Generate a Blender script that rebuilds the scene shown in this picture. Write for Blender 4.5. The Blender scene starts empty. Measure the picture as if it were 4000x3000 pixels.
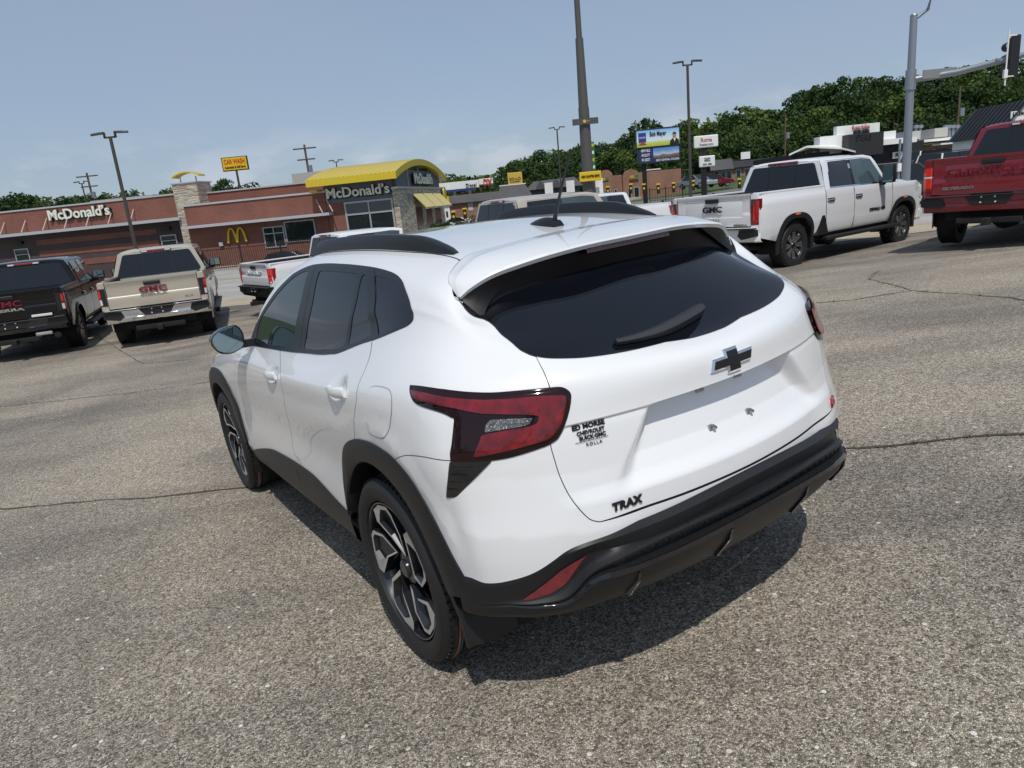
import bpy, bmesh, math, random
import numpy as np
from mathutils import Matrix, Vector, Euler
from mathutils.geometry import delaunay_2d_cdt

scene = bpy.context.scene
C = scene.collection
rng = random.Random(11)
rad = math.radians

# ------------------------------------------------------------------ camera
CAMW = Vector((0, 0, 1.5))
RW = Matrix(((0.9952763522, 0.0970823501, 0.0), (-0.0250239301, 0.2565422634, -0.9662090198), (-0.0938018424, 0.9616449888, 0.2577598300)))
FPX = 2707.8                                   # focal length in pixels of a 4000 px wide picture
cam = bpy.data.cameras.new('camera'); cam_o = bpy.data.objects.new('camera', cam); C.objects.link(cam_o)
cam.sensor_width = 36.0; cam.sensor_fit = 'HORIZONTAL'; cam.lens = 36.0 * FPX / 4000.0
cam.clip_start = .05; cam.clip_end = 6000
cam_o.matrix_world = Matrix.Translation(CAMW) @ RW.to_4x4()
scene.camera = cam_o

# ------------------------------------------------------------------ light and sky
SUN_DIR = Vector((-0.044, 0.510, -0.859)).normalized()      # the way the light travels
SUN_EL = math.asin(-SUN_DIR.z)
SUN_AZ = math.atan2(-SUN_DIR.x, -SUN_DIR.y)                 # from +Y, clockwise
world = bpy.data.worlds.new('World'); scene.world = world; world.use_nodes = True
def build_world():
    nt = world.node_tree; N = nt.nodes; L = nt.links; N.clear()
    out = N.new('ShaderNodeOutputWorld'); bg = N.new('ShaderNodeBackground'); bg.inputs['Strength'].default_value = .108
    sky = N.new('ShaderNodeTexSky'); sky.sky_type = 'NISHITA'; sky.sun_disc = False
    sky.sun_elevation = SUN_EL; sky.sun_rotation = SUN_AZ
    sky.altitude = 300; sky.air_density = 1.0; sky.dust_density = 1.2; sky.ozone_density = 2.5
    tc = N.new('ShaderNodeTexCoord')
    sep = N.new('ShaderNodeSeparateXYZ'); L.new(tc.outputs['Generated'], sep.inputs[0])
    # direction flattened on to a cloud deck:  (x, y) / (z + c)
    add = N.new('ShaderNodeMath'); add.operation = 'ADD'; add.inputs[1].default_value = .12; L.new(sep.outputs['Z'], add.inputs[0])
    mx = N.new('ShaderNodeMath'); mx.operation = 'MAXIMUM'; mx.inputs[1].default_value = .03; L.new(add.outputs[0], mx.inputs[0])
    dx = N.new('ShaderNodeMath'); dx.operation = 'DIVIDE'; L.new(sep.outputs['X'], dx.inputs[0]); L.new(mx.outputs[0], dx.inputs[1])
    dy = N.new('ShaderNodeMath'); dy.operation = 'DIVIDE'; L.new(sep.outputs['Y'], dy.inputs[0]); L.new(mx.outputs[0], dy.inputs[1])
    cmb = N.new('ShaderNodeCombineXYZ'); L.new(dx.outputs[0], cmb.inputs[0]); L.new(dy.outputs[0], cmb.inputs[1])
    # thin high veil
    mp = N.new('ShaderNodeMapping'); mp.inputs['Scale'].default_value = (.55, .22, 1); mp.inputs['Rotation'].default_value = (0, 0, .35); mp.inputs['Location'].default_value = (1.7, .4, 0); L.new(cmb.outputs[0], mp.inputs[0])
    n1 = N.new('ShaderNodeTexNoise'); n1.inputs['Scale'].default_value = 1.0; n1.inputs['Detail'].default_value = 5; n1.inputs['Roughness'].default_value = .5; L.new(mp.outputs[0], n1.inputs[0])
    r1 = N.new('ShaderNodeMapRange'); r1.inputs[1].default_value = .30; r1.inputs[2].default_value = .78; r1.inputs[3].default_value = .55; r1.inputs[4].default_value = .86; L.new(n1.outputs['Fac'], r1.inputs[0])
    # low cumulus near the horizon: noise on the sphere, only at small elevations
    mp2 = N.new('ShaderNodeMapping'); mp2.inputs['Scale'].default_value = (7.5, 7.5, 17.0); mp2.inputs['Location'].default_value = (2.35, .6, 1.2); L.new(tc.outputs['Generated'], mp2.inputs[0])
    n2 = N.new('ShaderNodeTexNoise'); n2.inputs['Scale'].default_value = 1.0; n2.inputs['Detail'].default_value = 7; n2.inputs['Roughness'].default_value = .56; L.new(mp2.outputs[0], n2.inputs[0])
    r2 = N.new('ShaderNodeMapRange'); r2.inputs[1].default_value = .50; r2.inputs[2].default_value = .62; L.new(n2.outputs['Fac'], r2.inputs[0])
    band = N.new('ShaderNodeMapRange'); band.inputs[1].default_value = .12; band.inputs[2].default_value = .06; L.new(sep.outputs['Z'], band.inputs[0])
    cum = N.new('ShaderNodeMath'); cum.operation = 'MULTIPLY'; L.new(r2.outputs[0], cum.inputs[0]); L.new(band.outputs[0], cum.inputs[1])
    cum2 = N.new('ShaderNodeMath'); cum2.operation = 'MULTIPLY'; cum2.inputs[1].default_value = .5; L.new(cum.outputs[0], cum2.inputs[0])
    veil = N.new('ShaderNodeMix'); veil.data_type = 'RGBA'; L.new(r1.outputs[0], veil.inputs[0]); L.new(sky.outputs[0], veil.inputs[6]); veil.inputs[7].default_value = (3.2, 3.95, 5.1, 1)
    cmix = N.new('ShaderNodeMix'); cmix.data_type = 'RGBA'; L.new(cum2.outputs[0], cmix.inputs[0]); L.new(veil.outputs[2], cmix.inputs[6]); cmix.inputs[7].default_value = (5.9, 6.2, 6.9, 1)
    L.new(cmix.outputs[2], bg.inputs['Color']); L.new(bg.outputs[0], out.inputs['Surface'])
build_world()
sun = bpy.data.lights.new('sun', 'SUN'); sun.energy = 2.9; sun.angle = rad(.6); sun.color = (1.0, .955, .88)
sun_o = bpy.data.objects.new('sun', sun); C.objects.link(sun_o); sun_o.rotation_euler = SUN_DIR.to_track_quat('-Z', 'Y').to_euler(); sun_o.location = (0, -10, 30)
vs = scene.view_settings; vs.view_transform = 'Standard'; vs.look = 'None'; vs.exposure = 0.0; vs.gamma = 1; vs.use_curve_mapping = False

# ------------------------------------------------------------------ materials
MATS = {}
def mat(name, col, rough=.5, metal=0., spec=.5, coat=0., noise=0., nscale=8., bump=0., bscale=40., emit=None, coat_rough=.03, trans=0., ior=1.5):
    if name in MATS: return MATS[name]
    m = bpy.data.materials.new(name); m.use_nodes = True; nt = m.node_tree; b = nt.nodes['Principled BSDF']
    b.inputs['Base Color'].default_value = (*col, 1); b.inputs['Roughness'].default_value = rough; b.inputs['Metallic'].default_value = metal
    b.inputs['Specular IOR Level'].default_value = spec; b.inputs['Coat Weight'].default_value = coat; b.inputs['Coat Roughness'].default_value = coat_rough; b.inputs['IOR'].default_value = ior
    b.inputs['Transmission Weight'].default_value = trans
    if emit: b.inputs['Emission Color'].default_value = (*emit[0], 1); b.inputs['Emission Strength'].default_value = emit[1]
    if noise or bump:
        tc = nt.nodes.new('ShaderNodeTexCoord')
    if noise:
        n = nt.nodes.new('ShaderNodeTexNoise'); n.inputs['Scale'].default_value = nscale; n.inputs['Detail'].default_value = 5; nt.links.new(tc.outputs['Object'], n.inputs[0])
        mr = nt.nodes.new('ShaderNodeMapRange'); mr.inputs[1].default_value = .3; mr.inputs[2].default_value = .7; mr.inputs[3].default_value = 1 - noise; mr.inputs[4].default_value = 1 + noise; nt.links.new(n.outputs['Fac'], mr.inputs[0])
        mm = nt.nodes.new('ShaderNodeMix'); mm.data_type = 'RGBA'; mm.blend_type = 'MULTIPLY'; mm.inputs[0].default_value = 1; mm.inputs[6].default_value = (*col, 1); nt.links.new(mr.outputs[0], mm.inputs[7]); nt.links.new(mm.outputs[2], b.inputs['Base Color'])
    if bump:
        n = nt.nodes.new('ShaderNodeTexNoise'); n.inputs['Scale'].default_value = bscale; n.inputs['Detail'].default_value = 4; nt.links.new(tc.outputs['Object'], n.inputs[0])
        bp = nt.nodes.new('ShaderNodeBump'); bp.inputs['Strength'].default_value = bump; bp.inputs['Distance'].default_value = .01; nt.links.new(n.outputs['Fac'], bp.inputs['Height']); nt.links.new(bp.outputs[0], b.inputs['Normal'])
    MATS[name] = m; return m

# ------------------------------------------------------------------ object helpers
def link(name, me, m=None, parent=None, smooth=None):
    o = bpy.data.objects.new(name, me); C.objects.link(o)
    if m is not None:
        me.materials.clear()
        for q in (m if isinstance(m, (list, tuple)) else [m]): me.materials.append(q)
    if parent is not None: o.parent = parent
    if smooth is not None: shade(me, smooth)
    return o
def shade(me, ang=None):
    n = len(me.polygons)
    me.polygons.foreach_set('use_smooth', [True] * n)
    if ang: me.set_sharp_from_angle(angle=rad(ang))
def tag(o, label=None, cat=None, group=None, kind=None):
    if label: o['label'] = label
    if cat: o['category'] = cat
    if group: o['group'] = group
    if kind: o['kind'] = kind
    return o
def thing(name, label, cat, loc=(0, 0, 0), rz=0., group=None, rot=None):
    o = bpy.data.objects.new(name, None); o.empty_display_size = .2; C.objects.link(o)
    o.location = loc; o.rotation_euler = rot if rot else (0, 0, rz)
    return tag(o, label, cat, group)
def copy_tree(o, parent=None):
    c = o.copy(); C.objects.link(c); c.parent = parent
    for ch in list(o.children): copy_tree(ch, c)
    return c

class MB:
    """collects shapes into one mesh"""
    def __init__(s): s.v = []; s.f = []; s.mi = []; s.cur = 0
    def add(s, vs, fs):
        b = len(s.v); s.v += [tuple(p) for p in vs]; s.f += [tuple(b + i for i in q) for q in fs]; s.mi += [s.cur] * len(fs)
    def box(s, c, d, rz=0., M=None):
        x, y, z = [k / 2 for k in d]
        P = [Vector((i * x, j * y, k * z)) for i in (-1, 1) for j in (-1, 1) for k in (-1, 1)]
        if rz: R_ = Matrix.Rotation(rz, 3, 'Z'); P = [R_ @ p for p in P]
        if M is not None: P = [M @ p for p in P]
        P = [p + Vector(c) for p in P]
        s.add(P, [(0, 1, 3, 2), (4, 6, 7, 5), (0, 4, 5, 1), (2, 3, 7, 6), (0, 2, 6, 4), (1, 5, 7, 3)])
    def bbox(s, c, d, bv=.01, rz=0., M=None):
        """bevelled box"""
        bm = bmesh.new(); bmesh.ops.create_cube(bm, size=1); bmesh.ops.scale(bm, vec=d, verts=bm.verts)
        bmesh.ops.bevel(bm, geom=bm.edges[:], offset=bv, segments=2, affect='EDGES', profile=.5)
        R_ = Matrix.Rotation(rz, 3, 'Z') if M is None else M
        bm.verts.index_update()
        s.add([R_ @ v.co + Vector(c) for v in bm.verts], [[v.index for v in f.verts] for f in bm.faces]); bm.free()
    def ring(s, rings, close=True, caps=(True, True)):
        b = len(s.v); n = len(rings[0])
        for r in rings: s.v += [tuple(p) for p in r]
        for i in range(len(rings) - 1):
            for j in range(n if close else n - 1):
                k = (j + 1) % n
                s.f.append((b + i * n + j, b + i * n + k, b + (i + 1) * n + k, b + (i + 1) * n + j)); s.mi.append(s.cur)
        if close and caps[0]: s.f.append(tuple(b + j for j in range(n))[::-1]); s.mi.append(s.cur)
        if close and caps[1]: s.f.append(tuple(b + (len(rings) - 1) * n + j for j in range(n))); s.mi.append(s.cur)
    def cyl(s, p0, p1, r0, r1=None, n=12, caps=True):
        p0 = Vector(p0); p1 = Vector(p1); r1 = r0 if r1 is None else r1
        q = (p1 - p0).to_track_quat('Z', 'Y'); a = [2 * math.pi * i / n for i in range(n)]
        s.ring([[p0 + q @ Vector((r0 * math.cos(t), r0 * math.sin(t), 0)) for t in a], [p1 + q @ Vector((r1 * math.cos(t), r1 * math.sin(t), 0)) for t in a]], caps=(caps, caps))
    def tube(s, pts, r, n=8):
        pts = [Vector(p) for p in pts]; rs = r if isinstance(r, (list, tuple)) else [r] * len(pts); rings = []
        for i, p in enumerate(pts):
            d = (pts[min(i + 1, len(pts) - 1)] - pts[max(i - 1, 0)]).normalized(); q = d.to_track_quat('Z', 'Y')
            rings.append([p + q @ Vector((rs[i] * math.cos(2 * math.pi * k / n), rs[i] * math.sin(2 * math.pi * k / n), 0)) for k in range(n)])
        s.ring(rings)
    def prism(s, poly, axis, d0, d1):
        """2-D polygon swept along an axis; poly coords are the two other axes in xyz order"""
        def put(p, d):
            l = list(p); l.insert('xyz'.index(axis), d); return l
        s.ring([[put(p, d0) for p in poly], [put(p, d1) for p in poly]])
    def lathe(s, prof, axis='y', c=(0, 0, 0), n=48, closed=False):
        """prof: (r, t) pairs, t along the axis"""
        rings = []
        for k in range(n):
            a = 2 * math.pi * k / n; ca, sa = math.cos(a), math.sin(a)
            if axis == 'y': rings.append([(c[0] + r * ca, c[1] + t, c[2] + r * sa) for r, t in prof])
            elif axis == 'z': rings.append([(c[0] + r * ca, c[1] + r * sa, c[2] + t) for r, t in prof])
            else: rings.append([(c[0] + t, c[1] + r * ca, c[2] + r * sa) for r, t in prof])
        rings.append(rings[0]); s.ring(rings, close=closed, caps=(False, False))
    def mesh(s, name='mesh', fix=True):
        me = bpy.data.meshes.new(name); me.from_pydata(s.v, [], s.f); me.update()
        if any(s.mi): me.polygons.foreach_set('material_index', s.mi)
        if fix:
            bm = bmesh.new(); bm.from_mesh(me); bmesh.ops.recalc_face_normals(bm, faces=bm.faces); bm.to_mesh(me); bm.free()
        return me
    def build(s, name, m, parent=None, smooth=None, fix=True, **kw):
        o = link(name, s.mesh(name, fix), m, parent, smooth); tag(o, **kw) if kw else None; return o

def text(body, size, M, m, parent=None, name='lettering', ex=.002, off=0., xs=1., align='CENTER', spacing=1., shear=0.):
    cu = bpy.data.curves.new('t', 'FONT'); cu.body = body; cu.size = size; cu.extrude = ex; cu.offset = off; cu.align_x = align; cu.align_y = 'CENTER'; cu.space_character = spacing; cu.shear = shear; cu.resolution_u = 3
    to = bpy.data.objects.new('t', cu); C.objects.link(to)
    dg = bpy.context.evaluated_depsgraph_get(); me = bpy.data.meshes.new_from_object(to.evaluated_get(dg)); bpy.data.objects.remove(to); bpy.data.curves.remove(cu)
    if xs < 0:                                  # fit to a width
        X = [v.co.x for v in me.vertices]; xs = -xs / (max(X) - min(X))
    me.transform(M @ Matrix.Diagonal((xs, 1, 1, 1)))
    return link(name, me, m, parent)
def frame(o, x, y):
    """4x4 with text x / y directions and origin o"""
    x = Vector(x).normalized(); z = x.cross(Vector(y)).normalized(); y = z.cross(x)
    return Matrix(((x.x, y.x, z.x, o[0]), (x.y, y.y, z.y, o[1]), (x.z, y.z, z.z, o[2]), (0, 0, 0, 1)))
def pt(px, py, Y):
    """a place in the world: the point at ground distance Y (m) seen under a survey direction given in picture pixels"""
    d = RW @ Vector(((px - 2000) / FPX, -(py - 1500) / FPX, -1)); return CAMW + d * (Y / d.y)
def smooth01(t): t = np.clip(t, 0, 1); return t * t * (3 - 2 * t)

# ------------------------------------------------------------------ cut sheets: a polygon in (u, v), triangulated and laid on a surface
def pin(poly, P):
    poly = np.asarray(poly); x, y = P[:, 0], P[:, 1]; r = np.zeros(len(P), bool); j = len(poly) - 1
    for i in range(len(poly)):
        xi, yi = poly[i]; xj, yj = poly[j]
        c = ((yi > y) != (yj > y)) & (x < (xj - xi) * (y - yi) / (yj - yi + 1e-15) + xi); r ^= c; j = i
    return r
def resample(poly, sp, closed=True):
    P = [np.array(p, float) for p in poly]; out = []
    for i in range(len(P) if closed else len(P) - 1):
        a, b = P[i], P[(i + 1) % len(P)]; n = max(1, int(math.ceil(np.linalg.norm(b - a) / sp)))
        out += [a + (b - a) * k / n for k in range(n)]
    if not closed: out.append(P[-1])
    return np.array(out)
def curve(pts, n=6):
    """Catmull-Rom through open points"""
    P = [np.array(p, float) for p in pts]; P = [2 * P[0] - P[1]] + P + [2 * P[-1] - P[-2]]; out = []
    for i in range(1, len(P) - 2):
        for k in range(n):
            t = k / n; a, b, c, d = P[i - 1:i + 3]
            out.append(.5 * (2 * b + (c - a) * t + (2 * a - 5 * b + 4 * c - d) * t * t + (3 * b - a - 3 * c + d) * t ** 3))
    out.append(P[-2]); return [tuple(p) for p in out]
def roundpoly(poly, r, n=4):
    P = [np.array(p, float) for p in poly]; out = []
    for i in range(len(P)):
        a, b, c = P[i - 1], P[i], P[(i + 1) % len(P)]; u = a - b; w = c - b; lu, lw = np.linalg.norm(u), np.linalg.norm(w); k = min(r, lu * .45, lw * .45)
        s, e = b + u / lu * k, b + w / lw * k
        for q in range(n + 1):
            t = q / n; out.append(tuple((1 - t) ** 2 * s + 2 * t * (1 - t) * b + t * t * e))
    return out
def poly_in(poly, d):
    P = np.asarray(poly, float); a = np.roll(P, 1, 0); b = np.roll(P, -1, 0); A = .5 * np.sum(P[:, 0] * b[:, 1] - b[:, 0] * P[:, 1]); sg = 1 if A > 0 else -1
    t1 = P - a; t2 = b - P; t1 /= np.linalg.norm(t1, axis=1)[:, None] + 1e-12; t2 /= np.linalg.norm(t2, axis=1)[:, None] + 1e-12
    n1 = np.stack([-t1[:, 1], t1[:, 0]], 1) * sg; n2 = np.stack([-t2[:, 1], t2[:, 0]], 1) * sg; n = n1 + n2; l = np.linalg.norm(n, axis=1)[:, None]; n = n / np.maximum(l, .3)
    m = np.maximum((n * n1).sum(1), .5)[:, None]
    return P + n / m * d
def cdt(outer, holes=(), sp=.03, rows=()):
    out = resample(outer, sp); loops = [out] + [resample(h, sp) for h in holes]
    lo, hi = out.min(0), out.max(0); gx = np.arange(lo[0] + sp / 2, hi[0], sp); gy = np.arange(lo[1] + sp / 2, hi[1], sp)
    if len(rows): gy = np.sort(np.concatenate([[g for g in gy if min(abs(g - r) for r in rows) > sp * .3], rows]))
    G = np.stack(np.meshgrid(gx, gy, indexing='ij'), -1).reshape(-1, 2)
    ok = pin(outer, G)
    for h in holes: ok &= ~pin(h, G)
    G = G[ok]; B = np.concatenate(loops)
    if len(G):
        keep = np.ones(len(G), bool)
        for i in range(0, len(G), 2000):
            d = ((G[i:i + 2000, None, :] - B[None]) ** 2).sum(-1).min(1); keep[i:i + 2000] = d > (.45 * sp) ** 2
        G = G[keep]
    V = np.concatenate([B, G]) if len(G) else B; E = []; b = 0
    for l in loops: E += [(b + i, b + (i + 1) % len(l)) for i in range(len(l))]; b += len(l)
    r = delaunay_2d_cdt([Vector(p) for p in V], E, [], 0, 1e-7)
    v = np.array([tuple(p) for p in r[0]]); t = np.array(r[2]); cn = v[t].mean(1); ok = pin(outer, cn)
    for h in holes: ok &= ~pin(h, cn)
    t = t[ok]; a = v[t]; ar = (a[:, 1, 0] - a[:, 0, 0]) * (a[:, 2, 1] - a[:, 0, 1]) - (a[:, 1, 1] - a[:, 0, 1]) * (a[:, 2, 0] - a[:, 0, 0]); t = t[np.abs(ar) > 1e-10]; ar = ar[np.abs(ar) > 1e-10]
    t[ar < 0] = t[ar < 0][:, ::-1]
    return v, t
def surf_normal(F, u, v, e=.0015):
    n = np.cross(F(u + e, v) - F(u - e, v), F(u, v + e) - F(u, v - e)); return n / (np.linalg.norm(n, axis=1)[:, None] + 1e-12)
def sheet(name, F, outer, m, parent=None, holes=(), off=0., sp=.03, skirt=None, mirror=None, rows=(), bulge=None, drop=None):
    """mirror: None = left only, 'both' = one mesh with both halves, 'copy' = left + a second mirrored object"""
    v, t = cdt(outer, holes, sp, rows)
    if drop is not None:
        t = t[~drop(F(v[t][:, :, 0].mean(1), v[t][:, :, 1].mean(1)))]
    N = surf_normal(F, v[:, 0], v[:, 1]); P = F(v[:, 0], v[:, 1]); o = off if bulge is None else off + bulge(v)
    P = P + N * (np.asarray(o).reshape(-1, 1) if np.ndim(o) else o)
    if bulge is not None:
        G = lambda a, b: F(a, b) + surf_normal(F, a, b) * (off + bulge(np.stack([a, b], 1))).reshape(-1, 1)
        N = surf_normal(G, v[:, 0], v[:, 1], .003)
    def make(flip):
        PP = P * [1, -1, 1] if flip else P.copy(); NN = N * [1, -1, 1] if flip else N.copy(); T = t[:, ::-1] if flip else t
        NN = NN.copy(); NN[np.abs(PP[:, 1]) < 1e-4, 1] = 0
        vs = PP.tolist(); fs = T.tolist(); ln = NN[T.reshape(-1)].tolist()
        if skirt is not None:
            cnt = {}
            for a, b, c in T.tolist():
                for e in ((a, b), (b, c), (c, a)): cnt[e] = 1
            base = {}; b0 = None
            Pi = F(v[:, 0], v[:, 1]) + surf_normal(F, v[:, 0], v[:, 1]) * skirt
            if flip: Pi = Pi * [1, -1, 1]
            for (a, b) in list(cnt):
                if (b, a) not in cnt:
                    for k in (a, b):
                        if k not in base: base[k] = (len(vs), len(vs) + 1); vs.append(PP[k].tolist()); vs.append(Pi[k].tolist())
                    fs.append([base[b][0], base[a][0], base[a][1], base[b][1]]); ln += [[0, 0, 0]] * 4
        return vs, fs, ln
    def finish(nm, parts):
        vs, fs, ln = [], [], []
        for a, b, c in parts:
            k = len(vs); vs += a; fs += [[i + k for i in f] for f in b]; ln += c
        me = bpy.data.meshes.new(nm); me.from_pydata(vs, [], fs); me.update()
        me.polygons.foreach_set('use_smooth', [True] * len(fs)); me.normals_split_custom_set(ln)
        return link(nm, me, m, parent)
    if mirror == 'both': return finish(name, [make(False), make(True)])
    a = finish(name, [make(False)])
    if mirror == 'copy': return a, finish(name, [make(True)])
    return a
def ribbon(name, F, line, w, m, parent=None, off=-.006, mirror='copy'):
    """a strip of width w along a line on the surface"""
    L = resample(line, .02, False); d = np.gradient(L, axis=0); d /= np.linalg.norm(d, axis=1)[:, None] + 1e-9; n = np.stack([-d[:, 1], d[:, 0]], 1)
    A, B = L + n * w / 2, L - n * w / 2
    PA = F(A[:, 0], A[:, 1]) + surf_normal(F, A[:, 0], A[:, 1]) * off; PB = F(B[:, 0], B[:, 1]) + surf_normal(F, B[:, 0], B[:, 1]) * off
    res = []
    for s in ((1, -1) if mirror in ('copy', 'both') else (1,)):
        mb = MB(); mb.ring([[(p[0], p[1] * s, p[2]) for p in (a, b)] for a, b in zip(PA, PB)], close=False); res.append(mb)
    if mirror == 'both': res[0].add(res[1].v, res[1].f); res = res[:1]
    os = [r.build(name, m, parent, smooth=40, fix=False) for r in res]; return os

# ------------------------------------------------------------------ body surface of the crossover (u along the flank and round the tail, v upward)
VK=np.array([0,.13,.27,.42,.63,.76,.87,1.07,1.28,1.40,1.68,1.98])
def side(x,yz): return [(x,a,b) for a,b in yz]
ST=[]
# front (nose to A pillar)
ST.append((-.55,[(3.55,0,.22),(3.62,0,.36),(3.63,0,.50),(3.62,0,.66),(3.58,0,.84),(3.52,0,.90),(3.44,0,.94),(3.30,0,.97),(3.15,0,.985),(3.0,0,1.0),(2.85,0,1.01),(2.7,0,1.02)]))
ST.append((-.10,[(3.47,.42,.22),(3.54,.45,.36),(3.56,.46,.50),(3.54,.46,.66),(3.50,.45,.83),(3.44,.44,.89),(3.36,.43,.93),(3.24,.40,.96),(3.1,.35,.98),(2.98,.28,.995),(2.84,.18,1.008),(2.69,0,1.021)]))
ST.append((.27,[(3.25,.73,.22),(3.30,.77,.36),(3.31,.79,.50),(3.30,.79,.66),(3.27,.76,.81),(3.24,.72,.87),(3.20,.67,.91),(3.10,.59,.945),(3.0,.49,.97),(2.92,.36,.988),(2.82,.2,1.003),(2.68,0,1.022)]))
ST.append((.60,side(2.98,[(.80,.24),(.86,.36),(.885,.50),(.89,.66),(.875,.81),(.84,.89),(.775,.94),(.66,.968),(.54,.985),(.38,1.0),(.2,1.01),(0,1.015)])))
ST.append((.90,side(2.68,[(.80,.24),(.865,.36),(.89,.50),(.896,.66),(.89,.82),(.86,.92),(.80,.975),(.68,1.0),(.55,1.015),(.38,1.03),(.2,1.04),(0,1.045)])))
ST.append((1.38,side(2.2,[(.80,.24),(.872,.36),(.886,.50),(.880,.66),(.886,.85),(.862,.955),(.805,1.02),(.69,1.035),(.55,1.05),(.38,1.06),(.2,1.07),(0,1.075)])))
ST.append((1.58,[(2.0,.80,.24),(2.0,.872,.36),(2.0,.886,.50),(2.0,.878,.66),(2.0,.886,.855),(2.0,.864,.96),(1.99,.808,1.035),(1.97,.735,1.06),(2.02,.56,1.065),(2.06,.38,1.075),(2.10,.2,1.08),(2.12,0,1.085)]))
ST.append((1.78,[(1.75,.80,.24),(1.75,.873,.36),(1.75,.886,.50),(1.75,.877,.66),(1.75,.886,.858),(1.76,.866,.965),(1.82,.810,1.05),(1.64,.742,1.262),(1.31,.655,1.415),(1.20,.565,1.455),(1.08,.3,1.497),(1.02,0,1.507)]))
ST.append((2.45,side(1.0,[(.80,.24),(.876,.36),(.887,.50),(.876,.66),(.887,.865),(.869,.975),(.805,1.062),(.742,1.24),(.645,1.441),(.565,1.483),(.3,1.508),(0,1.518)])))
ST.append((2.95,side(.5,[(.80,.24),(.878,.36),(.889,.50),(.879,.66),(.889,.875),(.872,.99),(.80,1.085),(.735,1.245),(.638,1.424),(.555,1.465),(.3,1.492),(0,1.500)])))
ST.append((3.28,side(.17,[(.80,.24),(.885,.36),(.895,.50),(.888,.67),(.893,.89),(.872,1.012),(.772,1.155),(.722,1.27),(.63,1.399),(.54,1.437),(.3,1.465),(0,1.474)])))
ST.append((3.57,side(-.12,[(.80,.26),(.885,.38),(.897,.51),(.892,.68),(.897,.90),(.870,1.035),(.757,1.195),(.706,1.287),(.627,1.362),(.53,1.400),(.3,1.425),(0,1.434)])))
ST.append((3.80,[(-.36,.80,.27),(-.36,.88,.39),(-.36,.893,.52),(-.36,.892,.68),(-.35,.892,.91),(-.345,.848,1.055),(-.335,.737,1.185),(-.33,.689,1.250),(-.313,.640,1.302),(-.30,.56,1.345),(-.29,.3,1.38),(-.28,0,1.39)]))
ST.append((3.98,[(-.53,.79,.28),(-.535,.857,.41),(-.535,.869,.54),(-.525,.869,.69),(-.513,.864,.915),(-.495,.806,1.055),(-.47,.70,1.145),(-.43,.645,1.203),(-.368,.597,1.244),(-.35,.53,1.29),(-.33,.3,1.33),(-.32,0,1.34)]))
ST.append((4.15,[(-.60,.755,.28),(-.638,.785,.42),(-.648,.785,.55),(-.637,.777,.70),(-.618,.758,.92),(-.597,.708,1.052),(-.565,.632,1.119),(-.475,.578,1.182),(-.36,.530,1.262),(-.345,.49,1.30),(-.335,.3,1.33),(-.33,0,1.34)]))
ST.append((4.37,[(-.695,.61,.28),(-.74,.617,.42),(-.748,.612,.55),(-.738,.607,.70),(-.716,.592,.92),(-.693,.568,1.045),(-.628,.545,1.108),(-.505,.490,1.19),(-.36,.44,1.285),(-.35,.42,1.30),(-.34,.3,1.33),(-.335,0,1.34)]))
ST.append((4.58,[(-.76,.40,.28),(-.808,.40,.42),(-.814,.40,.55),(-.805,.395,.70),(-.784,.385,.92),(-.762,.375,1.035),(-.682,.36,1.09),(-.54,.33,1.187),(-.37,.30,1.298),(-.36,.29,1.31),(-.35,.2,1.33),(-.34,0,1.34)]))
ST.append((4.78,[(-.79,.2,.28),(-.836,.2,.42),(-.844,.2,.55),(-.839,.195,.70),(-.818,.19,.92),(-.80,.188,1.028),(-.717,.18,1.075),(-.56,.165,1.183),(-.38,.15,1.305),(-.37,.14,1.32),(-.355,.1,1.335),(-.345,0,1.34)]))
ST.append((4.98,[(-.80,0,.28),(-.845,0,.42),(-.855,0,.55),(-.850,0,.70),(-.83,0,.92),(-.812,0,1.025),(-.727,0,1.068),(-.567,0,1.18),(-.385,0,1.308),(-.375,0,1.32),(-.36,0,1.335),(-.35,0,1.34)]))
UK=np.array([s[0] for s in ST]); CP=np.array([s[1] for s in ST])  # (nu,nv,3)
def natural(K,Y):
    n=len(K); h=np.diff(K); A=np.zeros((n,n)); B=np.zeros_like(Y); A[0,0]=A[-1,-1]=1
    for i in range(1,n-1):
        A[i,i-1]=h[i-1];A[i,i]=2*(h[i-1]+h[i]);A[i,i+1]=h[i]
        B[i]=6*((Y[i+1]-Y[i])/h[i]-(Y[i]-Y[i-1])/h[i-1])
    return np.linalg.solve(A,B.reshape(n,-1)).reshape(Y.shape)
def cub(K,Y,M2,t):
    h=np.diff(K); i=np.clip(np.searchsorted(K,t,side='right')-1,0,len(K)-2); sh=(-1,)+(1,)*(Y.ndim-1)
    H=h[i].reshape(sh); a=((K[i+1]-t)/h[i]).reshape(sh); b=1-a
    return a*Y[i]+b*Y[i+1]+((a**3-a)*M2[i]+(b**3-b)*M2[i+1])*H*H/6
NF=7   # stations before the windscreen; the two groups are splined apart and joined by straight lines
KA=np.concatenate([2*UK[0]-UK[2:0:-1],UK[:NF]]); FL=np.array([1,-1,1]); YA=np.concatenate([CP[2:0:-1]*FL,CP[:NF]]); MA=natural(KA,YA)
KB=np.concatenate([UK[NF:],2*UK[-1]-UK[-2:-4:-1]]); YB=np.concatenate([CP[NF:],CP[-2:-4:-1]*FL]); MB2=natural(KB,YB)
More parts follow.
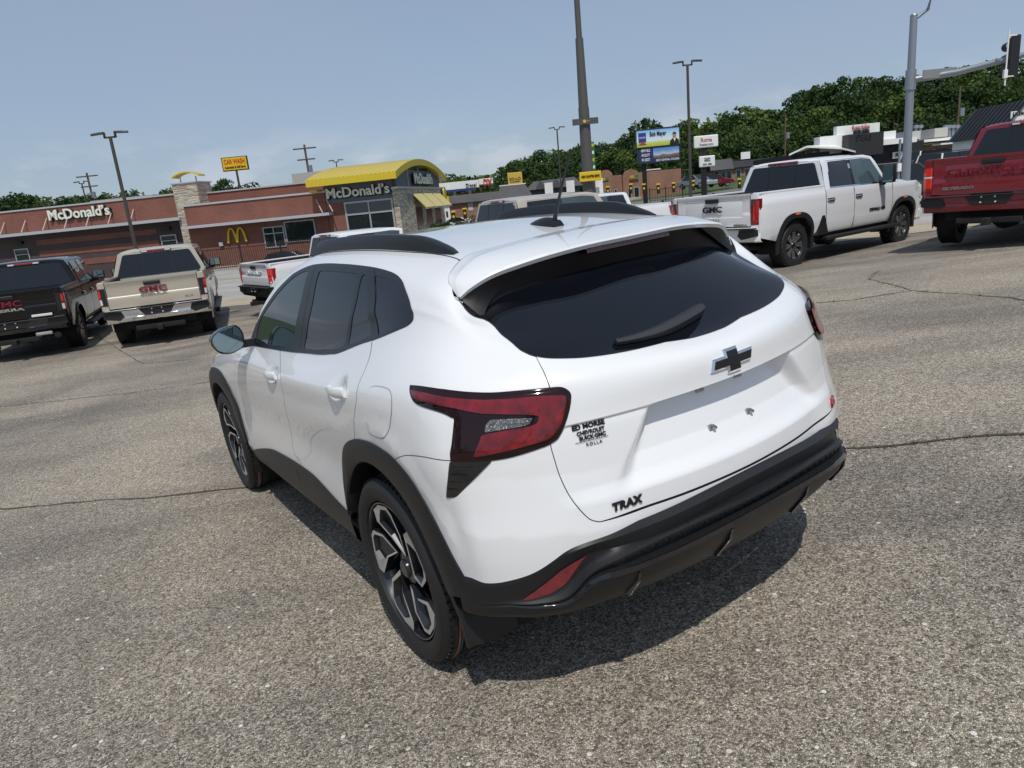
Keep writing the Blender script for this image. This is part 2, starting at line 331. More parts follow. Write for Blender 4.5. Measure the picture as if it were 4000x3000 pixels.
def urow(u):
    P=np.empty((len(u),)+CP.shape[1:]); a=u<=UK[NF-1]; b=u>=UK[NF]; c=~(a|b)
    if a.any(): P[a]=cub(KA,YA,MA,u[a])
    if b.any(): P[b]=cub(KB,YB,MB2,u[b])
    if c.any():
        t=((u[c]-UK[NF-1])/(UK[NF]-UK[NF-1])).reshape(-1,1,1); P[c]=CP[NF-1]*(1-t)+CP[NF]*t
    return P
CACHE={}
def S(u,v):
    """surface points for arrays u,v"""
    u=np.atleast_1d(u).astype(float); v=np.atleast_1d(v).astype(float)
    P=urow(u)
    # hermite in v
    n=len(u); h=np.diff(VK)
    d=(P[:,1:]-P[:,:-1])/h[None,:,None]
    m=np.empty_like(P); m[:,1:-1]=(d[:,:-1]*h[None,1:,None]+d[:,1:]*h[None,:-1,None])/(h[None,1:,None]+h[None,:-1,None]); m[:,0]=d[:,0]; m[:,-1]=d[:,-1]
    i=np.clip(np.searchsorted(VK,v,side='right')-1,0,len(VK)-2); r=np.arange(n)
    H=h[i][:,None]; s=((v-VK[i])/h[i])[:,None]
    return P[r,i]*(1+2*s)*(1-s)**2+m[r,i]*H*s*(1-s)**2+P[r,i+1]*s*s*(3-2*s)+m[r,i+1]*H*s*s*(s-1)
# rear bumper moulding: rows from its top edge to under the car, each (z, outward offset) at seven stations
BU=np.array([3.93,4.12,4.22,4.32,4.38,4.47,4.98])
BR=np.array([
 [(.515,.002),(.525,.002),(.553,.002),(.594,.003),(.602,.004),(.606,.006),(.633,.010)],
 [(.505,.010),(.502,.010),(.524,.010),(.568,.014),(.584,.022),(.593,.032),(.622,.042)],
 [(.470,.012),(.468,.010),(.490,.006),(.534,.004),(.552,.008),(.561,.028),(.586,.036)],
 [(.440,.012),(.452,.010),(.450,.004),(.474,.002),(.520,.008),(.552,.040),(.583,.052)],
 [(.435,.012),(.445,.013),(.436,.014),(.448,.018),(.502,.028),(.543,.058),(.578,.075)],
 [(.430,.012),(.443,.013),(.434,.014),(.444,.018),(.497,.028),(.536,.057),(.572,.073)],
 [(.427,.012),(.441,.010),(.432,.009),(.441,.011),(.493,.019),(.532,.040),(.568,.050)],
 [(.420,.012),(.439,.010),(.430,.009),(.438,.011),(.487,.019),(.511,.040),(.544,.050)],
 [(.418,.012),(.437,.013),(.428,.015),(.434,.021),(.484,.034),(.508,.064),(.542,.080)],
 [(.410,.012),(.432,.014),(.421,.017),(.424,.023),(.470,.038),(.495,.068),(.529,.084)],
 [(.400,.010),(.412,.010),(.402,.010),(.404,.014),(.435,.026),(.452,.048),(.480,.058)],
 [(.388,.002),(.390,-.006),(.380,-.008),(.377,-.010),(.380,-.008),(.390,-.002),(.405,.004)],
 [(.340,-.07),(.345,-.08),(.340,-.09),(.335,-.10),(.335,-.11),(.340,-.12),(.345,-.14)]],float)
BM=natural(BU,np.transpose(BR,(1,0,2)).copy())
def FB(u,t):
    """t = 0 at the top edge ... 12 under the car"""
    u=np.atleast_1d(u).astype(float); t=np.clip(np.atleast_1d(t).astype(float),0,len(BR)-1)
    uc=np.where(u>UK[-1],2*UK[-1]-u,u)
    h=np.diff(BU); i=np.clip(np.searchsorted(BU,uc,side='right')-1,0,len(BU)-2); Y=np.transpose(BR,(1,0,2))
    # Catmull-Rom rows along u
    d=(Y[1:]-Y[:-1])/h[:,None,None]; m=np.zeros_like(Y); m[1:-1]=(d[:-1]*h[1:,None,None]+d[1:]*h[:-1,None,None])/(h[1:]+h[:-1])[:,None,None]; m[0]=d[0]
    H=h[i][:,None,None]; s=((uc-BU[i])/h[i])[:,None,None]
    R=Y[i]*(1+2*s)*(1-s)**2+m[i]*H*s*(1-s)**2+Y[i+1]*s*s*(3-2*s)+m[i+1]*H*s*s*(s-1)
    j=np.clip(np.floor(t).astype(int),0,len(BR)-2); f=(t-j)[:,None]; r=np.arange(len(u)); zd=R[r,j]*(1-f)+R[r,j+1]*f
    Q=S(uc,np.full_like(uc,.22)); e=.004; a=S(uc+e,np.full_like(uc,.22))-S(uc-e,np.full_like(uc,.22)); n=np.stack([a[:,1],-a[:,0],0*uc],1); n/=np.linalg.norm(n,axis=1)[:,None]
    X=Q+n*zd[:,1:2]; X[:,2]=zd[:,0]
    X[:,1]=np.where(u>UK[-1],-X[:,1],X[:,1])
    return X

UVT = {
    'surround': [(1.784, 0.8738), (2.107, 0.8708), (2.4, 0.8753), (2.666, 0.8886), (2.913, 0.8845), (2.986, 0.8774), (3.042, 0.8743), (3.132, 0.8727), (3.237, 0.8711), (3.384, 0.8684), (3.498, 0.8765), (3.585, 0.891), (3.621, 0.9047), (3.635, 0.9209), (3.634, 0.9468), (3.621, 1.01), (3.59, 1.079), (3.54, 1.147), (3.481, 1.208), (3.444, 1.232), (3.401, 1.25), (3.329, 1.265), (3.194, 1.278), (2.977, 1.284), (2.848, 1.286), (2.709, 1.288), (2.556, 1.284), (2.471, 1.277), (2.373, 1.266), (2.247, 1.252), (2.127, 1.236), (1.937, 1.175), (1.855, 1.079), (1.789, 0.9809), (1.7, 0.9302)],
    'glass_front': [(2.51, 1.248), (2.385, 1.243), (2.235, 1.224), (2.076, 1.186), (1.975, 1.139), (1.91, 1.075), (1.841, 1.004), (1.837, 0.9388), (1.858, 0.8888), (2.124, 0.8896), (2.413, 0.9017), (2.43, 1), (2.477, 1.132)],
    'glass_rear': [(2.654, 1.245), (2.879, 1.243), (3.088, 1.237), (3.105, 1.156), (3.107, 1.033), (3.082, 0.8939), (3.048, 0.8925), (2.991, 0.8978), (2.864, 0.9109), (2.574, 0.9093), (2.607, 1.009), (2.642, 1.134)],
    'glass_vent': [(3.124, 1.236), (3.169, 1.235), (3.246, 1.125), (3.3, 0.9673), (3.337, 0.8866), (3.235, 0.8838), (3.121, 0.8888), (3.129, 0.9946), (3.138, 1.135)],
    'glass_quarter': [(3.237, 1.236), (3.329, 1.226), (3.413, 1.21), (3.47, 1.183), (3.522, 1.131), (3.581, 1.051), (3.612, 0.9519), (3.616, 0.922), (3.598, 0.9079), (3.524, 0.891), (3.441, 0.8809), (3.401, 0.8789), (3.357, 0.9485), (3.31, 1.12)],
    'frame_seam_b': [(2.563, 1.283), (2.582, 1.237), (2.55, 1.086), (2.519, 0.9061)],
    'frame_seam_c': [(3.19, 1.274), (3.243, 1.225), (3.31, 1.12), (3.358, 0.9482), (3.409, 0.8703)],
    'seam_rear_door': [(3.361, 0.8622), (3.386, 0.8414), (3.401, 0.8281), (3.41, 0.8124), (3.412, 0.7975), (3.409, 0.7776), (3.411, 0.7283), (3.365, 0.6563), (3.331, 0.5964), (3.295, 0.5427)],
    'seam_mid_door': [(2.24, 0.8687), (2.283, 0.8333), (2.391, 0.7567), (2.413, 0.6813), (2.387, 0.5854), (2.339, 0.4605), (2.318, 0.345), (2.393, 0.3148), (2.406, 0.2849), (2.334, 0.1714)],
    'seam_front_door': [(1.789, 0.8792), (1.59, 0.8734), (1.534, 0.8287), (1.54, 0.7771), (1.518, 0.7007), (1.478, 0.6427), (1.4, 0.5563), (1.265, 0.4084), (1.295, 0.3281), (1.342, 0.2393), (1.425, 0.1693)],
    'fuel': [(3.554, 0.7706), (3.621, 0.769), (3.669, 0.763), (3.692, 0.7487), (3.698, 0.7128), (3.671, 0.6561), (3.643, 0.6294), (3.606, 0.6194), (3.541, 0.6182), (3.485, 0.6244), (3.471, 0.6603), (3.499, 0.7173), (3.514, 0.7578), (3.526, 0.7675)],
    'lamp': [(3.782, 0.7728), (3.859, 0.7729), (3.966, 0.7697), (4.04, 0.7622), (4.107, 0.7544), (4.161, 0.7501), (4.251, 0.7482), (4.346, 0.7459), (4.383, 0.7422), (4.402, 0.7284), (4.408, 0.7117), (4.399, 0.6751), (4.381, 0.6366), (4.358, 0.6071), (4.338, 0.5975), (4.313, 0.5909), (4.243, 0.5822), (4.193, 0.5782), (4.143, 0.5786), (4.095, 0.5815), (4.056, 0.5865), (4.01, 0.5945), (4.017, 0.6368), (4.023, 0.6918), (4.013, 0.6997), (3.976, 0.7122), (3.92, 0.7213), (3.852, 0.7302), (3.816, 0.742), (3.791, 0.7595)],
    'lamp_red': [(3.809, 0.7606), (3.904, 0.7562), (4.026, 0.743), (4.117, 0.7319), (4.197, 0.7273), (4.304, 0.7251), (4.375, 0.7192), (4.389, 0.7105), (4.383, 0.6778), (4.368, 0.6433), (4.346, 0.6219), (4.321, 0.6096), (4.246, 0.6023), (4.17, 0.5976), (4.097, 0.5967), (4.094, 0.6052), (4.113, 0.6382), (4.128, 0.6497), (4.25, 0.6516), (4.293, 0.6567), (4.301, 0.6716), (4.297, 0.676), (4.251, 0.6841), (4.116, 0.6994), (4.032, 0.7186), (3.938, 0.7327), (3.856, 0.7415), (3.825, 0.7496)],
    'lamp_clear': [(4.142, 0.6824), (4.282, 0.6727), (4.271, 0.6584), (4.25, 0.6547), (4.126, 0.6538), (4.129, 0.6702)],
    'vent': [(4.008, 0.5929), (4.143, 0.5778), (4.1, 0.551), (4.011, 0.4974), (3.998, 0.4938), (3.963, 0.4926), (3.991, 0.5485)],
    'quarter_bumper': [(3.665, 0.5539), (3.693, 0.5664), (3.742, 0.5814), (3.789, 0.5907), (3.895, 0.5999), (4.005, 0.5941), (4.044, 0.5878)],
    'hatch_upper': [(4.325, 0.8737), (4.335, 0.818), (4.341, 0.7741), (4.345, 0.7477)],
    'hatch_lower': [(4.332, 0.5966), (4.334, 0.574), (4.338, 0.5492), (4.343, 0.5158), (4.354, 0.4728), (4.369, 0.4317), (4.382, 0.4061), (4.396, 0.3848), (4.409, 0.3726), (4.428, 0.3641)],
    'glass_edge': [(3.84, 1.296), (4.05, 1.192), (4.134, 1.043), (4.206, 0.9333), (4.275, 0.8932), (4.325, 0.8737), (4.375, 0.8593), (4.433, 0.8485), (4.505, 0.8395), (4.621, 0.8399), (4.788, 0.8527), (4.938, 0.8642)],
    'spoiler_seam': [(3.635, 1.429), (3.64, 1.404), (3.666, 1.368), (3.704, 1.337), (3.738, 1.315), (3.777, 1.29), (3.803, 1.28), (3.84, 1.296)],
    'black_top': [(3.948, 0.244), (3.973, 0.2409), (4.009, 0.236), (4.057, 0.2317), (4.099, 0.229), (4.143, 0.228), (4.171, 0.229), (4.214, 0.2405), (4.271, 0.2677), (4.318, 0.2938), (4.37, 0.3162), (4.422, 0.3267), (4.483, 0.3304), (4.625, 0.3357)],
    'arch_outer': [(3.054, 0.2301), (3.058, 0.3003), (3.051, 0.3619), (3.058, 0.4237), (3.08, 0.4635), (3.146, 0.5096), (3.232, 0.5486), (3.321, 0.5717), (3.415, 0.5829), (3.498, 0.5853), (3.617, 0.5746), (3.705, 0.5522), (3.787, 0.509), (3.834, 0.4534), (3.885, 0.378), (3.923, 0.3014), (3.948, 0.244)],
    'sill_top': [(1.443, 0.1604), (1.604, 0.2017), (1.711, 0.2304), (1.833, 0.2579), (1.951, 0.277), (2.091, 0.2867), (2.252, 0.294), (2.445, 0.2961), (2.62, 0.288), (2.829, 0.2524), (2.95, 0.2365), (3.054, 0.2301)],
    'crease': [(3.958, 0.4792), (3.954, 0.4599), (3.956, 0.4401), (3.982, 0.4132), (4.026, 0.3896), (4.074, 0.3754), (4.176, 0.3642), (4.298, 0.3525), (4.402, 0.343)],
    'handle_f': [(2.243, 0.7412)],
    'handle_r': [(3.19, 0.7468)],
    'trax': [(4.445, 0.404), (4.539, 0.4006)],
    'edm': [(4.399, 0.6187), (4.495, 0.6169)],
}
WIP = [[0.33, 1.093], [-0.05, 1.105]]

# ================================================================== the white crossover
PAINT_W = mat('white_paint', (.80, .81, .82), .32, 0, .5, coat=1.0, coat_rough=.02)
BLK_PL = mat('black_moulding', (.011, .0115, .013), .46, 0, .42, bump=.05, bscale=900)
BLK_GL = mat('gloss_black', (.006, .006, .008), .08, 0, .6, coat=.6)
BLK_TRIM = mat('satin_black_trim', (.011, .012, .014), .34, 0, .42)
GLASS_D = mat('dark_tinted_glass', (.004, .005, .008), .012, 0, .5, ior=1.48)
GLASS_F = mat('front_tinted_glass', (.016, .024, .026), .015, 0, .62, ior=1.52)
FIN_B = mat('spoiler_black', (.006, .006, .008), .45, 0, .25)
SEAM = mat('panel_gap', (.01, .01, .011), .8)
SEAM_W = mat('panel_gap_light', (.42, .43, .44), .7)
RUBBER = mat('tyre_rubber', (.017, .017, .018), .62, 0, .4, bump=.05, bscale=300)
LAMP_BK = mat('lamp_smoked', (.014, .003, .004), .06, 0, .42, coat=.15)
RED_L = mat('lamp_red', (.165, .003, .006), .16, 0, .5, coat=.8, noise=.45, nscale=30, bump=.12, bscale=260)
RED_D = mat('lamp_dark_red', (.085, .006, .010), .10, 0, .6, coat=1, noise=.3, nscale=25)
CLEAR_L = mat('lamp_clear', (.12, .125, .13), .14, .2, .6, coat=1, noise=.5, nscale=60, bump=.8, bscale=120)
CHROME = mat('chrome', (.82, .83, .85), .06, 1.0)
STEEL = mat('bolt_steel', (.45, .46, .47), .3, 1.0)
ALU = mat('machined_alloy', (.60, .59, .57), .42, .55, noise=.06, nscale=30)
RIM_D = mat('dark_alloy', (.030, .033, .040), .28, .5, .5, coat=.4)
INK = mat('black_ink', (.008, .008, .009), .35)
ORANGE = mat('tyre_stripe_orange', (.42, .16, .09), .7)
BLUE_S = mat('tyre_stripe_blue', (.05, .10, .17), .7)
LINER = mat('wheel_liner', (.008, .008, .009), .9)
BRAKE = mat('brake_light_red', (.045, .003, .005), .12, 0, .6, coat=1, bump=.6, bscale=90)

CARM = Matrix(((-0.5379692725, -0.8401694374, -0.0685884710, 0.2993204824), (0.8408721448, -0.5405838898, 0.0265159230, 2.7215474822), (-0.0593556905, -0.0434093829, 0.9972925987, -0.0620616488), (0, 0, 0, 1)))

def build_car():
    root = thing('crossover_car', 'white crossover with black cladding and dark glass, large in the foreground, seen from behind', 'car')
    root.matrix_world = CARM
    REC_T = .922
    def Sd(u, v):
        """body skin with door cups and the number plate recess"""
        P = S(u, v)
        if np.min(u) < 3.6:
            for (hu, hv) in HAND:
                r = ((u - hu - .010) / .115) ** 2 + ((v - hv + .004) / .066) ** 2
                P[:, 1] -= .018 * np.clip(1 - r, 0, 1) ** 2
        vc = np.interp(u, [1.9, 2.4, 3.0, 3.5, 3.8], [.735, .742, .748, .765, .776]); P[:, 1] += .0075 * np.clip(1 - np.abs(v - vc) / .085, 0, 1) * smooth01((u - 1.9) / .7) * smooth01((3.86 - u) / .25)
        rr = np.hypot(P[:, 0], P[:, 2] - .345); P[:, 1] += .0045 * np.clip(1 - np.abs(rr - .575) / .055, 0, 1) * smooth01((P[:, 2] - .50) / .15) * (u > 2.6) * smooth01((.42 - P[:, 0]) / .30) * smooth01((.60 + P[:, 0]) / .12)
        y, z = np.abs(P[:, 1]), P[:, 2]; rear = (u > 4.25)
        hw = .335 + (.922 - z) * .77
        prof = np.interp(z, [.60, .70, .725, .783, .90, REC_T - .006, REC_T + .002], [0, 0, .014, .043, .066, .069, 0])
        side = smooth01((hw - y) / .080)
        rec = prof * side
        fold = np.interp(z, [.55, .66, .700, .735, .90, REC_T - .004, REC_T + .002], [-.004, -.008, -.009, .002, .004, .006, 0]) * smooth01((.66 - y) / .10)
        P[:, 0] += np.where(rear, rec + fold, 0)
        if np.max(u) > 3.9:
            cu, cv = CRE[:, 0], CRE[:, 1]; d = np.interp(u, cu, cv) - v; w = smooth01((u - 3.955) / .10) * smooth01((4.60 - u) / .16)
            lift = np.interp(d, [-.16, 0, .012, .16], [0, .016, .0155, .006]) * w * (v < .60)
            n_ = np.stack([np.where(u > 4.15, -.92, -.5), np.where(u > 4.15, .38, .86), 0 * u], 1); f_ = smooth01((u - 4.0) / .3)[:, None]; n_ = np.concatenate([-.30 - .65 * f_, .95 - .65 * f_, 0 * f_], 1); P = P + n_ * lift[:, None]
        return P
    T = {k: [tuple(p) for p in v] for k, v in UVT.items()}
    CRE = np.array([p for p in T['crease'] if p[0] > 3.98]); CRE = CRE[np.argsort(CRE[:, 0])]
    HAND = [T['handle_f'][0], T['handle_r'][0]]
    arch = lambda cx: (lambda P: (P[:, 0] - cx) ** 2 + (P[:, 2] - .345) ** 2 < .445 ** 2)
    both = lambda P: arch(0)(P) | arch(2.7)(P)
    cz = lambda L, n=4: curve(L, n)
    def snap(P):
        P = np.array(P); P[np.abs(P[:, 0] - 4.98) < .006, 0] = 4.98; return P
    # --- panels
    fd = cz(T['seam_front_door']); md = cz(T['seam_mid_door']); rd = cz(T['seam_rear_door'])
    fd_poly = fd[::-1] + [(1.84, .93), (2.41, .93)] + md + [(2.27, .05), (1.30, .05)]
    rd_poly = md[::-1] + [(2.41, .93), (3.41, .93)] + rd + [(3.30, .40), (3.06, .30), (3.02, .05), (2.27, .05)]
    gap = .0017
    sheet('front_door', Sd, poly_in(fd_poly, gap), PAINT_W, root, sp=.020, mirror='copy', drop=both)
    sheet('rear_door', Sd, poly_in(rd_poly, gap), PAINT_W, root, sp=.020, mirror='copy', drop=both)
    spo = cz(T['spoiler_seam']); ge = cz(T['glass_edge'][:6]); hu = cz(T['hatch_upper']); hl = cz(T['hatch_lower']); qb = cz(T['quarter_bumper'])
    side_poly = [(1.69, .93), (1.735, 1.10), (1.755, 1.40), (2.2, 1.405), (3.0, 1.41), (3.66, 1.43)] + [(u + .03, v) for u, v in spo[3:]] + ge[1:] + hu[1:] + [(4.340, .70), (4.333, .60)] + qb[::-1] + [(3.62, .45), (3.42, .40), (3.30, .42)] + rd[::-1] + [(3.41, .955), (2.5, .965), (1.9, .965)]
    sheet('quarter_panel', Sd, poly_in(side_poly, gap), PAINT_W, root, sp=.03, mirror='copy', drop=arch(0))
    roof_poly = [(1.755, 1.41), (2.2, 1.415), (3.0, 1.42), (3.655, 1.436), (3.655, 1.50), (3.64, 1.7), (3.64, 1.98), (1.78, 1.98)]
    sheet('roof', Sd, poly_in(roof_poly, 0), PAINT_W, root, sp=.04, mirror='both')
    nose = [(-.55, .0), (.2, 0), (1.25, 0)] + fd[::-1] + [(1.60, .93), (1.565, 1.2), (1.56, 1.98), (-.55, 1.98)]
    sheet('front_fender_and_bonnet', Sd, poly_in(nose, 0), PAINT_W, root, sp=.05, mirror='both', drop=arch(2.7))
    sheet('windscreen', Sd, [(1.575, .95), (1.675, .95), (1.72, 1.10), (1.74, 1.40), (1.768, 1.98), (1.57, 1.98)], GLASS_D, root, sp=.02, mirror='both')
    zr = lambda z: .27 + (z - .55) / .15 * .15
    tg = [(3.845, 1.29)] + ge[1:] + hu[1:] + [(4.338, .70)] + hl + [(4.52, .3645), (4.7, .362), (4.98, .362), (4.98, 1.28), (4.5, 1.28), (4.1, 1.29)]
    rows = [VK[3] + (z - .70) / .22 * .21 for z in (.690, .700, .71, .725, .735)] + [.63 + d for d in (-.022, -.012, -.006, -.002, .001, .0035, .007, .014, .022)]
    tail = sheet('tailgate', Sd, snap(poly_in(tg, gap)), PAINT_W, root, sp=.0085, mirror='both', rows=rows)
    bp = qb + [(4.333, .60)] + hl[1:] + [(4.52, .360), (4.7, .357), (4.98, .357), (4.98, .30), (4.63, .295), (4.45, .285), (4.37, .298), (4.30, .276), (4.24, .248), (4.18, .225), (4.05, .212), (3.9, .21), (3.7, .3), (3.64, .45)]
    bcov = sheet('bumper_cover', Sd, snap(poly_in(bp, gap * .7)), PAINT_W, root, sp=.016, mirror='both', drop=arch(0))
    # --- gaps behind the panel edges
    for L in (fd, md): ribbon('door_gap', Sd, L, .020, SEAM_W, root, off=-.004)
    ribbon('door_gap', Sd, rd, .020, SEAM_W, root, off=-.004)
    ribbon('tailgate_gap', Sd, hu, .020, SEAM, root, off=-.005); ribbon('tailgate_gap', Sd, hl + [(4.52, .362), (4.75, .360), (4.98, .360)], .020, SEAM, root, off=-.004)
    ribbon('bumper_gap', Sd, qb, .016, SEAM_W, root, off=-.003); ribbon('spoiler_gap', Sd, spo, .016, SEAM_W, root, off=-.004)
    ribbon('roof_gap', Sd, [(1.80, 1.408), (2.2, 1.41), (3.0, 1.415), (3.61, 1.433)], .014, SEAM_W, root, off=-.004)
    fl = roundpoly(T['fuel'], .02)
    for k, (w, o, m_) in enumerate(((-.0028, .0006, SEAM_W), (.0, .0018, PAINT_W))):
        sheet(('fuel_door_gap', 'fuel_door')[k], Sd, poly_in(fl, w), m_, root, off=o, sp=.02)
    # --- glazing
    sur = T['surround']; gl = {k: T[k] for k in ('glass_front', 'glass_rear', 'glass_vent', 'glass_quarter')}
    sur_s = cz(sur + sur[:1], 3)[:-1]
    holes = [roundpoly(gl[k], .022) for k in gl]
    sheet('window_surround', S, sur_s, BLK_TRIM, root, holes=holes, off=.0035, sp=.03, skirt=-.004, mirror='copy')
    for k, h in zip(gl, holes):
        sheet({'glass_front': 'front_side_window', 'glass_rear': 'rear_side_window', 'glass_vent': 'vent_window', 'glass_quarter': 'quarter_window'}[k], S, poly_in(h, -.003), GLASS_F if k == 'glass_front' else GLASS_D, root, off=.0015, sp=.04, mirror='copy')
    for k in ('frame_seam_b', 'frame_seam_c'): ribbon('frame_joint', S, cz(T[k]), .0035, INK, root, off=.0042)
    geg = cz(T['glass_edge'][:-1])
    gpoly = [(3.845, 1.285)] + geg[1:] + [(4.90, .8405), (4.98, .840), (4.98, 1.285), (4.5, 1.285), (4.1, 1.29)]
    rw = sheet('rear_window', S, snap(poly_in(gpoly, .001)), GLASS_D, root, off=.003, sp=.035, mirror='both')
    # --- tail lamps
    lamp = curve(T['lamp'] + T['lamp'][:1], 2)[:-1]; lc = np.array(lamp)
    def lb(v):
        a_ = lc; b_ = np.roll(lc, -1, 0) - lc; w = v[:, None, :] - a_[None]; t = np.clip((w * b_).sum(-1) / ((b_ ** 2).sum(-1) + 1e-12), 0, 1); d = np.sqrt(((w - t[..., None] * b_) ** 2).sum(-1).min(1)); return .007 * smooth01(d / .022)
    for i, o in enumerate(sheet('tail_lamp', S, lamp, LAMP_BK, root, off=.003, sp=.014, skirt=-.004, mirror='copy', bulge=lb)):
        pass
    lamps = [o for o in C.objects if o.name.startswith('tail_lamp') and o.parent == root]
    def on_lamp(name, poly, m_, off, mirrored=True):
        for o, l in zip(sheet(name, S, poly, m_, None, off=off, sp=.012, mirror='copy', bulge=lb), lamps): o.parent = l
    on_lamp('red_lens', curve(T['lamp_red'] + T['lamp_red'][:1], 2)[:-1], RED_L, .0078)
    on_lamp('reversing_lens', roundpoly(T['lamp_clear'], .006), CLEAR_L, .0098)
    sheet('lamp_vent', S, roundpoly(T['vent'], .006), BLK_GL, root, off=.004, sp=.03, skirt=-.003, mirror='copy')
    vt = np.array(T['vent']); vtop = vt[0], vt[1]
    for k in range(4):
        f = .13 + k * .2; a = vt[0] + (vt[5] - vt[0]) * f; b = vt[1] + (vt[4] - vt[1]) * f; a = a + (b - a) * .12; e = a + (b - a) * .62
        h = np.array((0, -.012)); poly = [tuple(a), tuple(e), tuple(a + h + (e - a) * .25), tuple(a + h)]
        sheet('vent_rib', S, poly, BLK_GL, root, off=.0075, sp=.05, skirt=.003, mirror='copy')
    # --- cladding
    ao = cz(T['arch_outer']); Pao = S(np.array(ao)[:, 0], np.array(ao)[:, 1])
    def to_uv(xz, u0, v0):
        u, v = u0, v0
        for _ in range(30):
            p = S(u, v)[0]; e = .002; J = np.stack([(S(u + e, v)[0] - p)[[0, 2]] / e, (S(u, v + e)[0] - p)[[0, 2]] / e], 1)
            st = np.linalg.solve(J, np.array(xz) - p[[0, 2]]); st = np.clip(st, -.2, .2); u, v = u + st[0], v + st[1]
        return float(u), float(v)
    OUT = [(-.545, .455), (-.515, .515), (-.488, .567), (-.447, .641), (-.394, .717), (-.343, .776), (-.257, .821), (-.167, .844), (-.048, .852), (.034, .847), (.129, .833), (.218, .806), (.304, .761), (.360, .700), (.392, .630), (.400, .560), (.396, .458)]
    def arch_trim(cx, outer):
        O = np.array(curve(outer, 3)); O = O + [cx, 0]; cen = np.array((cx, .345)); n = len(O)
        A0 = math.atan2(O[0][1] - .345, O[0][0] - cx); A1 = math.atan2(O[-1][1] - .345, O[-1][0] - cx)
        rings = []
        for k, o in enumerate(O):
            a = A0 + (A1 - A0) * k / (n - 1); i = cen + .418 * np.array((math.cos(a), math.sin(a)))
            row = []
            for t, d in ((0, -.002), (.0, .007), (.10, .012), (.5, .0145), (.90, .013), (1., .006), (1.0, -.05)):
                q = o + (i - o) * t; u, v = to_uv(q, 4.98 - 1.6 + (0 - q[0]) * .98 if cx == 0 else 3.45 - q[0], .5); p = S(u, v)[0]; nn = surf_normal(S, np.array([u]), np.array([v]))[0]
                p = p + nn * d
                if d == -.05: p = p + np.array((0, -.03, 0))
                row.append(p)
            rings.append(row)
        for s in (1, -1):
            mb = MB(); mb.ring([[(p[0], p[1] * s, p[2]) for p in r] for r in rings], close=False); mb.build('arch_cladding', BLK_PL, root, smooth=35)
    arch_trim(0, OUT)
    arch_trim(2.7, [(-.47, .43), (-.47, .55), (-.44, .66), (-.38, .755), (-.28, .82), (-.15, .855), (0, .862), (.15, .85), (.28, .80), (.38, .72), (.44, .62), (.46, .45)])
    st = cz(T['sill_top']); sp_ = [(1.45, .0)] + st + [(3.06, 0)]
    rings = []
    for (u, v) in resample(st, .06, False):
        row = []
        for t, d in ((0, -.002), (0, .006), (.12, .010), (.5, .014), (.8, .010), (1., -.02)):
            vv = v + (.03 - v) * t; p = S(u, vv)[0] + surf_normal(S, np.array([u]), np.array([vv]))[0] * d; row.append(p)
        rings.append(row)
    for s in (1, -1):
        mb = MB(); mb.ring([[(p[0], p[1] * s, p[2]) for p in r] for r in rings], close=False); mb.build('sill_cladding', BLK_PL, root, smooth=35)
    ms = md[-1]; p0 = S(ms[0], .17)[0]
    ribbon('sill_joint', S, [(ms[0], .27), (ms[0] + .005, .10)], .006, INK, root, off=.0148)
    # --- rear bumper moulding
    uu = np.concatenate([np.linspace(3.93, 4.47, 54), np.linspace(4.49, 4.98, 20)]); uu = np.concatenate([uu, 2 * 4.98 - uu[-2::-1]])
    tt = np.array([0, .5, 1, 1.12, 1.5, 1.9, 2, 2.5, 3, 3.5, 3.9, 4, 4.5, 5, 6, 7, 8, 9, 9.5, 10, 10.5, 11, 12])
    GU, GT = np.meshgrid(uu, tt, indexing='ij'); X = FB(GU.ravel(), GT.ravel()).reshape(len(uu), len(tt), 3)
    mb = MB(); mb.ring([X[i] for i in range(len(uu))], close=False); bump = mb.build('rear_bumper', BLK_PL, root, smooth=42, fix=False)
    us = [i for i, u in enumerate(uu) if abs(u - 4.98) < .84]; lipx = FB(np.repeat(uu[us], 3), np.tile([7.9, 8.05, 9.05], len(us))).reshape(len(us), 3, 3) + np.array((-.002, 0, .0015))
    mb = MB(); mb.ring([list(r) for r in lipx], close=False); mb.build('gloss_lip', BLK_GL, bump, smooth=50, fix=False)
    mb = MB()
    for r in range(1):
        for k in range(-13, 14):
            u = 4.98 + k * .040; t = 6.5
            c_ = FB(np.array([u]), np.array([t]))[0]; ex = (FB(np.array([u + .01]), np.array([t]))[0] - FB(np.array([u - .01]), np.array([t]))[0]); ex /= np.linalg.norm(ex); ez = np.array((0, 0, 1.)); ey = np.cross(ez, ex)
            if ey[0] > 0: ey = -ey
            rr = .021; o_ = [c_ + ex * rr * math.cos(q) + ez * rr * .62 * math.sin(q) + ey * .002 for q in [math.pi / 3 * j for j in range(6)]]; i_ = [c_ + ex * (rr - .008) * math.cos(q) + ez * (rr - .008) * .62 * math.sin(q) + ey * .005 for q in [math.pi / 3 * j for j in range(6)]]
            mb.ring([o_, i_], caps=(False, True))
    tag(mb.build('honeycomb', BLK_TRIM, bump), kind='stuff')
    rp = [(4.165, 2.95), (4.19, 2.55), (4.23, 2.25), (4.30, 2.10), (4.385, 2.06), (4.36, 2.45), (4.315, 2.86), (4.26, 2.97), (4.21, 2.98)]
    FBs = lambda u, t: FB(u, 2 + (t - 2))
    sheet('reflector', FB, rp, mat('reflector_red', (.16, .006, .014), .12, 0, .6, coat=1, noise=.3, nscale=40), bump, off=-.004, sp=.03, mirror='copy')
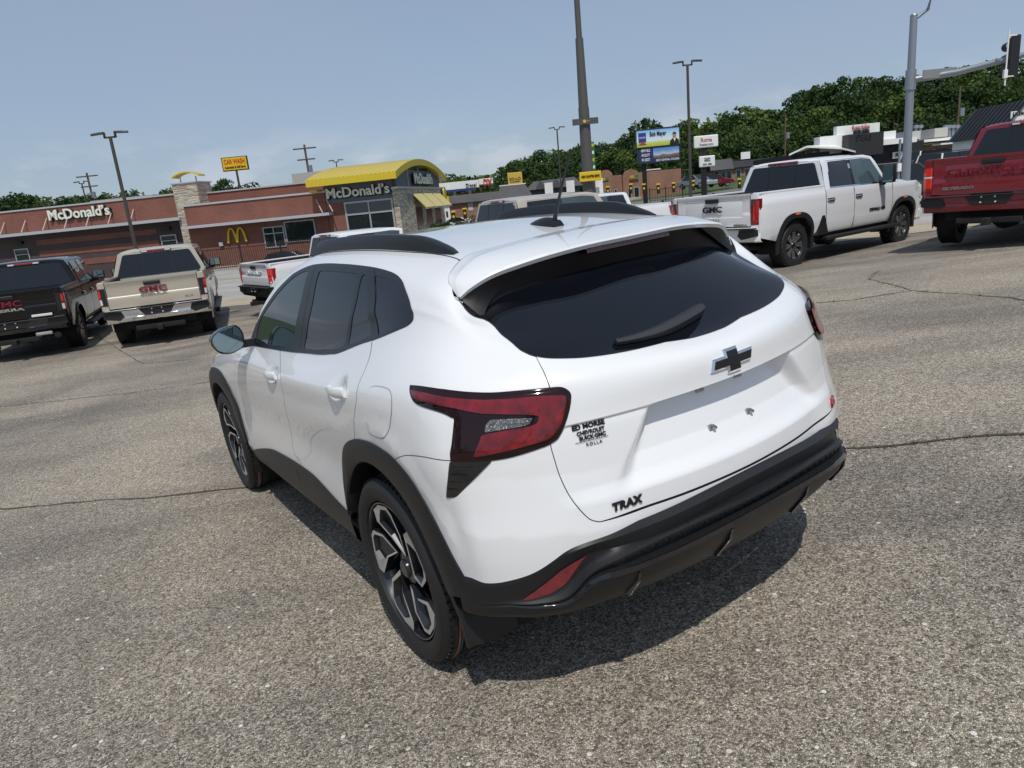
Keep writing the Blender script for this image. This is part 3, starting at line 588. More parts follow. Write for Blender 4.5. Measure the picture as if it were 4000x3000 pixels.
    for k, u in enumerate((4.50, 4.80)):
        for s in (-1, 1):
            a = FB(np.array([u]), np.array([9.3]))[0]; b = FB(np.array([u]), np.array([11]))[0]; m_ = FB(np.array([u]), np.array([10]))[0]
            mb = MB(); mb.prism([(a[0] - .002, a[2]), (m_[0] - .010, m_[2]), (b[0] - .012, b[2]), (b[0] + .02, b[2]), (a[0] + .02, a[2])], 'y', s * a[1] - .005, s * a[1] + .005); mb.build('diffuser_fin', BLK_GL, bump)
    # --- mud flaps, wheel wells, light-blocking floor boxes
    for s in (1, -1):
        mb = MB(); pr = [(-.385, .46), (-.41, .44), (-.455, .33), (-.465, .235), (-.452, .235), (-.435, .33), (-.37, .44)]
        rings = [[(x, y * s, z + (.015 if y > .85 else 0)) for x, z in pr] for y in (.70, .74, .80, .868, .885)]; mb.ring(rings); mb.build('mud_flap', BLK_PL, root, smooth=40)
        for cx in (0, 2.7):
            mb = MB(); mb.ring([[(cx + r * math.cos(a), y * s, .345 + r * math.sin(a)) for r, y in ((.43, .868), (.44, .55), (.05, .53))] for a in np.linspace(-.35, math.pi + .35, 30)], close=False); mb.build('wheel_liner', LINER, root, fix=False)
    mb = MB(); mb.box((1.35, 0, .36), (1.85, 1.58, .20)); mb.box((1.45, 0, .37), (3.9, 1.05, .18)); mb.build('underbody_light_block', LINER, root)  # plain dark boxes added under the body to block light
    # --- wheels
    def wheel(cx, s, spin):
        w = MB()
        prof = [(.262, -.02), (.268, .0), (.280, .008), (.300, .013), (.320, .011), (.337, -.002), (.346, -.018), (.349, -.030), (.3515, -.034), (.3515, -.060), (.344, -.062), (.344, -.070), (.3525, -.072), (.3530, -.110), (.345, -.112), (.345, -.120), (.3530, -.122), (.3530, -.150), (.345, -.152), (.345, -.160), (.352, -.162), (.349, -.20), (.340, -.225), (.30, -.235), (.26, -.225)]
        yo = .888
        ty = MB(); ty.lathe([(r, (t + yo) * s) for r, t in prof], 'y', (cx, 0, .347), n=72); tyo = ty.build('wheel', RUBBER, root, smooth=30)
        tr = MB()
        for k in range(72):   # shoulder sipes
            a = 2 * math.pi * (k + .3) / 72; R_ = Matrix.Rotation(a, 3, 'Y'); p = R_ @ Vector((0, 0, .3462)); M_ = R_
            tr.box((cx + p.x, (yo - .028) * s, .347 + p.z), (.003, .036, .009), M=M_)
        tag(tr.build('tread_groove', INK, tyo), kind='stuff')
        for nm, m_, y0, y1 in (('paint_stripe', ORANGE, -.041, -.047), ('paint_stripe', BLUE_S, -.052, -.058)):
            q = MB(); q.lathe([(.3525, (y0 + yo) * s), (.3525, (y1 + yo) * s)], 'y', (cx, 0, .347), n=64); q.build(nm, m_, tyo, smooth=40)
        rm = MB(); rm.lathe([(.262, (yo - .02) * s), (.259, (yo - .004) * s), (.254, (yo - .004) * s), (.247, (yo - .02) * s), (.240, (yo - .06) * s), (.232, (yo - .16) * s), (.06, (yo - .17) * s), (0.001, (yo - .17) * s)], 'y', (cx, 0, .347), n=64); rm.build('rim', RIM_D, tyo, smooth=35)
        sp = MB(); al = MB()
        petal = [(.066, 78), (.160, 87), (.228, 101), (.247, 110), (.250, 128), (.248, 144), (.205, 149), (.120, 122)]
        for q in range(5):
            base = -18 + 72 * q + spin
            def pol(r, a): a = rad(a + base); return Vector((cx + r * math.cos(a) * -1, 0, .347 + r * math.sin(a)))
            o_ = [pol(r, a) for r, a in petal]; cen = sum(o_, Vector()) / len(o_)
            tw = [.16, .13, .19, .20, .24, .46, .27, .19]
            i_ = [p + (cen - p) * t for p, t in zip(o_, tw)]
            dep = [(.026 if p[0] < .1 else .012 if p[0] < .19 else .006) for p in petal]
            Y = lambda p, d: Vector((p.x, (yo - d) * s, p.z))
            n = len(o_)
            for k in range(n):
                j = (k + 1) % n
                al.add([Y(o_[k], dep[k]), Y(o_[j], dep[j]), Y(i_[j], dep[j]), Y(i_[k], dep[k])], [(0, 1, 2, 3)])
                sp.add([Y(i_[k], dep[k]), Y(i_[j], dep[j]), Y(cen + (i_[j] - cen) * .72, .055), Y(cen + (i_[k] - cen) * .72, .055)], [(0, 1, 2, 3)])
                sp.add([Y(o_[k], dep[k]), Y(o_[j], dep[j]), Y(o_[j], .06), Y(o_[k], .06)], [(0, 1, 2, 3)])
            # dark backs of the spokes at the rim
            sp.add([Y(pol(.258, 104), .018), Y(pol(.258, 150), .018), Y(pol(.10, 118), .05), Y(pol(.10, 92), .05)], [(0, 1, 2, 3)])
            b = pol(.112, 168 - 12); sp.cyl((b.x, (yo - .075) * s, b.z), (b.x, (yo - .045) * s, b.z), .010, n=8)
        sp.lathe([(.001, (yo - .018) * s), (.028, (yo - .018) * s), (.034, (yo - .022) * s), (.036, (yo - .03) * s), (.062, (yo - .036) * s), (.080, (yo - .07) * s)], 'y', (cx, 0, .347), n=32)
        sp.build('spokes', RIM_D, tyo, smooth=25); al.build('machined_face', ALU, tyo, fix=False)
    for s in (1, -1):
        wheel(0, s, 0); wheel(2.7, s, 26)
    # --- spoiler
    FR = [tuple(S(u, v)[0] + [0, 0, .003]) for u, v in ((3.612, 1.98), (3.612, 1.78), (3.613, 1.62), (3.618, 1.47))] + [(-.207, .568, 1.375), (-.262, .616, 1.345), (-.33, .628, 1.293)]
    TE = [(-.456, 0, 1.384), (-.453, .19, 1.384), (-.432, .33, 1.376), (-.41, .45, 1.363), (-.388, .53, 1.349), (-.358, .592, 1.323), (-.336, .627, 1.298)]
    fr = np.array(curve(FR, 6)); te = np.array(curve(TE, 6)); full = lambda L: np.concatenate([L[::-1] * [1, -1, 1], L[1:]])
    fr, te = full(fr), full(te); n = len(fr); rows_ = []
    for k, a in enumerate((0, .03, .08, .30, .34, .38, .6, .8, .92, .97, 1.0)):
        z = .010 * math.sin(math.pi * min(a, 1)) + (.003 if a >= .34 else 0) - (.008 if a == 0 else 0)
        q = fr + (te - fr) * a; wz = 1 - np.abs(np.linspace(-1, 1, n)) ** 4; q = q + np.outer(wz * z, [0, 0, 1]); rows_.append(q)
    lip = te + [-.003, 0, -.004]; rows_.append(lip); lip2 = te + [.005, 0, -.016]; rows_.append(lip2)
    spo_o = MB(); spo_o.ring([list(r) for r in rows_], close=False); spoiler = spo_o.build('roof_spoiler', PAINT_W, root, smooth=50, fix=False)
    und = [lip2 + [.0, 0, -.001], lip2 + [.03, 0, -.002]]
    inn = np.array([S(np.interp(abs(y), [0, .3, .44, .53, .63], [4.98, 4.58, 4.37, 4.15, 3.86]), 1.25)[0] for y in te[:, 1]]); inn[:, 1] = np.sign(te[:, 1]) * np.abs(inn[:, 1]) ; inn[:, 2] -= .002
    und.append(inn); mb = MB(); mb.ring([list(r) for r in und], close=False); mb.build('spoiler_underside', FIN_B, spoiler, smooth=40, fix=False)
    for s in (1, -1):
        K0, K1 = np.array((-.336, .6265, 1.289)), np.array((-.392, .590, 1.2235)); top = np.array(curve([TE[6], TE[5], TE[4], TE[3], (-.424, .38, 1.371)], 5)) + [.005, 0, -.016]; top[0] = K0; rows_f = []; NT = len(top)
        for k in range(NT):
            a = k / (NT - 1); P0 = K0 + (K1 - K0) * a; P1 = top[k]; row = []
            for q in np.linspace(0, 1, 9):
                p = P0 + (P1 - P0) * q; pull = (K0 - p) * .28 * a * (4 * q * (1 - q)) ; row.append(p + pull + np.array((.010, -.006, -.004)) * (4 * q * (1 - q)) * a)
            rows_f.append([(p[0], p[1] * s, p[2]) for p in row])
        mb = MB(); mb.ring(rows_f, close=False); mb.build('spoiler_side_fin', FIN_B, spoiler, smooth=60)
    mb = MB(); L = [p for p in te if abs(p[1]) < .20]; mb.ring([[(p[0] + .012, p[1], p[2] - .017), (p[0] + .010, p[1], p[2] - .032), (p[0] + .03, p[1], p[2] - .038)] for p in L], close=False); mb.build('high_brake_light', BRAKE, spoiler, smooth=30)
    # --- roof rails
    for s in (1, -1):
        rings = []; N = 44
        for k in range(N):
            a = k / (N - 1); u = 1.80 + a * (3.545 - 1.80); v = 1.445 + .020 * a; p = S(u, v)[0]; h = .046 * math.sin(math.pi / 2 * min(1, a / .30)) ** .8 * math.sin(math.pi / 2 * min(1, (1 - a) / .16)) ** .9 + .004
            w = .021 * (.55 + .45 * min(1, a / .08, (1 - a) / .03)); y0 = p[1]
            sec = [(-w - .004, -.012), (-w, .25 * h), (-w * .8, .8 * h), (-w * .35, h), (w * .35, h), (w * .85, .82 * h), (w, .5 * h), (w + .006, -.012)]
            rings.append([(p[0], (y0 + dy) * s, p[2] + dz) for dy, dz in sec])
        mb = MB(); mb.ring(rings); mb.build('roof_rail', BLK_GL if False else BLK_TRIM, root, smooth=40)
    # --- antenna
    mb = MB(); rings = []
    for k in range(11):
        a = k / 10; x = .115 - a * .185; w = .034 * math.sin(math.pi * min(.98, .12 + a * .62)) ** .6; h = .042 * math.sin(math.pi * (.06 + .60 * a)) ** .9 if a < .85 else .036; base = S(3.38 + a * .18, 1.98)[0][2] - .004
        rings.append([(x, w * c_, base + max(0, h * (1 - abs(c_) ** 2.2))) for c_ in np.linspace(-1, 1, 9)])
    mb.ring(rings); b_ = rings[-1]
    ant = mb.build('antenna', BLK_TRIM, root, smooth=50)
    z0 = S(3.54, 1.98)[0][2]
    mb = MB(); mb.tube([(-.045, 0, z0 + .028), (-.062, 0, z0 + .055), (-.095, 0, z0 + .11), (-.20, 0, z0 + .265)], [.010, .0075, .0055, .0035], 8); mb.build('antenna_mast', BLK_TRIM, ant, smooth=60)
    # --- mirrors
    for s in (1, -1):
        poly = roundpoly([(1.032, 1.120), (1.005, 1.062), (.945, 1.046), (.868, 1.072), (.862, 1.150), (.885, 1.192), (.965, 1.186), (1.015, 1.160)], .03)
        c_ = np.mean(poly, 0); sc = lambda k, dx: [(dx, (c_[0] + (p[0] - c_[0]) * k) * s, c_[1] + (p[1] - c_[1]) * k) for p in poly]
        mb = MB(); mb.ring([sc(.95, 1.700), sc(1.03, 1.694), sc(1.05, 1.71), sc(1.0, 1.76), sc(.85, 1.82), sc(.5, 1.86), sc(.1, 1.868)]); mh = mb.build('door_mirror', BLK_GL, root, smooth=50)
        mb = MB(); mb.ring([sc(.97, 1.6935), sc(.90, 1.693)], caps=(False, True)); mb.build('mirror_glass', mat('mirror_glass', (.26, .33, .33), .01, 1.0), mh)
        mb = MB(); mb.ring([[(1.73, .80 * s, 1.055), (1.80, .80 * s, 1.055), (1.80, .80 * s, 1.095), (1.73, .80 * s, 1.095)], [(1.74, .89 * s, 1.060), (1.79, .89 * s, 1.060), (1.79, .89 * s, 1.10), (1.74, .89 * s, 1.10)]]); mb.build('mirror_arm', BLK_TRIM, mh)
    # --- door handles
    for (hu, hv) in HAND:
        p = S(hu, hv)[0]
        for s in (1, -1):
            mb = MB(); rings = []
            for a in np.linspace(0, 1, 13):
                x = p[0] + .095 - a * .20; r = .006 + .015 * smooth01(a * 1.3) - (.006 if a > .97 else 0); y = p[1] + .012 + .016 * math.sin(math.pi * min(1, a * 1.1)) - .012 * (a < .05)
                rings.append([(x, (y + r * .55 * math.cos(q)) * s, p[2] + .006 + r * 1.1 * math.sin(q)) for q in np.linspace(0, 2 * math.pi, 10, endpoint=False)])
            mb.ring(rings); mb.build('door_handle', PAINT_W, root, smooth=60)
    # --- wiper
    def onglass(y, z):
        u, v = 4.98 - y * 1.05, .9
        for _ in range(25):
            p = S(u, v)[0]; e = .002; J = np.stack([(S(u + e, v)[0] - p)[[1, 2]] / e, (S(u, v + e)[0] - p)[[1, 2]] / e], 1); st = np.linalg.solve(J, np.array((y, z)) - p[[1, 2]]); u += np.clip(st[0], -.2, .2); v += np.clip(st[1], -.2, .2)
        return S(u, v)[0], surf_normal(S, np.array([u]), np.array([v]))[0]
    W0, W1 = WIP
    mb = MB(); rings = []
    for a in np.linspace(0, 1, 16):
        y, z = W0[0] + (W1[0] - W0[0]) * a, W0[1] + (W1[1] - W0[1]) * a - .012 * math.sin(math.pi * a)
        sy = abs(y); p, nn = onglass(sy, z); p = np.array((p[0], y, p[2])); nn = nn * [1, 1 if y > 0 else -1, 1]
        w = .010 + .010 * min(1, a / .55) - (.004 if a > .96 else 0); h = .020 + .020 * smooth01(a * 1.3); up = np.cross(nn, np.array((0, 1., 0))); up /= np.linalg.norm(up); up = up * (1 if up[2] > 0 else -1)
        rings.append([p + nn * .006 - up * w * .8, p + nn * .006 + up * w * .8, p + nn * h * .8 + up * w, p + nn * h + up * w * .3, p + nn * h * .9 - up * w * .8])
    mb.ring(rings); mb.build('rear_wiper', mat('wiper_black', (.030, .032, .035), .45), rw, smooth=35)
    # --- badges on the tailgate
    def xt(y, z):
        u, v = 4.98 - abs(y) * 1.03, .6
        for _ in range(25):
            p = S(u, v)[0]; e = .002; J = np.stack([(S(u + e, v)[0] - p)[[1, 2]] / e, (S(u, v + e)[0] - p)[[1, 2]] / e], 1); st = np.linalg.solve(J, np.array((abs(y), z)) - p[[1, 2]]); u += np.clip(st[0], -.2, .2); v += np.clip(st[1], -.2, .2)
        return Sd(np.array([u]), np.array([v]))[0][0]
    def bow(k, d):   # (y to the left, z) outline of the cross emblem
        a = [(.098, -.019), (.028, -.019), (.028, -.038), (-.033, -.038), (-.033, -.019), (-.084, -.019), (-.098, .019), (-.028, .019), (-.028, .038), (.033, .038), (.033, .019), (.084, .019)]
        a = poly_in(a, k); return [(xt(float(y), .978 + float(z)) - d, float(y), .978 + float(z)) for y, z in a]
    mb = MB(); mb.ring([bow(0, -.004), bow(0, .004), bow(.006, .009)], caps=(False, True)); em = mb.build('emblem', CHROME, tail, fix=True)
    mb = MB(); mb.ring([bow(.0065, .0085), bow(.007, .0102)], caps=(False, True)); mb.build('emblem_face', mat('emblem_black', (.008, .008, .010), .35), em)
    def badge(body, y, z, size, m_, ex, off=0., width=None, sh=0., name='lettering', spacing=1.):
        e = .02; ty = np.array((xt(y - e, z) - xt(y + e, z), -2 * e, 0)); tz = np.array((xt(y, z + e) - xt(y, z - e), 0, 2 * e))
        return text(body, size, frame((xt(y, z) - .003, y, z), ty, tz), m_, tail, name, ex, off, width, shear=sh, spacing=spacing)
    badge('TRAX', .470, .672, .031, INK, .0025, .0016, -.100, .12, spacing=1.15)
    badge('ED MORSE', .519, .9115, .0195, INK, .0008, .0009, -.098)
    badge('CHEVROLET', .517, .8945, .0150, INK, .0008, .0006, -.084); badge('BUICK\u00b7GMC', .515, .8795, .0150, INK, .0008, .0006, -.080)
    badge('ROLLA', .515, .8600, .0125, INK, .0008, 0, -.048, spacing=1.25)
    mb = MB(); a = [(xt(y, .8695) - .0035, y, .8695 + dz) for y in np.linspace(.566, .472, 8) for dz in (0,)]; mb.ring([[(p[0], p[1], p[2]), (p[0], p[1], p[2] + .0016)] for p in a], close=False); mb.build('rule_line', INK, tail)
    badge('RS', -.585, .665, .042, mat('badge_red', (.38, .02, .03), .25, .3, coat=1), .005, .001, -.062, .25)
    for y, z in ((.089, .783), (-.089, .783), (.089, .900), (-.089, .900)):
        x = xt(y, z); mb = MB(); mb.bbox((x - .004, y + .004, z), (.012, .018, .018), .003); mb.cyl((x - .008, y - .003, z), (x - .020, y - .003, z), .0085, .005, n=10); mb.build('plate_bolt', STEEL, tail, smooth=30)
    return root

# ================================================================== pickups and other parked cars
CHR_T = mat('bumper_chrome', (.78, .79, .80), .10, 1.0)
TRIM_B = mat('truck_black_trim', (.014, .014, .015), .45)
GLASS_T = mat('truck_glass', (.010, .012, .015), .02, 0, .6)
T_RED = mat('truck_lamp_red', (.36, .012, .016), .10, 0, .6, coat=1)
T_REDB = mat('truck_lamp_sunlit', (.75, .035, .025), .12, 0, .6, coat=1)  # brighter red paints sun caught in the lens; the lamp is unlit
T_WHT = mat('truck_lamp_white', (.75, .74, .74), .12, 0, .6, coat=1)
T_AMB = mat('amber_marker', (.80, .22, .03), .2, 0, .5, coat=1)
UNDER = mat('truck_underside', (.012, .012, .012), .9)
BED = mat('bed_liner', (.02, .02, .02), .8)
RIM_S = mat('truck_rim_bright', (.45, .45, .46), .25, .9); RIM_B = mat('truck_rim_black', (.014, .014, .016), .25, .3, coat=.5)
MIRR = mat('truck_mirror_glass', (.35, .45, .43), .02, 1.0)
_wheels = {}
def truck_wheel(parent, x, y, r, style):
    key = (r, style)
    s = 1 if y > 0 else -1
    if key not in _wheels:
        w = .27; ty = MB(); rr = r * .62
        ty.lathe([(rr, -.02), (rr * 1.05, 0), (r * .80, .012), (r * .93, .006), (r * .985, -.02), (r, -.045), (r, -w + .045), (r * .985, -w + .02), (r * .93, -w), (rr, -w)], 'y', n=40)
        kn = MB()
        for k in range(36):
            a = 2 * math.pi * k / 36; M_ = Matrix.Rotation(a, 3, 'Y'); p = M_ @ Vector((0, 0, r * .99)); kn.box((p.x, -.03, p.z), (.035, .05, .022), M=M_); kn.box((p.x, -w + .03, p.z), (.035, .05, .022), M=M_)
        rb = MB(); rb.lathe([(rr + .004, -.012), (rr - .006, -.008), (rr * .93, -.03), (rr * .86, -.09), (.02, -.10), (.001, -.10)], 'y', n=32)
        sp = MB(); n = {'hd': 8, 'multi': 6}.get(style, 6)
        for k in range(n):
            for d in ((-.12, .12) if style == 'hd' else (-.16, .16)):
                a = 2 * math.pi * k / n; c0, s0 = math.cos(a + d * .7), math.sin(a + d * .7); c1, s1 = math.cos(a + d * 1.1), math.sin(a + d * 1.1); wd = .018 if style == 'hd' else .022
                P0 = Vector((c0 * .06, 0, s0 * .06)); P1 = Vector((c1 * rr * .95, 0, s1 * rr * .95)); t = Vector((-s0, 0, c0)) * wd
                q = [P0 + t, P0 - t, P1 - t * 1.1, P1 + t * 1.1]
                sp.ring([[(p.x, -.035 if i < 2 else -.012, p.z) for i, p in enumerate(q)], [(p.x, -.085, p.z) for p in q]])
            if style == 'hd':
                a = 2 * math.pi * k / n; P1 = Vector((math.cos(a) * rr * .93, 0, math.sin(a) * rr * .93)); t = Vector((-math.sin(a), 0, math.cos(a))) * .036; u_ = P1.normalized() * .022
                q = [P1 + t, P1 - t, P1 - t - u_, P1 + t - u_]; sp.ring([[(p.x, -.011, p.z) for p in q], [(p.x, -.06, p.z) for p in q]])
        cp = MB(); cp.lathe([(.001, -.015), (.05, -.018), (.065, -.04), (.085, -.08)], 'y', n=20)
        _wheels[key] = (ty.mesh('t'), kn.mesh('k'), rb.mesh('r'), sp.mesh('s'), cp.mesh('c'))
        shade(_wheels[key][0], 35); shade(_wheels[key][2], 35); shade(_wheels[key][4], 35)
    ty, kn, rb, sp, cp = _wheels[key]
    o = link('wheel', ty, None, parent); ty.materials.clear(); ty.materials.append(RUBBER); o.location = (x, y, r)
    if s < 0: o.rotation_euler = (0, 0, math.pi)
    for nm, me, m in (('tread_block', kn, RUBBER), ('rim', rb, RIM_B), ('spokes', sp, RIM_S), ('hub_cap', cp, RIM_B)):
        if not me.materials: me.materials.append(m)
        q = link(nm, me, None, o)
        if nm == 'tread_block': q['kind'] = 'stuff'

def pickup(name, label, paint, loc, yaw, wb=3.745, hd=False, lamp='sierra', bumper='chrome', style='multi', tire=.415, bed=None, group='pickups parked along the lot edge', letters=None, steps=True, tilt=(0, 0), k=1.0, mir=1.0, window_trim=True, extra=None):
    t = thing(name, label, 'pickup', loc, 0, group); t.rotation_euler = Euler((tilt[1], tilt[0], yaw), 'XYZ'); t.scale = (k, k, k)
    dz = .10 if hd else 0.
    W = 1.0; zs = .50 + dz * .6; zt = 1.36 + dz; zbelt = 1.27 + dz; zr = 1.88 + dz; xr = -1.14; xcab = .78 if wb < 3.9 else .98; xf = wb + .93; arch = tire + .11; xw = wb - .68; xroof = xcab + 1.9
    def hw(x, z):
        z = np.asarray(z, float); x = np.asarray(x, float)
        base = np.interp(z, [zs - .1, zs + .05, zs + .22, .95 + dz, zbelt - .06, zbelt, zt], [W - .10, W - .03, W - .005, W, W - .015, W - .035, W - .06])
        return base - .10 * smooth01((x - (xf - .55)) / .55) - .02 * smooth01((-.85 - x) / .3)
    def hwT(x, z): return hw(np.minimum(x, xf - .5), np.full_like(np.asarray(z, float), zbelt)) - (np.asarray(z, float) - zbelt) * .30 - .6 * np.maximum(0, np.asarray(z, float) - (zr - .10)) ** 1.0
    F = lambda u, v: np.stack([-u, hw(-u, v), v], 1)              # u = -x so that the outside faces out
    G = lambda u, v: np.stack([-u, hwT(-u, v), v], 1)
    def arc(cx, r, n=14): return [(-(cx + r * math.cos(a)), tire + r * math.sin(a)) for a in np.linspace(0, math.pi, n)]
    def arc_pts(cx, up=True):
        pts = [(cx + arch * math.cos(a), tire + arch * math.sin(a)) for a in np.linspace(math.pi, 0, 13)]
        return [(cx - arch, zs)] + [p for p in pts if p[1] > zs] + [(cx + arch, zs)]
    X = lambda L: [(-x, z) for x, z in L]
    # bed side
    bs = [(xr, zs + .28), (xr + .06, zs + .12)] + arc_pts(0) + [(xcab - .012, zs), (xcab - .012, zt - .02), (xcab - .012, zt), (xr, zt)]
    sheet('bed_side', F, X(bs), paint, t, sp=.12, mirror='copy')
    # cab lower: rear door, front door, front wing
    xd = xcab + 1.02; xa = xw
    sheet('rear_door', F, X([(xcab, zs), (xd - .006, zs), (xd - .006, zbelt), (xcab, zbelt + .02)]), paint, t, sp=.15, mirror='copy')
    sheet('front_door', F, X([(xd + .006, zs), (wb - arch - .12, zs), (wb - arch + .02, zs + .35), (wb - arch + .02, zbelt - .02), (xd + .006, zbelt)]), paint, t, sp=.15, mirror='copy')
    sheet('front_wing', F, X([(wb - arch - .105, zs), ] + arc_pts(wb) + [(xf - .15, zs), (xf, zs + .12), (xf, zbelt - .12), (xf - .3, zbelt - .04), (wb - arch + .032, zbelt - .02), (wb - arch + .032, zs + .36)]), paint, t, sp=.12, mirror='copy')
    # greenhouse sides, roof, rear and front screens, bonnet
    gs = [(xcab, zbelt + .015), (xa, zbelt - .02), (xroof + .10, zr - .06), (xroof - .15, zr - .015), (xcab + .18, zr - .015), (xcab + .10, zr - .05)]
    sheet('cab_side', G, X(gs), paint, t, sp=.15, mirror='copy')
    yw = lambda x, z: float(hwT(np.array([x]), np.array([z]))[0])
    def strip(nm, m, cols, sm=50, fix=False, par=t):
        mb = MB(); mb.ring(cols, close=False); return mb.build(nm, m, par, smooth=sm, fix=fix)
    ys = np.linspace(-1, 1, 13)
    prof = [(xcab + .10, zr - .05), (xcab + .13, zr - .02), (xcab + .2, zr - .004), (xcab + .8, zr + .012), (xroof - .5, zr + .01), (xroof - .12, zr - .012), (xroof + .10, zr - .06)]
    strip('cab_roof', paint, [[(x, -y * yw(xcab + .5, zr - .03), z + .012 * (1 - y * y) - .035 * abs(y) ** 8) for y in ys] for x, z in prof])
    rwc = [(xcab + .012, zbelt + .06), (xcab + .095, zr - .055)]
    strip('cab_back', paint, [[(x, -y * yw(x, z), z) for y in ys] for x, z in [(xcab, zbelt - .1), (xcab + .004, zbelt), (xcab + .10, zr - .05)]])
    y1, y2 = yw(xcab, zbelt) - .10, yw(xcab, zr - .06) - .10
    gw = roundpoly([(y1, zbelt + .05), (-y1, zbelt + .05), (-y2, zr - .085), (y2, zr - .085)], .05)
    mb = MB(); fx = lambda z: xcab - .006 + (z - zbelt) / (zr - .05 - zbelt) * .096
    mb.ring([[(fx(z) + .01, y, z) for y, z in gw], [(fx(z) - .006, y, z) for y, z in gw]], caps=(False, True)); rwin = mb.build('rear_window', GLASS_T, t)
    for a in (-.30, .30):
        za, zb_ = zbelt + .07, zr - .10; mb = MB(); mb.add([(fx(za) - .009, a - .006, za), (fx(za) - .009, a + .006, za), (fx(zb_) - .009, a + .006, zb_), (fx(zb_) - .009, a - .006, zb_)], [(0, 1, 2, 3)]); mb.build('slider_frame', TRIM_B, rwin)
    mb = MB(); mb.bbox((xcab + .085, 0, zr - .045), (.05, .62 if not hd else .66, .05), .012); hb = mb.build('high_brake_light', mat('smoked_red', (.16, .05, .07), .2, coat=1), t)
    mb = MB(); mb.box((xcab + .058, 0, zr - .045), (.006, .34, .028)); mb.build('brake_lens', T_RED, hb)
    if lamp != 'hd':
        for s in (-1, 1): mb = MB(); mb.box((xcab + .058, s * .235, zr - .045), (.006, .11, .030)); mb.build('cargo_lens', T_WHT, hb)
    ws = [(xa, zbelt - .02), (xroof + .10, zr - .06)]
    strip('windscreen', GLASS_T, [[(x + .10 * (1 - y * y), -y * yw(x, z), z) for y in ys] for x, z in (ws[1], ((ws[0][0] + ws[1][0]) / 2, (ws[0][1] + ws[1][1]) / 2), ws[0])])
    hood = [(xa + .02, zbelt - .03), (xa + .3, zbelt + .015), (wb + .2, zbelt - .01), (xf - .15, zbelt - .08), (xf - .02, zbelt - .16)]
    strip('bonnet', paint, [[(x + .08 * (1 - y * y), -y * float(hw(x, zbelt)), z + .045 * (1 - y ** 4) - (.03 if abs(y) > .99 else 0)) for y in ys] for x, z in hood])
    mb = MB(); mb.bbox((xf - .08, 0, zs + .30), (.26, 1.66, .72), .06); mb.build('grille', TRIM_B, t)
    mb = MB(); mb.bbox((xf + .02, 0, zs + .02), (.22, 1.78, .26), .05); mb.build('front_bumper', CHR_T if bumper == 'chrome' else paint, t)
    for s in (-1, 1): mb = MB(); mb.bbox((xf - .06, s * .82, zbelt - .30), (.22, .18, .30), .03); mb.build('headlamp', T_WHT, t)
    # side windows
    wf = [(xd + .06, zbelt + .035), (xa - .16, zbelt + .02), (xroof - .02, zr - .115), (xd + .06, zr - .09)]; wr = [(xcab + .20, zbelt + .045), (xd - .045, zbelt + .038), (xd - .045, zr - .09), (xcab + .30, zr - .10)]
    if window_trim: sheet('window_trim', G, X(poly_in([wr[0], wf[1], wf[2], (xroof - .25, zr - .085), wr[3]], -.028)), CHR_T if bumper == 'chrome' or hd else TRIM_B, t, off=.003, sp=.3, mirror='copy')
    sheet('window_pillar', G, X([wr[0], wf[1], wf[2], (xroof - .25, zr - .085), wr[3]]), TRIM_B, t, off=.006, sp=.3, mirror='copy')
    sheet('front_window', G, X(roundpoly(wf, .03)), mat('truck_glass_clear', (.05, .075, .08), .02, 0, .6), t, off=.010, sp=.3, mirror='copy'); sheet('rear_side_window', G, X(roundpoly(wr, .03)), GLASS_T, t, off=.010, sp=.3, mirror='copy')
    for xx in (xcab, xd, wb - arch + .026): ribbon('door_gap', F, [(-xx, zs + .02), (-xx, zbelt)], .012, SEAM, t, off=.001)
    for xx in (xcab + .16, xd + .16):
        for s in (1, -1):
            y = float(hw(xx, zbelt - .20)); mb = MB(); mb.bbox((xx, s * (y + .022), zbelt - .20), (.21, .03, .035), .012); mb.bbox((xx, s * (y + .004), zbelt - .195), (.26, .012, .08), .005); mb.build('door_handle', CHR_T if (hd or bumper == 'chrome') else paint, t)
    # arches and sills
    for cx in (0, wb):
        for s in (1, -1):
            rings = []
            for a in np.linspace(-.12, math.pi + .12, 22):
                r0, r1 = arch - .035, arch + (.065 if hd else .02); ca, sa = math.cos(a), math.sin(a)
                if hd: ca, sa = math.copysign(abs(ca) ** .8, ca), math.copysign(abs(sa) ** .8, sa)
                y = float(hw(cx + arch * ca, max(tire + arch * sa, zs))); rings.append([(cx + r1 * ca, s * (y - .004), tire + r1 * sa), (cx + r1 * ca, s * (y + .02), tire + r1 * sa), (cx + r0 * ca, s * (y + .022), tire + r0 * sa), (cx + (r0) * ca, s * (y - .10), tire + r0 * sa)])
            mb = MB(); mb.ring(rings, close=False); mb.build('arch_trim', TRIM_B if hd or extra == 'black_arch' else paint, t, smooth=40)
            if hd: mb = MB(); y = float(hw(cx, .95 + dz)); mb.bbox((cx, s * (y + .018), tire + arch + .038), (.15, .022, .035), .008); mb.build('side_marker', T_AMB, t)
            mb = MB(); mb.ring([[(cx + (arch - .01) * math.cos(a), s * .95, tire + (arch - .01) * math.sin(a)), (cx + (arch + .02) * math.cos(a), s * .55, tire + (arch + .02) * math.sin(a)), (cx, s * .55, tire)] for a in np.linspace(-.2, math.pi + .2, 20)], close=False); mb.build('wheel_liner', UNDER, t, fix=False)
    if steps:
        for s in (1, -1): mb = MB(); mb.bbox(((xcab + wb - arch) / 2 + .1, s * (W - .02), zs - .10), (wb - arch - xcab + .35, .20, .07), .025); mb.bbox((wb / 2 + .3, s * .84, zs - .02), (wb - 2 * arch - .1, .10, .10), .02); mb.build('side_step', TRIM_B, t)
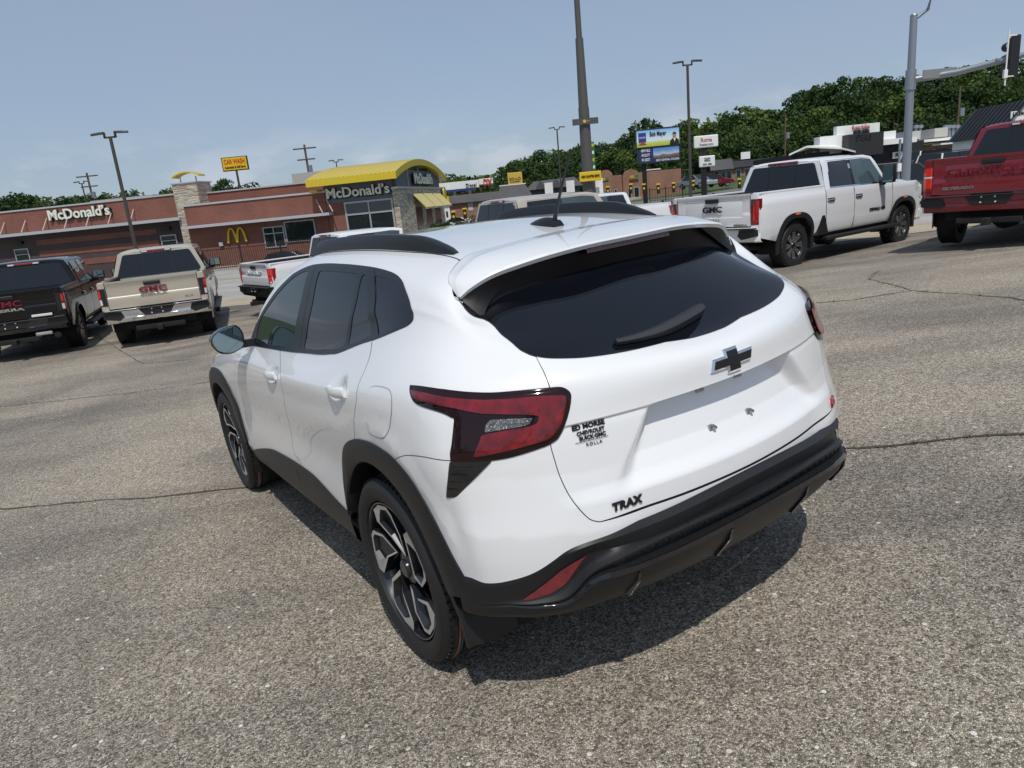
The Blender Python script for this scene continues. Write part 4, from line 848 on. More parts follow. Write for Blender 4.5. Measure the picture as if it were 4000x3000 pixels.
    if hd:
        for s in (1, -1): y = W - .01; mb = MB(); mb.prism([(arch + .10, zs - .02), (arch + .52, zs - .02), (xcab - .05, zs + .34), (arch + .30, zs + .34)], 'y', s * (y - .06), s * (y + .012)); mb.build('bed_step', TRIM_B, t)
    mb = MB(); mb.box((wb / 2 + .2, 0, zs - .02), (wb + .9, 1.30, .30)); mb.box((-.55, 0, zs + .02), (.9, 1.3, .22)); mb.cyl((-.2, .0, tire), (.2, 0, tire), .19); mb.cyl((0, -.8, tire), (0, .8, tire), .07, n=8); mb.build('chassis', UNDER, t)
    mb = MB(); mb.bbox((-1.28, 0, zs - .10), (.22, .10, .10), .01); mb.bbox((-1.12, 0, zs - .09), (.14, .9, .10), .02); mb.build('tow_hitch', UNDER, t)
    if lamp == 'hd' or extra == 'exhaust': mb = MB(); mb.tube([(-.6, -.62, zs - .08), (-.95, -.66, zs - .06), (-1.17, -.72, zs - .06)], .062, 14); mb.build('exhaust_tip', STEEL if False else TRIM_B, t, smooth=40)
    # bed interior and rails
    mb = MB(); mb.box(((xr + xcab) / 2, 0, zs + .30), (xcab - xr - .12, 1.70, .04)); mb.build('bed_floor', BED, t)
    for s in (1, -1):
        mb = MB(); y = float(hw(-.2, zt)); mb.bbox(((xr + xcab) / 2, s * (y - .045), zt - .012), (xcab - xr - .02, .11, .045), .012); mb.build('bed_rail', paint if hd else paint, t)
        mb = MB(); mb.box(((xr + xcab) / 2, s * (y - .12), zt - .28), (xcab - xr - .1, .03, .52)); mb.build('bed_wall', BED, t)
    # tailgate
    yt = float(hw(xr, 1.1 + dz)) - .145; z0, z1 = zs + .34, zt + .005
    def TG(u, v):
        yy, z = u, v; a = np.abs(yy) / yt
        prot = np.interp(z, [z0, z0 + .10, z0 + .20, z0 + .24, z1 - .12, z1 - .06, z1 - .03, z1], [.012, .018, .016, -.006, -.004, .012, .030, .028])
        if hd: prot = np.where((np.abs(yy) < .62) & (z > z0 + .16) & (z < z1 - .10), -.012, prot * .7)
        return np.stack([xr - .02 - prot, -yy, z], 1)
    mb = MB(); us = np.linspace(-yt, yt, 40); vs_ = np.unique(np.concatenate([np.linspace(z0, z1, 16), [z0 + .16, z0 + .168, z0 + .22, z0 + .24, z1 - .10, z1 - .108, z1 - .06]]))
    U_, V_ = np.meshgrid(us, vs_, indexing='ij'); Pq = TG(U_.ravel(), V_.ravel()).reshape(len(us), len(vs_), 3); mb.ring([Pq[i] for i in range(len(us))], close=False)
    mb.bbox((xr + .02, 0, (z0 + z1) / 2), (.07, 2 * yt, z1 - z0 - .004), .01); tg = mb.build('tailgate', paint, t, smooth=35)
    mb = MB(); mb.bbox((xr - .042, 0, z1 - .095), (.03, .30, .075), .014); mb.build('tailgate_handle', TRIM_B, tg)
    for s in (1, -1):
        mb = MB(); mb.box((xr - .005, s * (yt + .006), (z0 + z1) / 2), (.05, .012, z1 - z0)); mb.build('tailgate_gap', SEAM, t)
        # rear corner post beside the lamp
        yo = float(hw(xr, 1.1 + dz)); cp = [[(xr + .02, s * (yo), z), (xr - .012, s * (yo - .012), z), (xr - .03, s * (yo - .05), z), (xr - .034, s * (yt + .012), z), (xr + .03, s * (yt + .012), z)] for z in (z0 - .02, z1 - .01)]
        mb = MB(); mb.ring(cp); mb.build('rear_corner', paint, t, smooth=40)
        la, lb_ = (z0 + .07, z1 - .115) if lamp != 'hd' else (z0 + .02, z1 - .10)
        def lampblock(nm, m, za, zb, ya, yb, out, par):
            L = MB(); poly = [(xr + .10, s * (yo + .006 + out)), (xr - .005, s * (yo + .004 + out)), (xr - .036 - out, s * (yo - .045)), (xr - .042 - out, s * (yt + .02))]
            def seg(p):
                q = []
                for a in np.linspace(ya, yb, 6):
                    n_ = a * 3; i = min(int(n_), 2); f = n_ - i; q.append((p[i][0] + (p[i + 1][0] - p[i][0]) * f, p[i][1] + (p[i + 1][1] - p[i][1]) * f))
                return q
            q = seg(poly); ins = [(x + .05, y - s * .03) for x, y in q]
            L.ring([[(x, y, z) for x, y in q] + [(x, y, z) for x, y in ins[::-1]] for z in (za, zb)]); return L.build(nm, m, par, smooth=40)
        lo = lampblock('tail_lamp', TRIM_B if lamp != 'hd' else mat('lamp_deep_red', (.20, .006, .010), .08, coat=1), la, lb_, .0, 1.0, .0, t)
        h = lb_ - la
        if lamp == 'sierra':
            lampblock('red_lens', T_RED, la + .01, lb_ - .01, .05, .62, .004, lo)
            lampblock('sunlit_lens', T_REDB, la + h * .55, la + h * .90, .45, .62, .006, lo); lampblock('reversing_lens', T_WHT, la + h * .08, la + h * .38, .42, .66, .006, lo)
        elif lamp == 'hd':
            lampblock('red_lens', T_RED, la + h * .10, la + h * .92, .30, .60, .004, lo); lampblock('sunlit_lens', T_REDB, la + h * .15, la + h * .75, .70, .82, .005, lo); lampblock('reversing_lens', mat('lamp_smoke', (.10, .07, .08), .1, coat=1), la + h * .76, la + h * .95, .66, .96, .006, lo)
        elif lamp == 'colorado':
            lampblock('red_lens', T_RED, la, lb_, .0, 1.0, .004, lo); lampblock('sunlit_lens', T_REDB, la + h * .52, lb_ - .02, .30, .92, .008, lo); lampblock('sunlit_lens', T_REDB, la + h * .10, la + h * .42, .38, .92, .008, lo); lampblock('reversing_lens', T_WHT, la + .0, la + h * .10, .45, .7, .009, lo)
        else:
            lampblock('red_lens', T_RED, la, lb_, .0, 1.0, .004, lo); lampblock('sunlit_lens', T_REDB, la + h * .62, lb_ - .02, .5, 1., .008, lo); lampblock('sunlit_lens', T_REDB, la + h * .10, la + h * .52, .5, 1., .008, lo); lampblock('reversing_lens', T_WHT, la + h * .53, la + h * .60, .5, 1., .009, lo)
    # bumper
    bm_ = {'chrome': CHR_T, 'black': mat('gloss_black_bumper', (.010, .010, .012), .10, coat=1), 'paint': paint, 'dark': TRIM_B}[bumper]
    zb = z0 - .02; xb = xr - .12; B = MB(); Yb = W - .02
    def bprof(y):   # bumper section at y
        a = abs(y); back = .05 * (a / Yb) ** 2 + (.10 if a > Yb - .05 else 0)
        dip = .0 if a > .30 else -.10
        return back, dip
    rows = []
    for y in np.concatenate([np.linspace(-Yb, -.34, 12), np.linspace(-.25, .25, 5), np.linspace(.34, Yb, 12)]):
        b_, d_ = bprof(y); low = zb - .27
        rows.append([(xr + .02, y, zb), (xb + b_ + .01, y, zb - .002 + d_ * .9), (xb + b_, y, zb - .02 + d_ * .9), (xb + b_ + .015, y, zb - .13 + d_ * .3), (xb + b_ + .01, y, zb - .16 + d_ * .1), (xb + b_ + .005, y, zb - .17), (xb + b_ + .03, y, low + .02), (xb + b_ + .08, y, low), (xr + .05, y, low + .02)])
    B.ring(rows, close=False); bo = B.build('rear_bumper', bm_, t, smooth=35)
    mb = MB(); mb.bbox((xb + .05, 0, zb - .02), (.17, 1.9, .02), .006); mb.build('bumper_step_pad', TRIM_B, bo)
    mb = MB(); mb.prism([(-.33, zb - .015), (.33, zb - .015), (.24, zb - .155), (-.24, zb - .155)], 'x', xb - .006, xb + .05); pl = mb.build('plate_recess', TRIM_B, bo)
    for y, z in ((-.09, zb - .045), (.09, zb - .045), (-.10, zb - .125), (.10, zb - .125)): mb = MB(); mb.cyl((xb - .004, y, z), (xb - .02, y, z), .013, n=8); mb.build('plate_bolt', T_WHT, pl)
    for s in (1, -1):
        mb = MB(); mb.prism([(s * (Yb - .38), zb - .15), (s * (Yb - .34), zb - .04), (s * (Yb - .02), zb - .04), (s * (Yb - .02), zb - .16), (s * (Yb - .30), zb - .215)], 'x', xb - .002 + .02, xb + .14); mb.build('corner_step', TRIM_B, bo)
    if bumper == 'black':
        mb = MB(); mb.bbox((xb - .01, -.52, zb - .31), (.05, .30, .075), .025); mb.build('exhaust_tip', CHR_T, bo); mb = MB(); mb.bbox((xb + .0, -.56, zb + .05), (.02, .36, .05), .01); mb.build('bright_bar', T_WHT, bo)
    # mirrors
    for s in (1, -1):
        y = W + .10; xm = xa - .35; hh, ww = (.36, .24) if hd else (.21, .27)
        mb = MB(); mb.bbox((xm, s * (y + .06 * (mir > 1)), zbelt + .10 + (.08 if hd else 0)), (.13, ww * mir, hh * mir), .04); mb.bbox((xm + .02, s * (W - .03), zbelt + .0), (.10, .22, .10), .03); mo = mb.build('door_mirror', TRIM_B if not hd else TRIM_B, t, smooth=40)
        mb = MB(); mb.bbox((xm - .066, s * (y + .06 * (mir > 1)), zbelt + .10 + (.08 if hd else 0)), (.008, ww * mir - .05, hh * mir - .05), .003); mb.build('mirror_glass', MIRR, mo)
    for cx in (0, wb):
        for s in (1, -1): truck_wheel(t, cx, s * (W - .045), tire, style)
    xg = xr - .038
    for body, y, z, size, m, wd, ex in (letters or []):
        text(body, size, frame((xg, y, z + z0), (0, -1, 0), (0, 0, 1)), m, tg, 'lettering', ex, .003, -wd)
    return t

def simple_car(name, label, cat, paint, loc, yaw, L=4.5, H=1.45, Wd=1.8, kind='sedan', group=None, rack=False):
    t = thing(name, label, cat, loc, yaw, group); w = Wd / 2; wbx = L * .30
    suv = kind == 'suv'
    low = [(-L / 2, .45), (-L / 2 + .03, .75), (-L / 2 + .12, .92 if suv else .90), (L * .18, .92), (L * .27, .90), (L / 2 - .12, .74), (L / 2, .60), (L / 2, .35), (-L / 2, .30)]
    top = [(-L / 2 + (.10 if suv else .75), .92), (-L / 2 + (.30 if suv else 1.15), H - .03), (-.3, H), (L * .06, H - .05), (L * .22, .92)]
    def prof(P, ys):
        mb = MB(); rings = [[(x, y, z) for (x, z) in ([((px), pz) for px, pz in P])] for y in ys]; return rings
    mb = MB(); r = []
    for y, sc in ((-w, .94), (-w + .06, 1), (w - .06, 1), (w, .94)): r.append([(x * sc, y, .6 + (z - .6) * (.93 if sc < 1 else 1)) for x, z in low])
    mb.ring(r); mb.build('body', paint, t, smooth=30)
    mb = MB(); r = []
    wt = w * .80
    for f in (-1, 1): pass
    n = len(top); mb.ring([[(x, -(w - .05) if z < 1 else -wt, z) for x, z in top], [(x, (w - .05) if z < 1 else wt, z) for x, z in top]]); mb.build('cabin', GLASS_T, t)
    mb = MB(); mb.ring([[(x, y * wt, z + .012) for y in (-1.03, -.9, 0, .9, 1.03)] for x, z in top[1:4]], close=False); mb.build('roof', paint, t, smooth=40)
    for s in (1, -1):
        for (a, b) in ((0, 1), (3, 4)):
            mb = MB(); p, q = Vector((top[a][0], s * (w - .05 if top[a][1] < 1 else wt), top[a][1])), Vector((top[b][0], s * (w - .05 if top[b][1] < 1 else wt), top[b][1])); mb.tube([p, q], .045, 6); mb.build('pillar', paint, t)
        m0 = (top[1][0] + top[3][0]) / 2; mb = MB(); mb.tube([(m0 - .1, s * (w - .05), .92), (m0 - .1, s * wt, H - .03)], .035, 6); mb.build('pillar', TRIM_B, t)
        for x in (-wbx, wbx):
            q = MB(); q.lathe([(.20, 0), (.30, .01), (.325, -.02), (.33, -.16), (.2, -.2)], 'y', n=24); o = q.build('wheel', RUBBER, t, smooth=40); o.location = (x, s * (w + .005), .33); o.rotation_euler = (0, 0, 0 if s > 0 else math.pi)
            q = MB(); q.lathe([(.21, -.004), (.17, -.02), (.05, -.01), (.001, -.01)], 'y', n=12); q.build('rim', RIM_S, o)
        mb = MB(); mb.bbox((-L / 2 + .02, s * (w - .22), .78), (.08, .32, .14), .02); mb.build('tail_lamp', T_RED, t)
        mb = MB(); mb.bbox((L / 2 - .06, s * (w - .24), .68), (.12, .36, .12), .03); mb.build('headlamp', T_WHT, t)
        mb = MB(); mb.bbox((L * .17, s * (w + .06), .96), (.12, .16, .12), .03); mb.build('door_mirror', paint, t)
        mb = MB(); mb.box((0, s * (w - .01), .38), (L * .5, .03, .10)); mb.build('sill', TRIM_B, t)
    if rack:
        for s in (1, -1): mb = MB(); mb.tube([(-L / 2 + .5, s * wt, H + .04), (L * .02, s * wt, H + .05)], .02, 6); mb.build('roof_rail', TRIM_B, t)
    return t

car = build_car()

# ================================================================== the terrain
_ctrl = np.array([(-.364, 2.294, -.096), (-1.817, 4.565, -.257), (.963, 3.149, -.028), (-.489, 5.419, -.188), (0, 0, -.010), (1.8, 1, .087), (-2, 1, -.174), (2, 4, .021), (-3, 4, -.323), (0, -3, .07),
    (-7.3, 15, -.70), (-10.1, 14.8, -.72), (-8.6, 18.5, -.76), (5, 13.9, -.28), (8.3, 16.2, -.27), (9, 12.4, -.07), (12, 15, -.1), (-4.9, 17.1, -.68), (-2, 19.5, -.62), (-.72, 13.9, -.40), (-8, 21.5, -.80), (11, 18, -.24), (0, 20.5, -.58),
    (-17, 43, -.95), (22, 35, -.15), (0, 40, -.7), (-25, 47, -1.1), (-5, 47, -1.0), (20, 60, 0), (40, 55, .4), (0, 80, -.3), (20, 90, .2), (-60, 60, -2), (-60, 10, -2.2), (40, 10, 1.2), (40, -10, 1.4), (-40, -10, -1.0), (0, -15, .4), (0, 150, 2), (60, 120, 5), (-60, 150, -1), (100, 100, 8), (-120, 120, -3), (150, 60, 7), (-150, 30, -4), (250, 250, 12), (-250, 250, -3), (0, 350, 4), (0, -200, 2), (-250, -100, -4), (250, -100, 4)], float)
def _tps():
    P = _ctrl[:, :2] / 50; n = len(P); d2 = ((P[:, None] - P[None]) ** 2).sum(-1); K = d2 * np.log(d2 + 1e-9) * .5 + np.eye(n) * 2e-5
    A = np.zeros((n + 3, n + 3)); A[:n, :n] = K; A[:n, n] = 1; A[:n, n + 1:] = P; A[n:, :n] = A[:n, n:].T
    return np.linalg.solve(A, np.concatenate([_ctrl[:, 2], [0, 0, 0]]))
_tw = _tps()
def gz(x, y):
    x = np.atleast_1d(np.asarray(x, float)); y = np.atleast_1d(np.asarray(y, float)); P = np.stack([x.ravel(), y.ravel()], 1) / 50; Q = _ctrl[:, :2] / 50
    d2 = ((P[:, None] - Q[None]) ** 2).sum(-1); z = (d2 * np.log(d2 + 1e-9) * .5) @ _tw[:-3] + _tw[-3] + P @ _tw[-2:]
    return np.clip(z, -6, 20).reshape(x.shape)
def gz1(x, y): return float(gz(x, y)[0])

# ------------------------------------------------------------------ ground materials
def node_mat(name): 
    m = bpy.data.materials.new(name); m.use_nodes = True; return m, m.node_tree.nodes, m.node_tree.links, m.node_tree.nodes['Principled BSDF']
def chipseal():
    m, N, L, b = node_mat('chip_seal_asphalt'); b.inputs['Roughness'].default_value = .88; b.inputs['Specular IOR Level'].default_value = .25
    tc = N.new('ShaderNodeTexCoord')
    def vor(scale, feat='F1'):
        v = N.new('ShaderNodeTexVoronoi'); v.feature = feat; v.inputs['Scale'].default_value = scale; L.new(tc.outputs['Object'], v.inputs['Vector']); return v
    def noise(scale, det=4, dist=0.):
        n = N.new('ShaderNodeTexNoise'); n.inputs['Scale'].default_value = scale; n.inputs['Detail'].default_value = det; n.inputs['Distortion'].default_value = dist; L.new(tc.outputs['Object'], n.inputs['Vector']); return n
    def ramp(src, stops):
        r = N.new('ShaderNodeValToRGB'); e = r.color_ramp.elements
        while len(e) < len(stops): e.new(.5)
        for q, (p, c) in zip(e, stops): q.position = p; q.color = (*c, 1)
        L.new(src, r.inputs[0]); return r
    def mix(f, a, b_, mode='MIX', fac=None):
        x = N.new('ShaderNodeMix'); x.data_type = 'RGBA'; x.blend_type = mode
        if fac is not None: x.inputs[0].default_value = fac
        else: L.new(f, x.inputs[0])
        L.new(a, x.inputs[6]); L.new(b_, x.inputs[7]); return x.outputs[2]
    v1 = vor(155); sep = N.new('ShaderNodeSeparateColor'); L.new(v1.outputs['Color'], sep.inputs[0])
    stone = ramp(sep.outputs[0], [(0, (.14, .12, .098)), (.2, (.31, .27, .218)), (.5, (.50, .435, .352)), (.8, (.66, .58, .48)), (.95, (.78, .72, .63)), (1, (.88, .85, .80))])
    ve = vor(155, 'DISTANCE_TO_EDGE'); crev = N.new('ShaderNodeMapRange'); crev.inputs[1].default_value = .02; crev.inputs[2].default_value = .14; crev.inputs[3].default_value = .30; crev.inputs[4].default_value = 1.; L.new(ve.outputs['Distance'], crev.inputs[0])
    col = mix(None, stone.outputs[0], crev.outputs[0], 'MULTIPLY', 1.)
    n0 = noise(38, 3); r0 = ramp(n0.outputs['Fac'], [(.3, (.66, .66, .66)), (.7, (1.25, 1.25, 1.25))]); col = mix(None, col, r0.outputs[0], 'MULTIPLY', .8)
    n1 = noise(.55, 5, .4); r1 = ramp(n1.outputs['Fac'], [(.3, (.62, .62, .63)), (.5, (.95, .94, .92)), (.72, (1.12, 1.09, 1.04))]); col = mix(None, col, r1.outputs[0], 'MULTIPLY', 1.)
    # streaks left by traffic, drawn along the rows
    mp = N.new('ShaderNodeMapping'); mp.inputs['Scale'].default_value = (.25, 1.6, 1); mp.inputs['Rotation'].default_value = (0, 0, .12); L.new(tc.outputs['Object'], mp.inputs[0])
    n2 = N.new('ShaderNodeTexNoise'); n2.inputs['Scale'].default_value = 1.0; n2.inputs['Detail'].default_value = 6; n2.inputs['Roughness'].default_value = .6; L.new(mp.outputs[0], n2.inputs[0]); r2 = ramp(n2.outputs['Fac'], [(.32, (.72, .72, .74)), (.52, (1, 1, 1)), (.75, (1.10, 1.08, 1.04))]); col = mix(None, col, r2.outputs[0], 'MULTIPLY', .85)
    # worn dark tar towards the parking row
    sx = N.new('ShaderNodeSeparateXYZ'); L.new(tc.outputs['Object'], sx.inputs[0]); mr = N.new('ShaderNodeMapRange'); mr.inputs[1].default_value = 9.; mr.inputs[2].default_value = 14.; L.new(sx.outputs['Y'], mr.inputs[0])
    n3 = noise(.35, 5, .8); r3 = ramp(n3.outputs['Fac'], [(.42, (0, 0, 0)), (.60, (1, 1, 1))]); mm = N.new('ShaderNodeMath'); mm.operation = 'MULTIPLY'; L.new(mr.outputs[0], mm.inputs[0]); L.new(r3.outputs[0], mm.inputs[1]); m2 = N.new('ShaderNodeMath'); m2.operation = 'MULTIPLY'; m2.inputs[1].default_value = .75; L.new(mm.outputs[0], m2.inputs[0])
    dark = N.new('ShaderNodeRGB'); dark.outputs[0].default_value = (.075, .072, .068, 1); col = mix(m2.outputs[0], col, dark.outputs[0])
    v3 = vor(30); s3 = N.new('ShaderNodeSeparateColor'); L.new(v3.outputs['Color'], s3.inputs[0]); near = N.new('ShaderNodeMath'); near.operation = 'LESS_THAN'; near.inputs[1].default_value = .24; L.new(v3.outputs['Distance'], near.inputs[0]); pick = N.new('ShaderNodeMath'); pick.operation = 'GREATER_THAN'; pick.inputs[1].default_value = .965; L.new(s3.outputs[1], pick.inputs[0]); pb = N.new('ShaderNodeMath'); pb.operation = 'MULTIPLY'; L.new(near.outputs[0], pb.inputs[0]); L.new(pick.outputs[0], pb.inputs[1])
    pale = ramp(s3.outputs[2], [(0, (.62, .50, .36)), (1, (.85, .83, .80))]); col = mix(pb.outputs[0], col, pale.outputs[0])
    L.new(col, b.inputs['Base Color'])
    bp = N.new('ShaderNodeBump'); bp.inputs['Strength'].default_value = .9; bp.inputs['Distance'].default_value = .006; L.new(ve.outputs['Distance'], bp.inputs['Height']); L.new(bp.outputs[0], b.inputs['Normal'])
    return m
def concrete(name, c, scale=1., joint=None):
    m, N, L, b = node_mat(name); b.inputs['Roughness'].default_value = .85
    tc = N.new('ShaderNodeTexCoord'); n = N.new('ShaderNodeTexNoise'); n.inputs['Scale'].default_value = .8 * scale; n.inputs['Detail'].default_value = 8; n.inputs['Roughness'].default_value = .65; L.new(tc.outputs['Object'], n.inputs[0])
    r = N.new('ShaderNodeValToRGB'); r.color_ramp.elements[0].position = .3; r.color_ramp.elements[0].color = (*[k * .78 for k in c], 1); r.color_ramp.elements[1].position = .7; r.color_ramp.elements[1].color = (*[k * 1.12 for k in c], 1); L.new(n.outputs['Fac'], r.inputs[0]); L.new(r.outputs[0], b.inputs['Base Color']); return m
M_LOT = chipseal()
M_ROAD = concrete('road_concrete', (.37, .355, .325)); M_APRON = concrete('apron_concrete', (.42, .345, .245), 1.5); M_KERB = concrete('kerb_concrete', (.40, .35, .27), 3)
M_GRASS = mat('grass', (.055, .085, .022), .9, noise=.5, nscale=1.5, bump=.4, bscale=20); M_FARLOT = concrete('far_lot_asphalt', (.16, .155, .15))
M_YEL = mat('yellow_paint', (.52, .36, .03), .6, noise=.1); M_WPNT = mat('white_road_paint', (.68, .68, .66), .6, noise=.15, nscale=4)

def drape(name, ya, yb, x0, x1, nx, ny, m, off=0., parent=None, kind='structure'):
    xs = np.linspace(x0, x1, nx); mb = MB(); t = np.linspace(0, 1, ny)
    rows = []
    for x in xs:
        a, b = ya(x), yb(x); y = a + (b - a) * t; X = np.full(ny, x); rows.append(np.stack([X, y, gz(X, y) + off], 1))
    mb.ring([r for r in rows], close=False); o = mb.build(name, m, parent, smooth=60, fix=False)
    me = o.data
    if me.polygons[0].normal.z < 0: me.flip_normals()
    if parent is None: tag(o, kind=kind)
    return o
def grid_axis(lo, hi, fine, far):
    v = [0.]; d = fine
    while v[-1] < hi: v.append(v[-1] + d); d = min(far, d * 1.13)
    w = [0.]; d = fine
    while w[-1] > lo: w.append(w[-1] - d); d = min(far, d * 1.13)
    return np.array(w[:0:-1] + v)
def build_ground():
    gx, gy = grid_axis(-900, 900, 1.2, 60), grid_axis(-500, 1500, 1.2, 60)
    X, Y = np.meshgrid(gx, gy, indexing='ij'); Z = gz(X, Y) - .06; mb = MB(); mb.ring([np.stack([X[i], Y[i], Z[i]], 1) for i in range(len(gx))], close=False); o = mb.build('ground', M_GRASS, None, smooth=60, fix=False)
    if o.data.polygons[0].normal.z < 0: o.data.flip_normals()
    tag(o, kind='structure')
build_ground()
nearY = lambda x: 18.93 - .193 * x
farY = lambda x: 21.2 - .167 * x
roadY = lambda x: 39.5 - .2 * x
lot = drape('parking_lot', lambda x: -30., nearY, -60, 60, 121, 60, M_LOT)
drape('pavement', nearY, lambda x: farY(x) - .18, -60, 60, 121, 3, M_APRON, .012)
def kerb(name, yf, w, h, x0, x1, n):
    mb = MB(); rows = []
    for x in np.linspace(x0, x1, n):
        y = yf(x); z = gz1(x, y); rows.append([(x, y, z - .05), (x, y, z + h - .01), (x, y + .01, z + h), (x, y + w - .01, z + h), (x, y + w, z + h - .01), (x, y + w, z - .1)])
    mb.ring(rows, close=False); tag(mb.build(name, M_KERB, None, smooth=30), kind='structure')
kerb('kerb', lambda x: farY(x) - .18, .18, .03, -60, 60, 100)
road = drape('road', farY, roadY, -90, 90, 121, 16, M_ROAD, -.03)
kerb('kerb', roadY, .2, .12, -90, 90, 100)
for k, (d, m_) in enumerate(((.33, M_WPNT), (.52, M_YEL), (.545, M_YEL), (.76, M_WPNT))):
    drape('lane_marking', lambda x, d=d: farY(x) + (roadY(x) - farY(x)) * d, lambda x, d=d: farY(x) + (roadY(x) - farY(x)) * d + .12, -60, 60, 60, 2, m_, -.024, road)
drape('far_lot', lambda x: roadY(x) + 4, lambda x: 62 - .1 * x, -60, -1.5, 40, 14, M_FARLOT, -.02)
drape('far_lot', lambda x: roadY(x) + 5.5, lambda x: 58., 14, 70, 40, 8, M_FARLOT, -.02)
drape('far_lot', lambda x: 62., lambda x: 76., -8, 45, 30, 8, M_FARLOT, -.02)

# cracks in the paving with weeds growing in them
def gpt(px, py):
    d = RW @ Vector(((px - 2000) / FPX, -(py - 1500) / FPX, -1)); t = 1.
    for _ in range(60):
        p = CAMW + d * t; t += (p.z - gz1(p.x, p.y)) / -d.z * .8
    return CAMW + d * t
M_CRACK = mat('crack_dirt', (.070, .060, .045), .95, noise=.4, nscale=30); M_WEED = mat('crack_weed', (.09, .13, .03), .8, noise=.4, nscale=20)
def crack(L, w, weed):
    P = [gpt(*p) for p in L]; r = random.Random(int(L[0][1])); mb = MB(); pts = []
    for a, b in zip(P, P[1:]):
        n = max(2, int((b - a).length / .10))
        for k in range(n): pts.append(a + (b - a) * (k / n))
    pts.append(P[-1]); off = 0; rows = []; cl = []
    for i, p in enumerate(pts):
        d = (pts[min(i + 1, len(pts) - 1)] - pts[max(i - 1, 0)]); d.z = 0; d.normalize(); n = Vector((-d.y, d.x, 0)); off = off * .8 + r.uniform(-.014, .014); ww = w * r.uniform(.25, 1.25) * (1 if 0 < i < len(pts) - 1 else .1); c = p + n * off
        cl.append(c); rows.append([(q.x, q.y, gz1(q.x, q.y) + .004) for q in (c - n * ww, c + n * ww)])
    mb.ring(rows, close=False); mb.build('crack', M_CRACK, lot)
    if weed:
        g = MB()
        for c in cl:
            if r.random() > weed: continue
            for _ in range(10):
                q = c + Vector((r.gauss(0, .05), r.gauss(0, .012), 0)); z = gz1(q.x, q.y); h = r.uniform(.008, .03); a = r.uniform(0, 6.28); v = Vector((math.cos(a), math.sin(a), 0)); s = .004
                g.add([(q.x - v.y * s, q.y + v.x * s, z), (q.x + v.y * s, q.y - v.x * s, z), (q.x + v.x * h, q.y + v.y * h, z + h)], [(0, 1, 2)])
        if g.v: tag(g.build('crack_weeds', M_WEED, lot, fix=False), kind='stuff')
crack([(-300, 2020), (0, 1990), (300, 1962), (560, 1950), (800, 1925), (1000, 1905)], .012, .35)
crack([(-200, 1605), (0, 1591), (280, 1560), (520, 1535), (823, 1492)], .009, .15)
crack([(3280, 1752), (3500, 1738), (3760, 1716), (4000, 1700), (4300, 1690)], .014, .95)
crack([(3180, 1184), (3330, 1172), (3560, 1135), (3760, 1150), (3940, 1165), (4100, 1195)], .015, .45)
crack([(3560, 1135), (3480, 1110), (3400, 1090), (3430, 1060)], .010, .6); crack([(300, 1260), (560, 1420), (800, 1400)], .010, 0)

# ================================================================== vehicles
PW = mat('truck_white', (.78, .79, .80), .3, coat=1, coat_rough=.03); PT = mat('truck_sand', (.50, .45, .37), .3, .15, coat=1, coat_rough=.03); PB = mat('truck_black', (.004, .004, .005), .15, 0, .3, coat=.35, coat_rough=.03); PR = mat('truck_red', (.22, .009, .022), .26, .2, coat=1, coat_rough=.03)
L_RED = mat('letter_red', (.30, .03, .06), .2, .5); L_CHR = mat('letter_chrome', (.7, .7, .7), .15, 1.); L_DRK = mat('letter_dark', (.03, .03, .035), .25, .5)
G_ROW = 'pickups parked along the lot edge'
def onlot(x, y, dz=0.): return (x, y, gz1(x, y) + dz)
pickup('pickup_truck', 'black pickup cut off by the left edge of the picture', PB, onlot(-10.1, 14.82), rad(110.9), lamp='sierra', bumper='black', style='multi', letters=[('GMC', .0, .30, .16, L_RED, .52, .01), ('SIERRA', .0, .185, .07, L_CHR, .56, .005)], extra='exhaust')
pickup('pickup_truck', 'sand coloured pickup with a chrome rear bumper, its tailgate facing us', PT, onlot(-7.3, 15.04), rad(110), lamp='sierra', bumper='chrome', letters=[('GMC', .0, .305, .15, L_RED, .50, .01), ('SIERRA', .0, .20, .065, L_CHR, .50, .005), ('SLE', -.62, .09, .045, L_CHR, .16, .004)])
pickup('pickup_truck', 'white pickup half hidden behind the crossover, its left tail corner showing', PW, onlot(-4.88, 17.09), rad(40.4), wb=3.34, lamp='colorado', bumper='dark', tire=.39, k=.94, steps=False, letters=[('CHEVROLET', 0, .30, .10, PW, .9, .012)], window_trim=False)
pickup('pickup_truck', 'sand coloured pickup of which only the cab shows above the roof of the crossover', PT, onlot(-.72, 13.86, .02), rad(29.1), lamp='sierra', bumper='chrome')
hd = pickup('pickup_truck', 'white heavy duty pickup with black arch trims, right of the crossover', PW, onlot(4.99, 13.89), rad(34.8), wb=4.04, hd=True, lamp='hd', bumper='paint', style='hd', tire=.43, mir=1.05, letters=[('GMC', 0, .31, .15, L_DRK, .44, .006), ('DENALI', .05, .13, .06, L_CHR, .42, .004), ('SIERRA', -.62, .02, .045, L_CHR, .30, .004)])
text('DENALI HD', .085, frame((2.90, -1.004, .86), (1, 0, 0), (0, 0, 1)), L_DRK, hd, 'lettering', .006, .002, -.62)
pickup('pickup_truck', 'dark red pickup cut off by the right edge of the picture', PR, onlot(8.98, 12.33), rad(41.3), wb=4.04, hd=True, k=1.04, lamp='silverado', bumper='paint', style='hd', tire=.43, letters=[('CHEVROLET', 0, .33, .13, PR, 1.30, .003), ('SILVERADO', .45, .09, .06, mat('letter_dull', (.32, .28, .29), .3, .6), .44, .004), ('HIGH\nCOUNTRY', -.62, .22, .06, L_CHR, .36, .005)])
WDS = mat('sticker_white', (.7, .72, .73), .5)

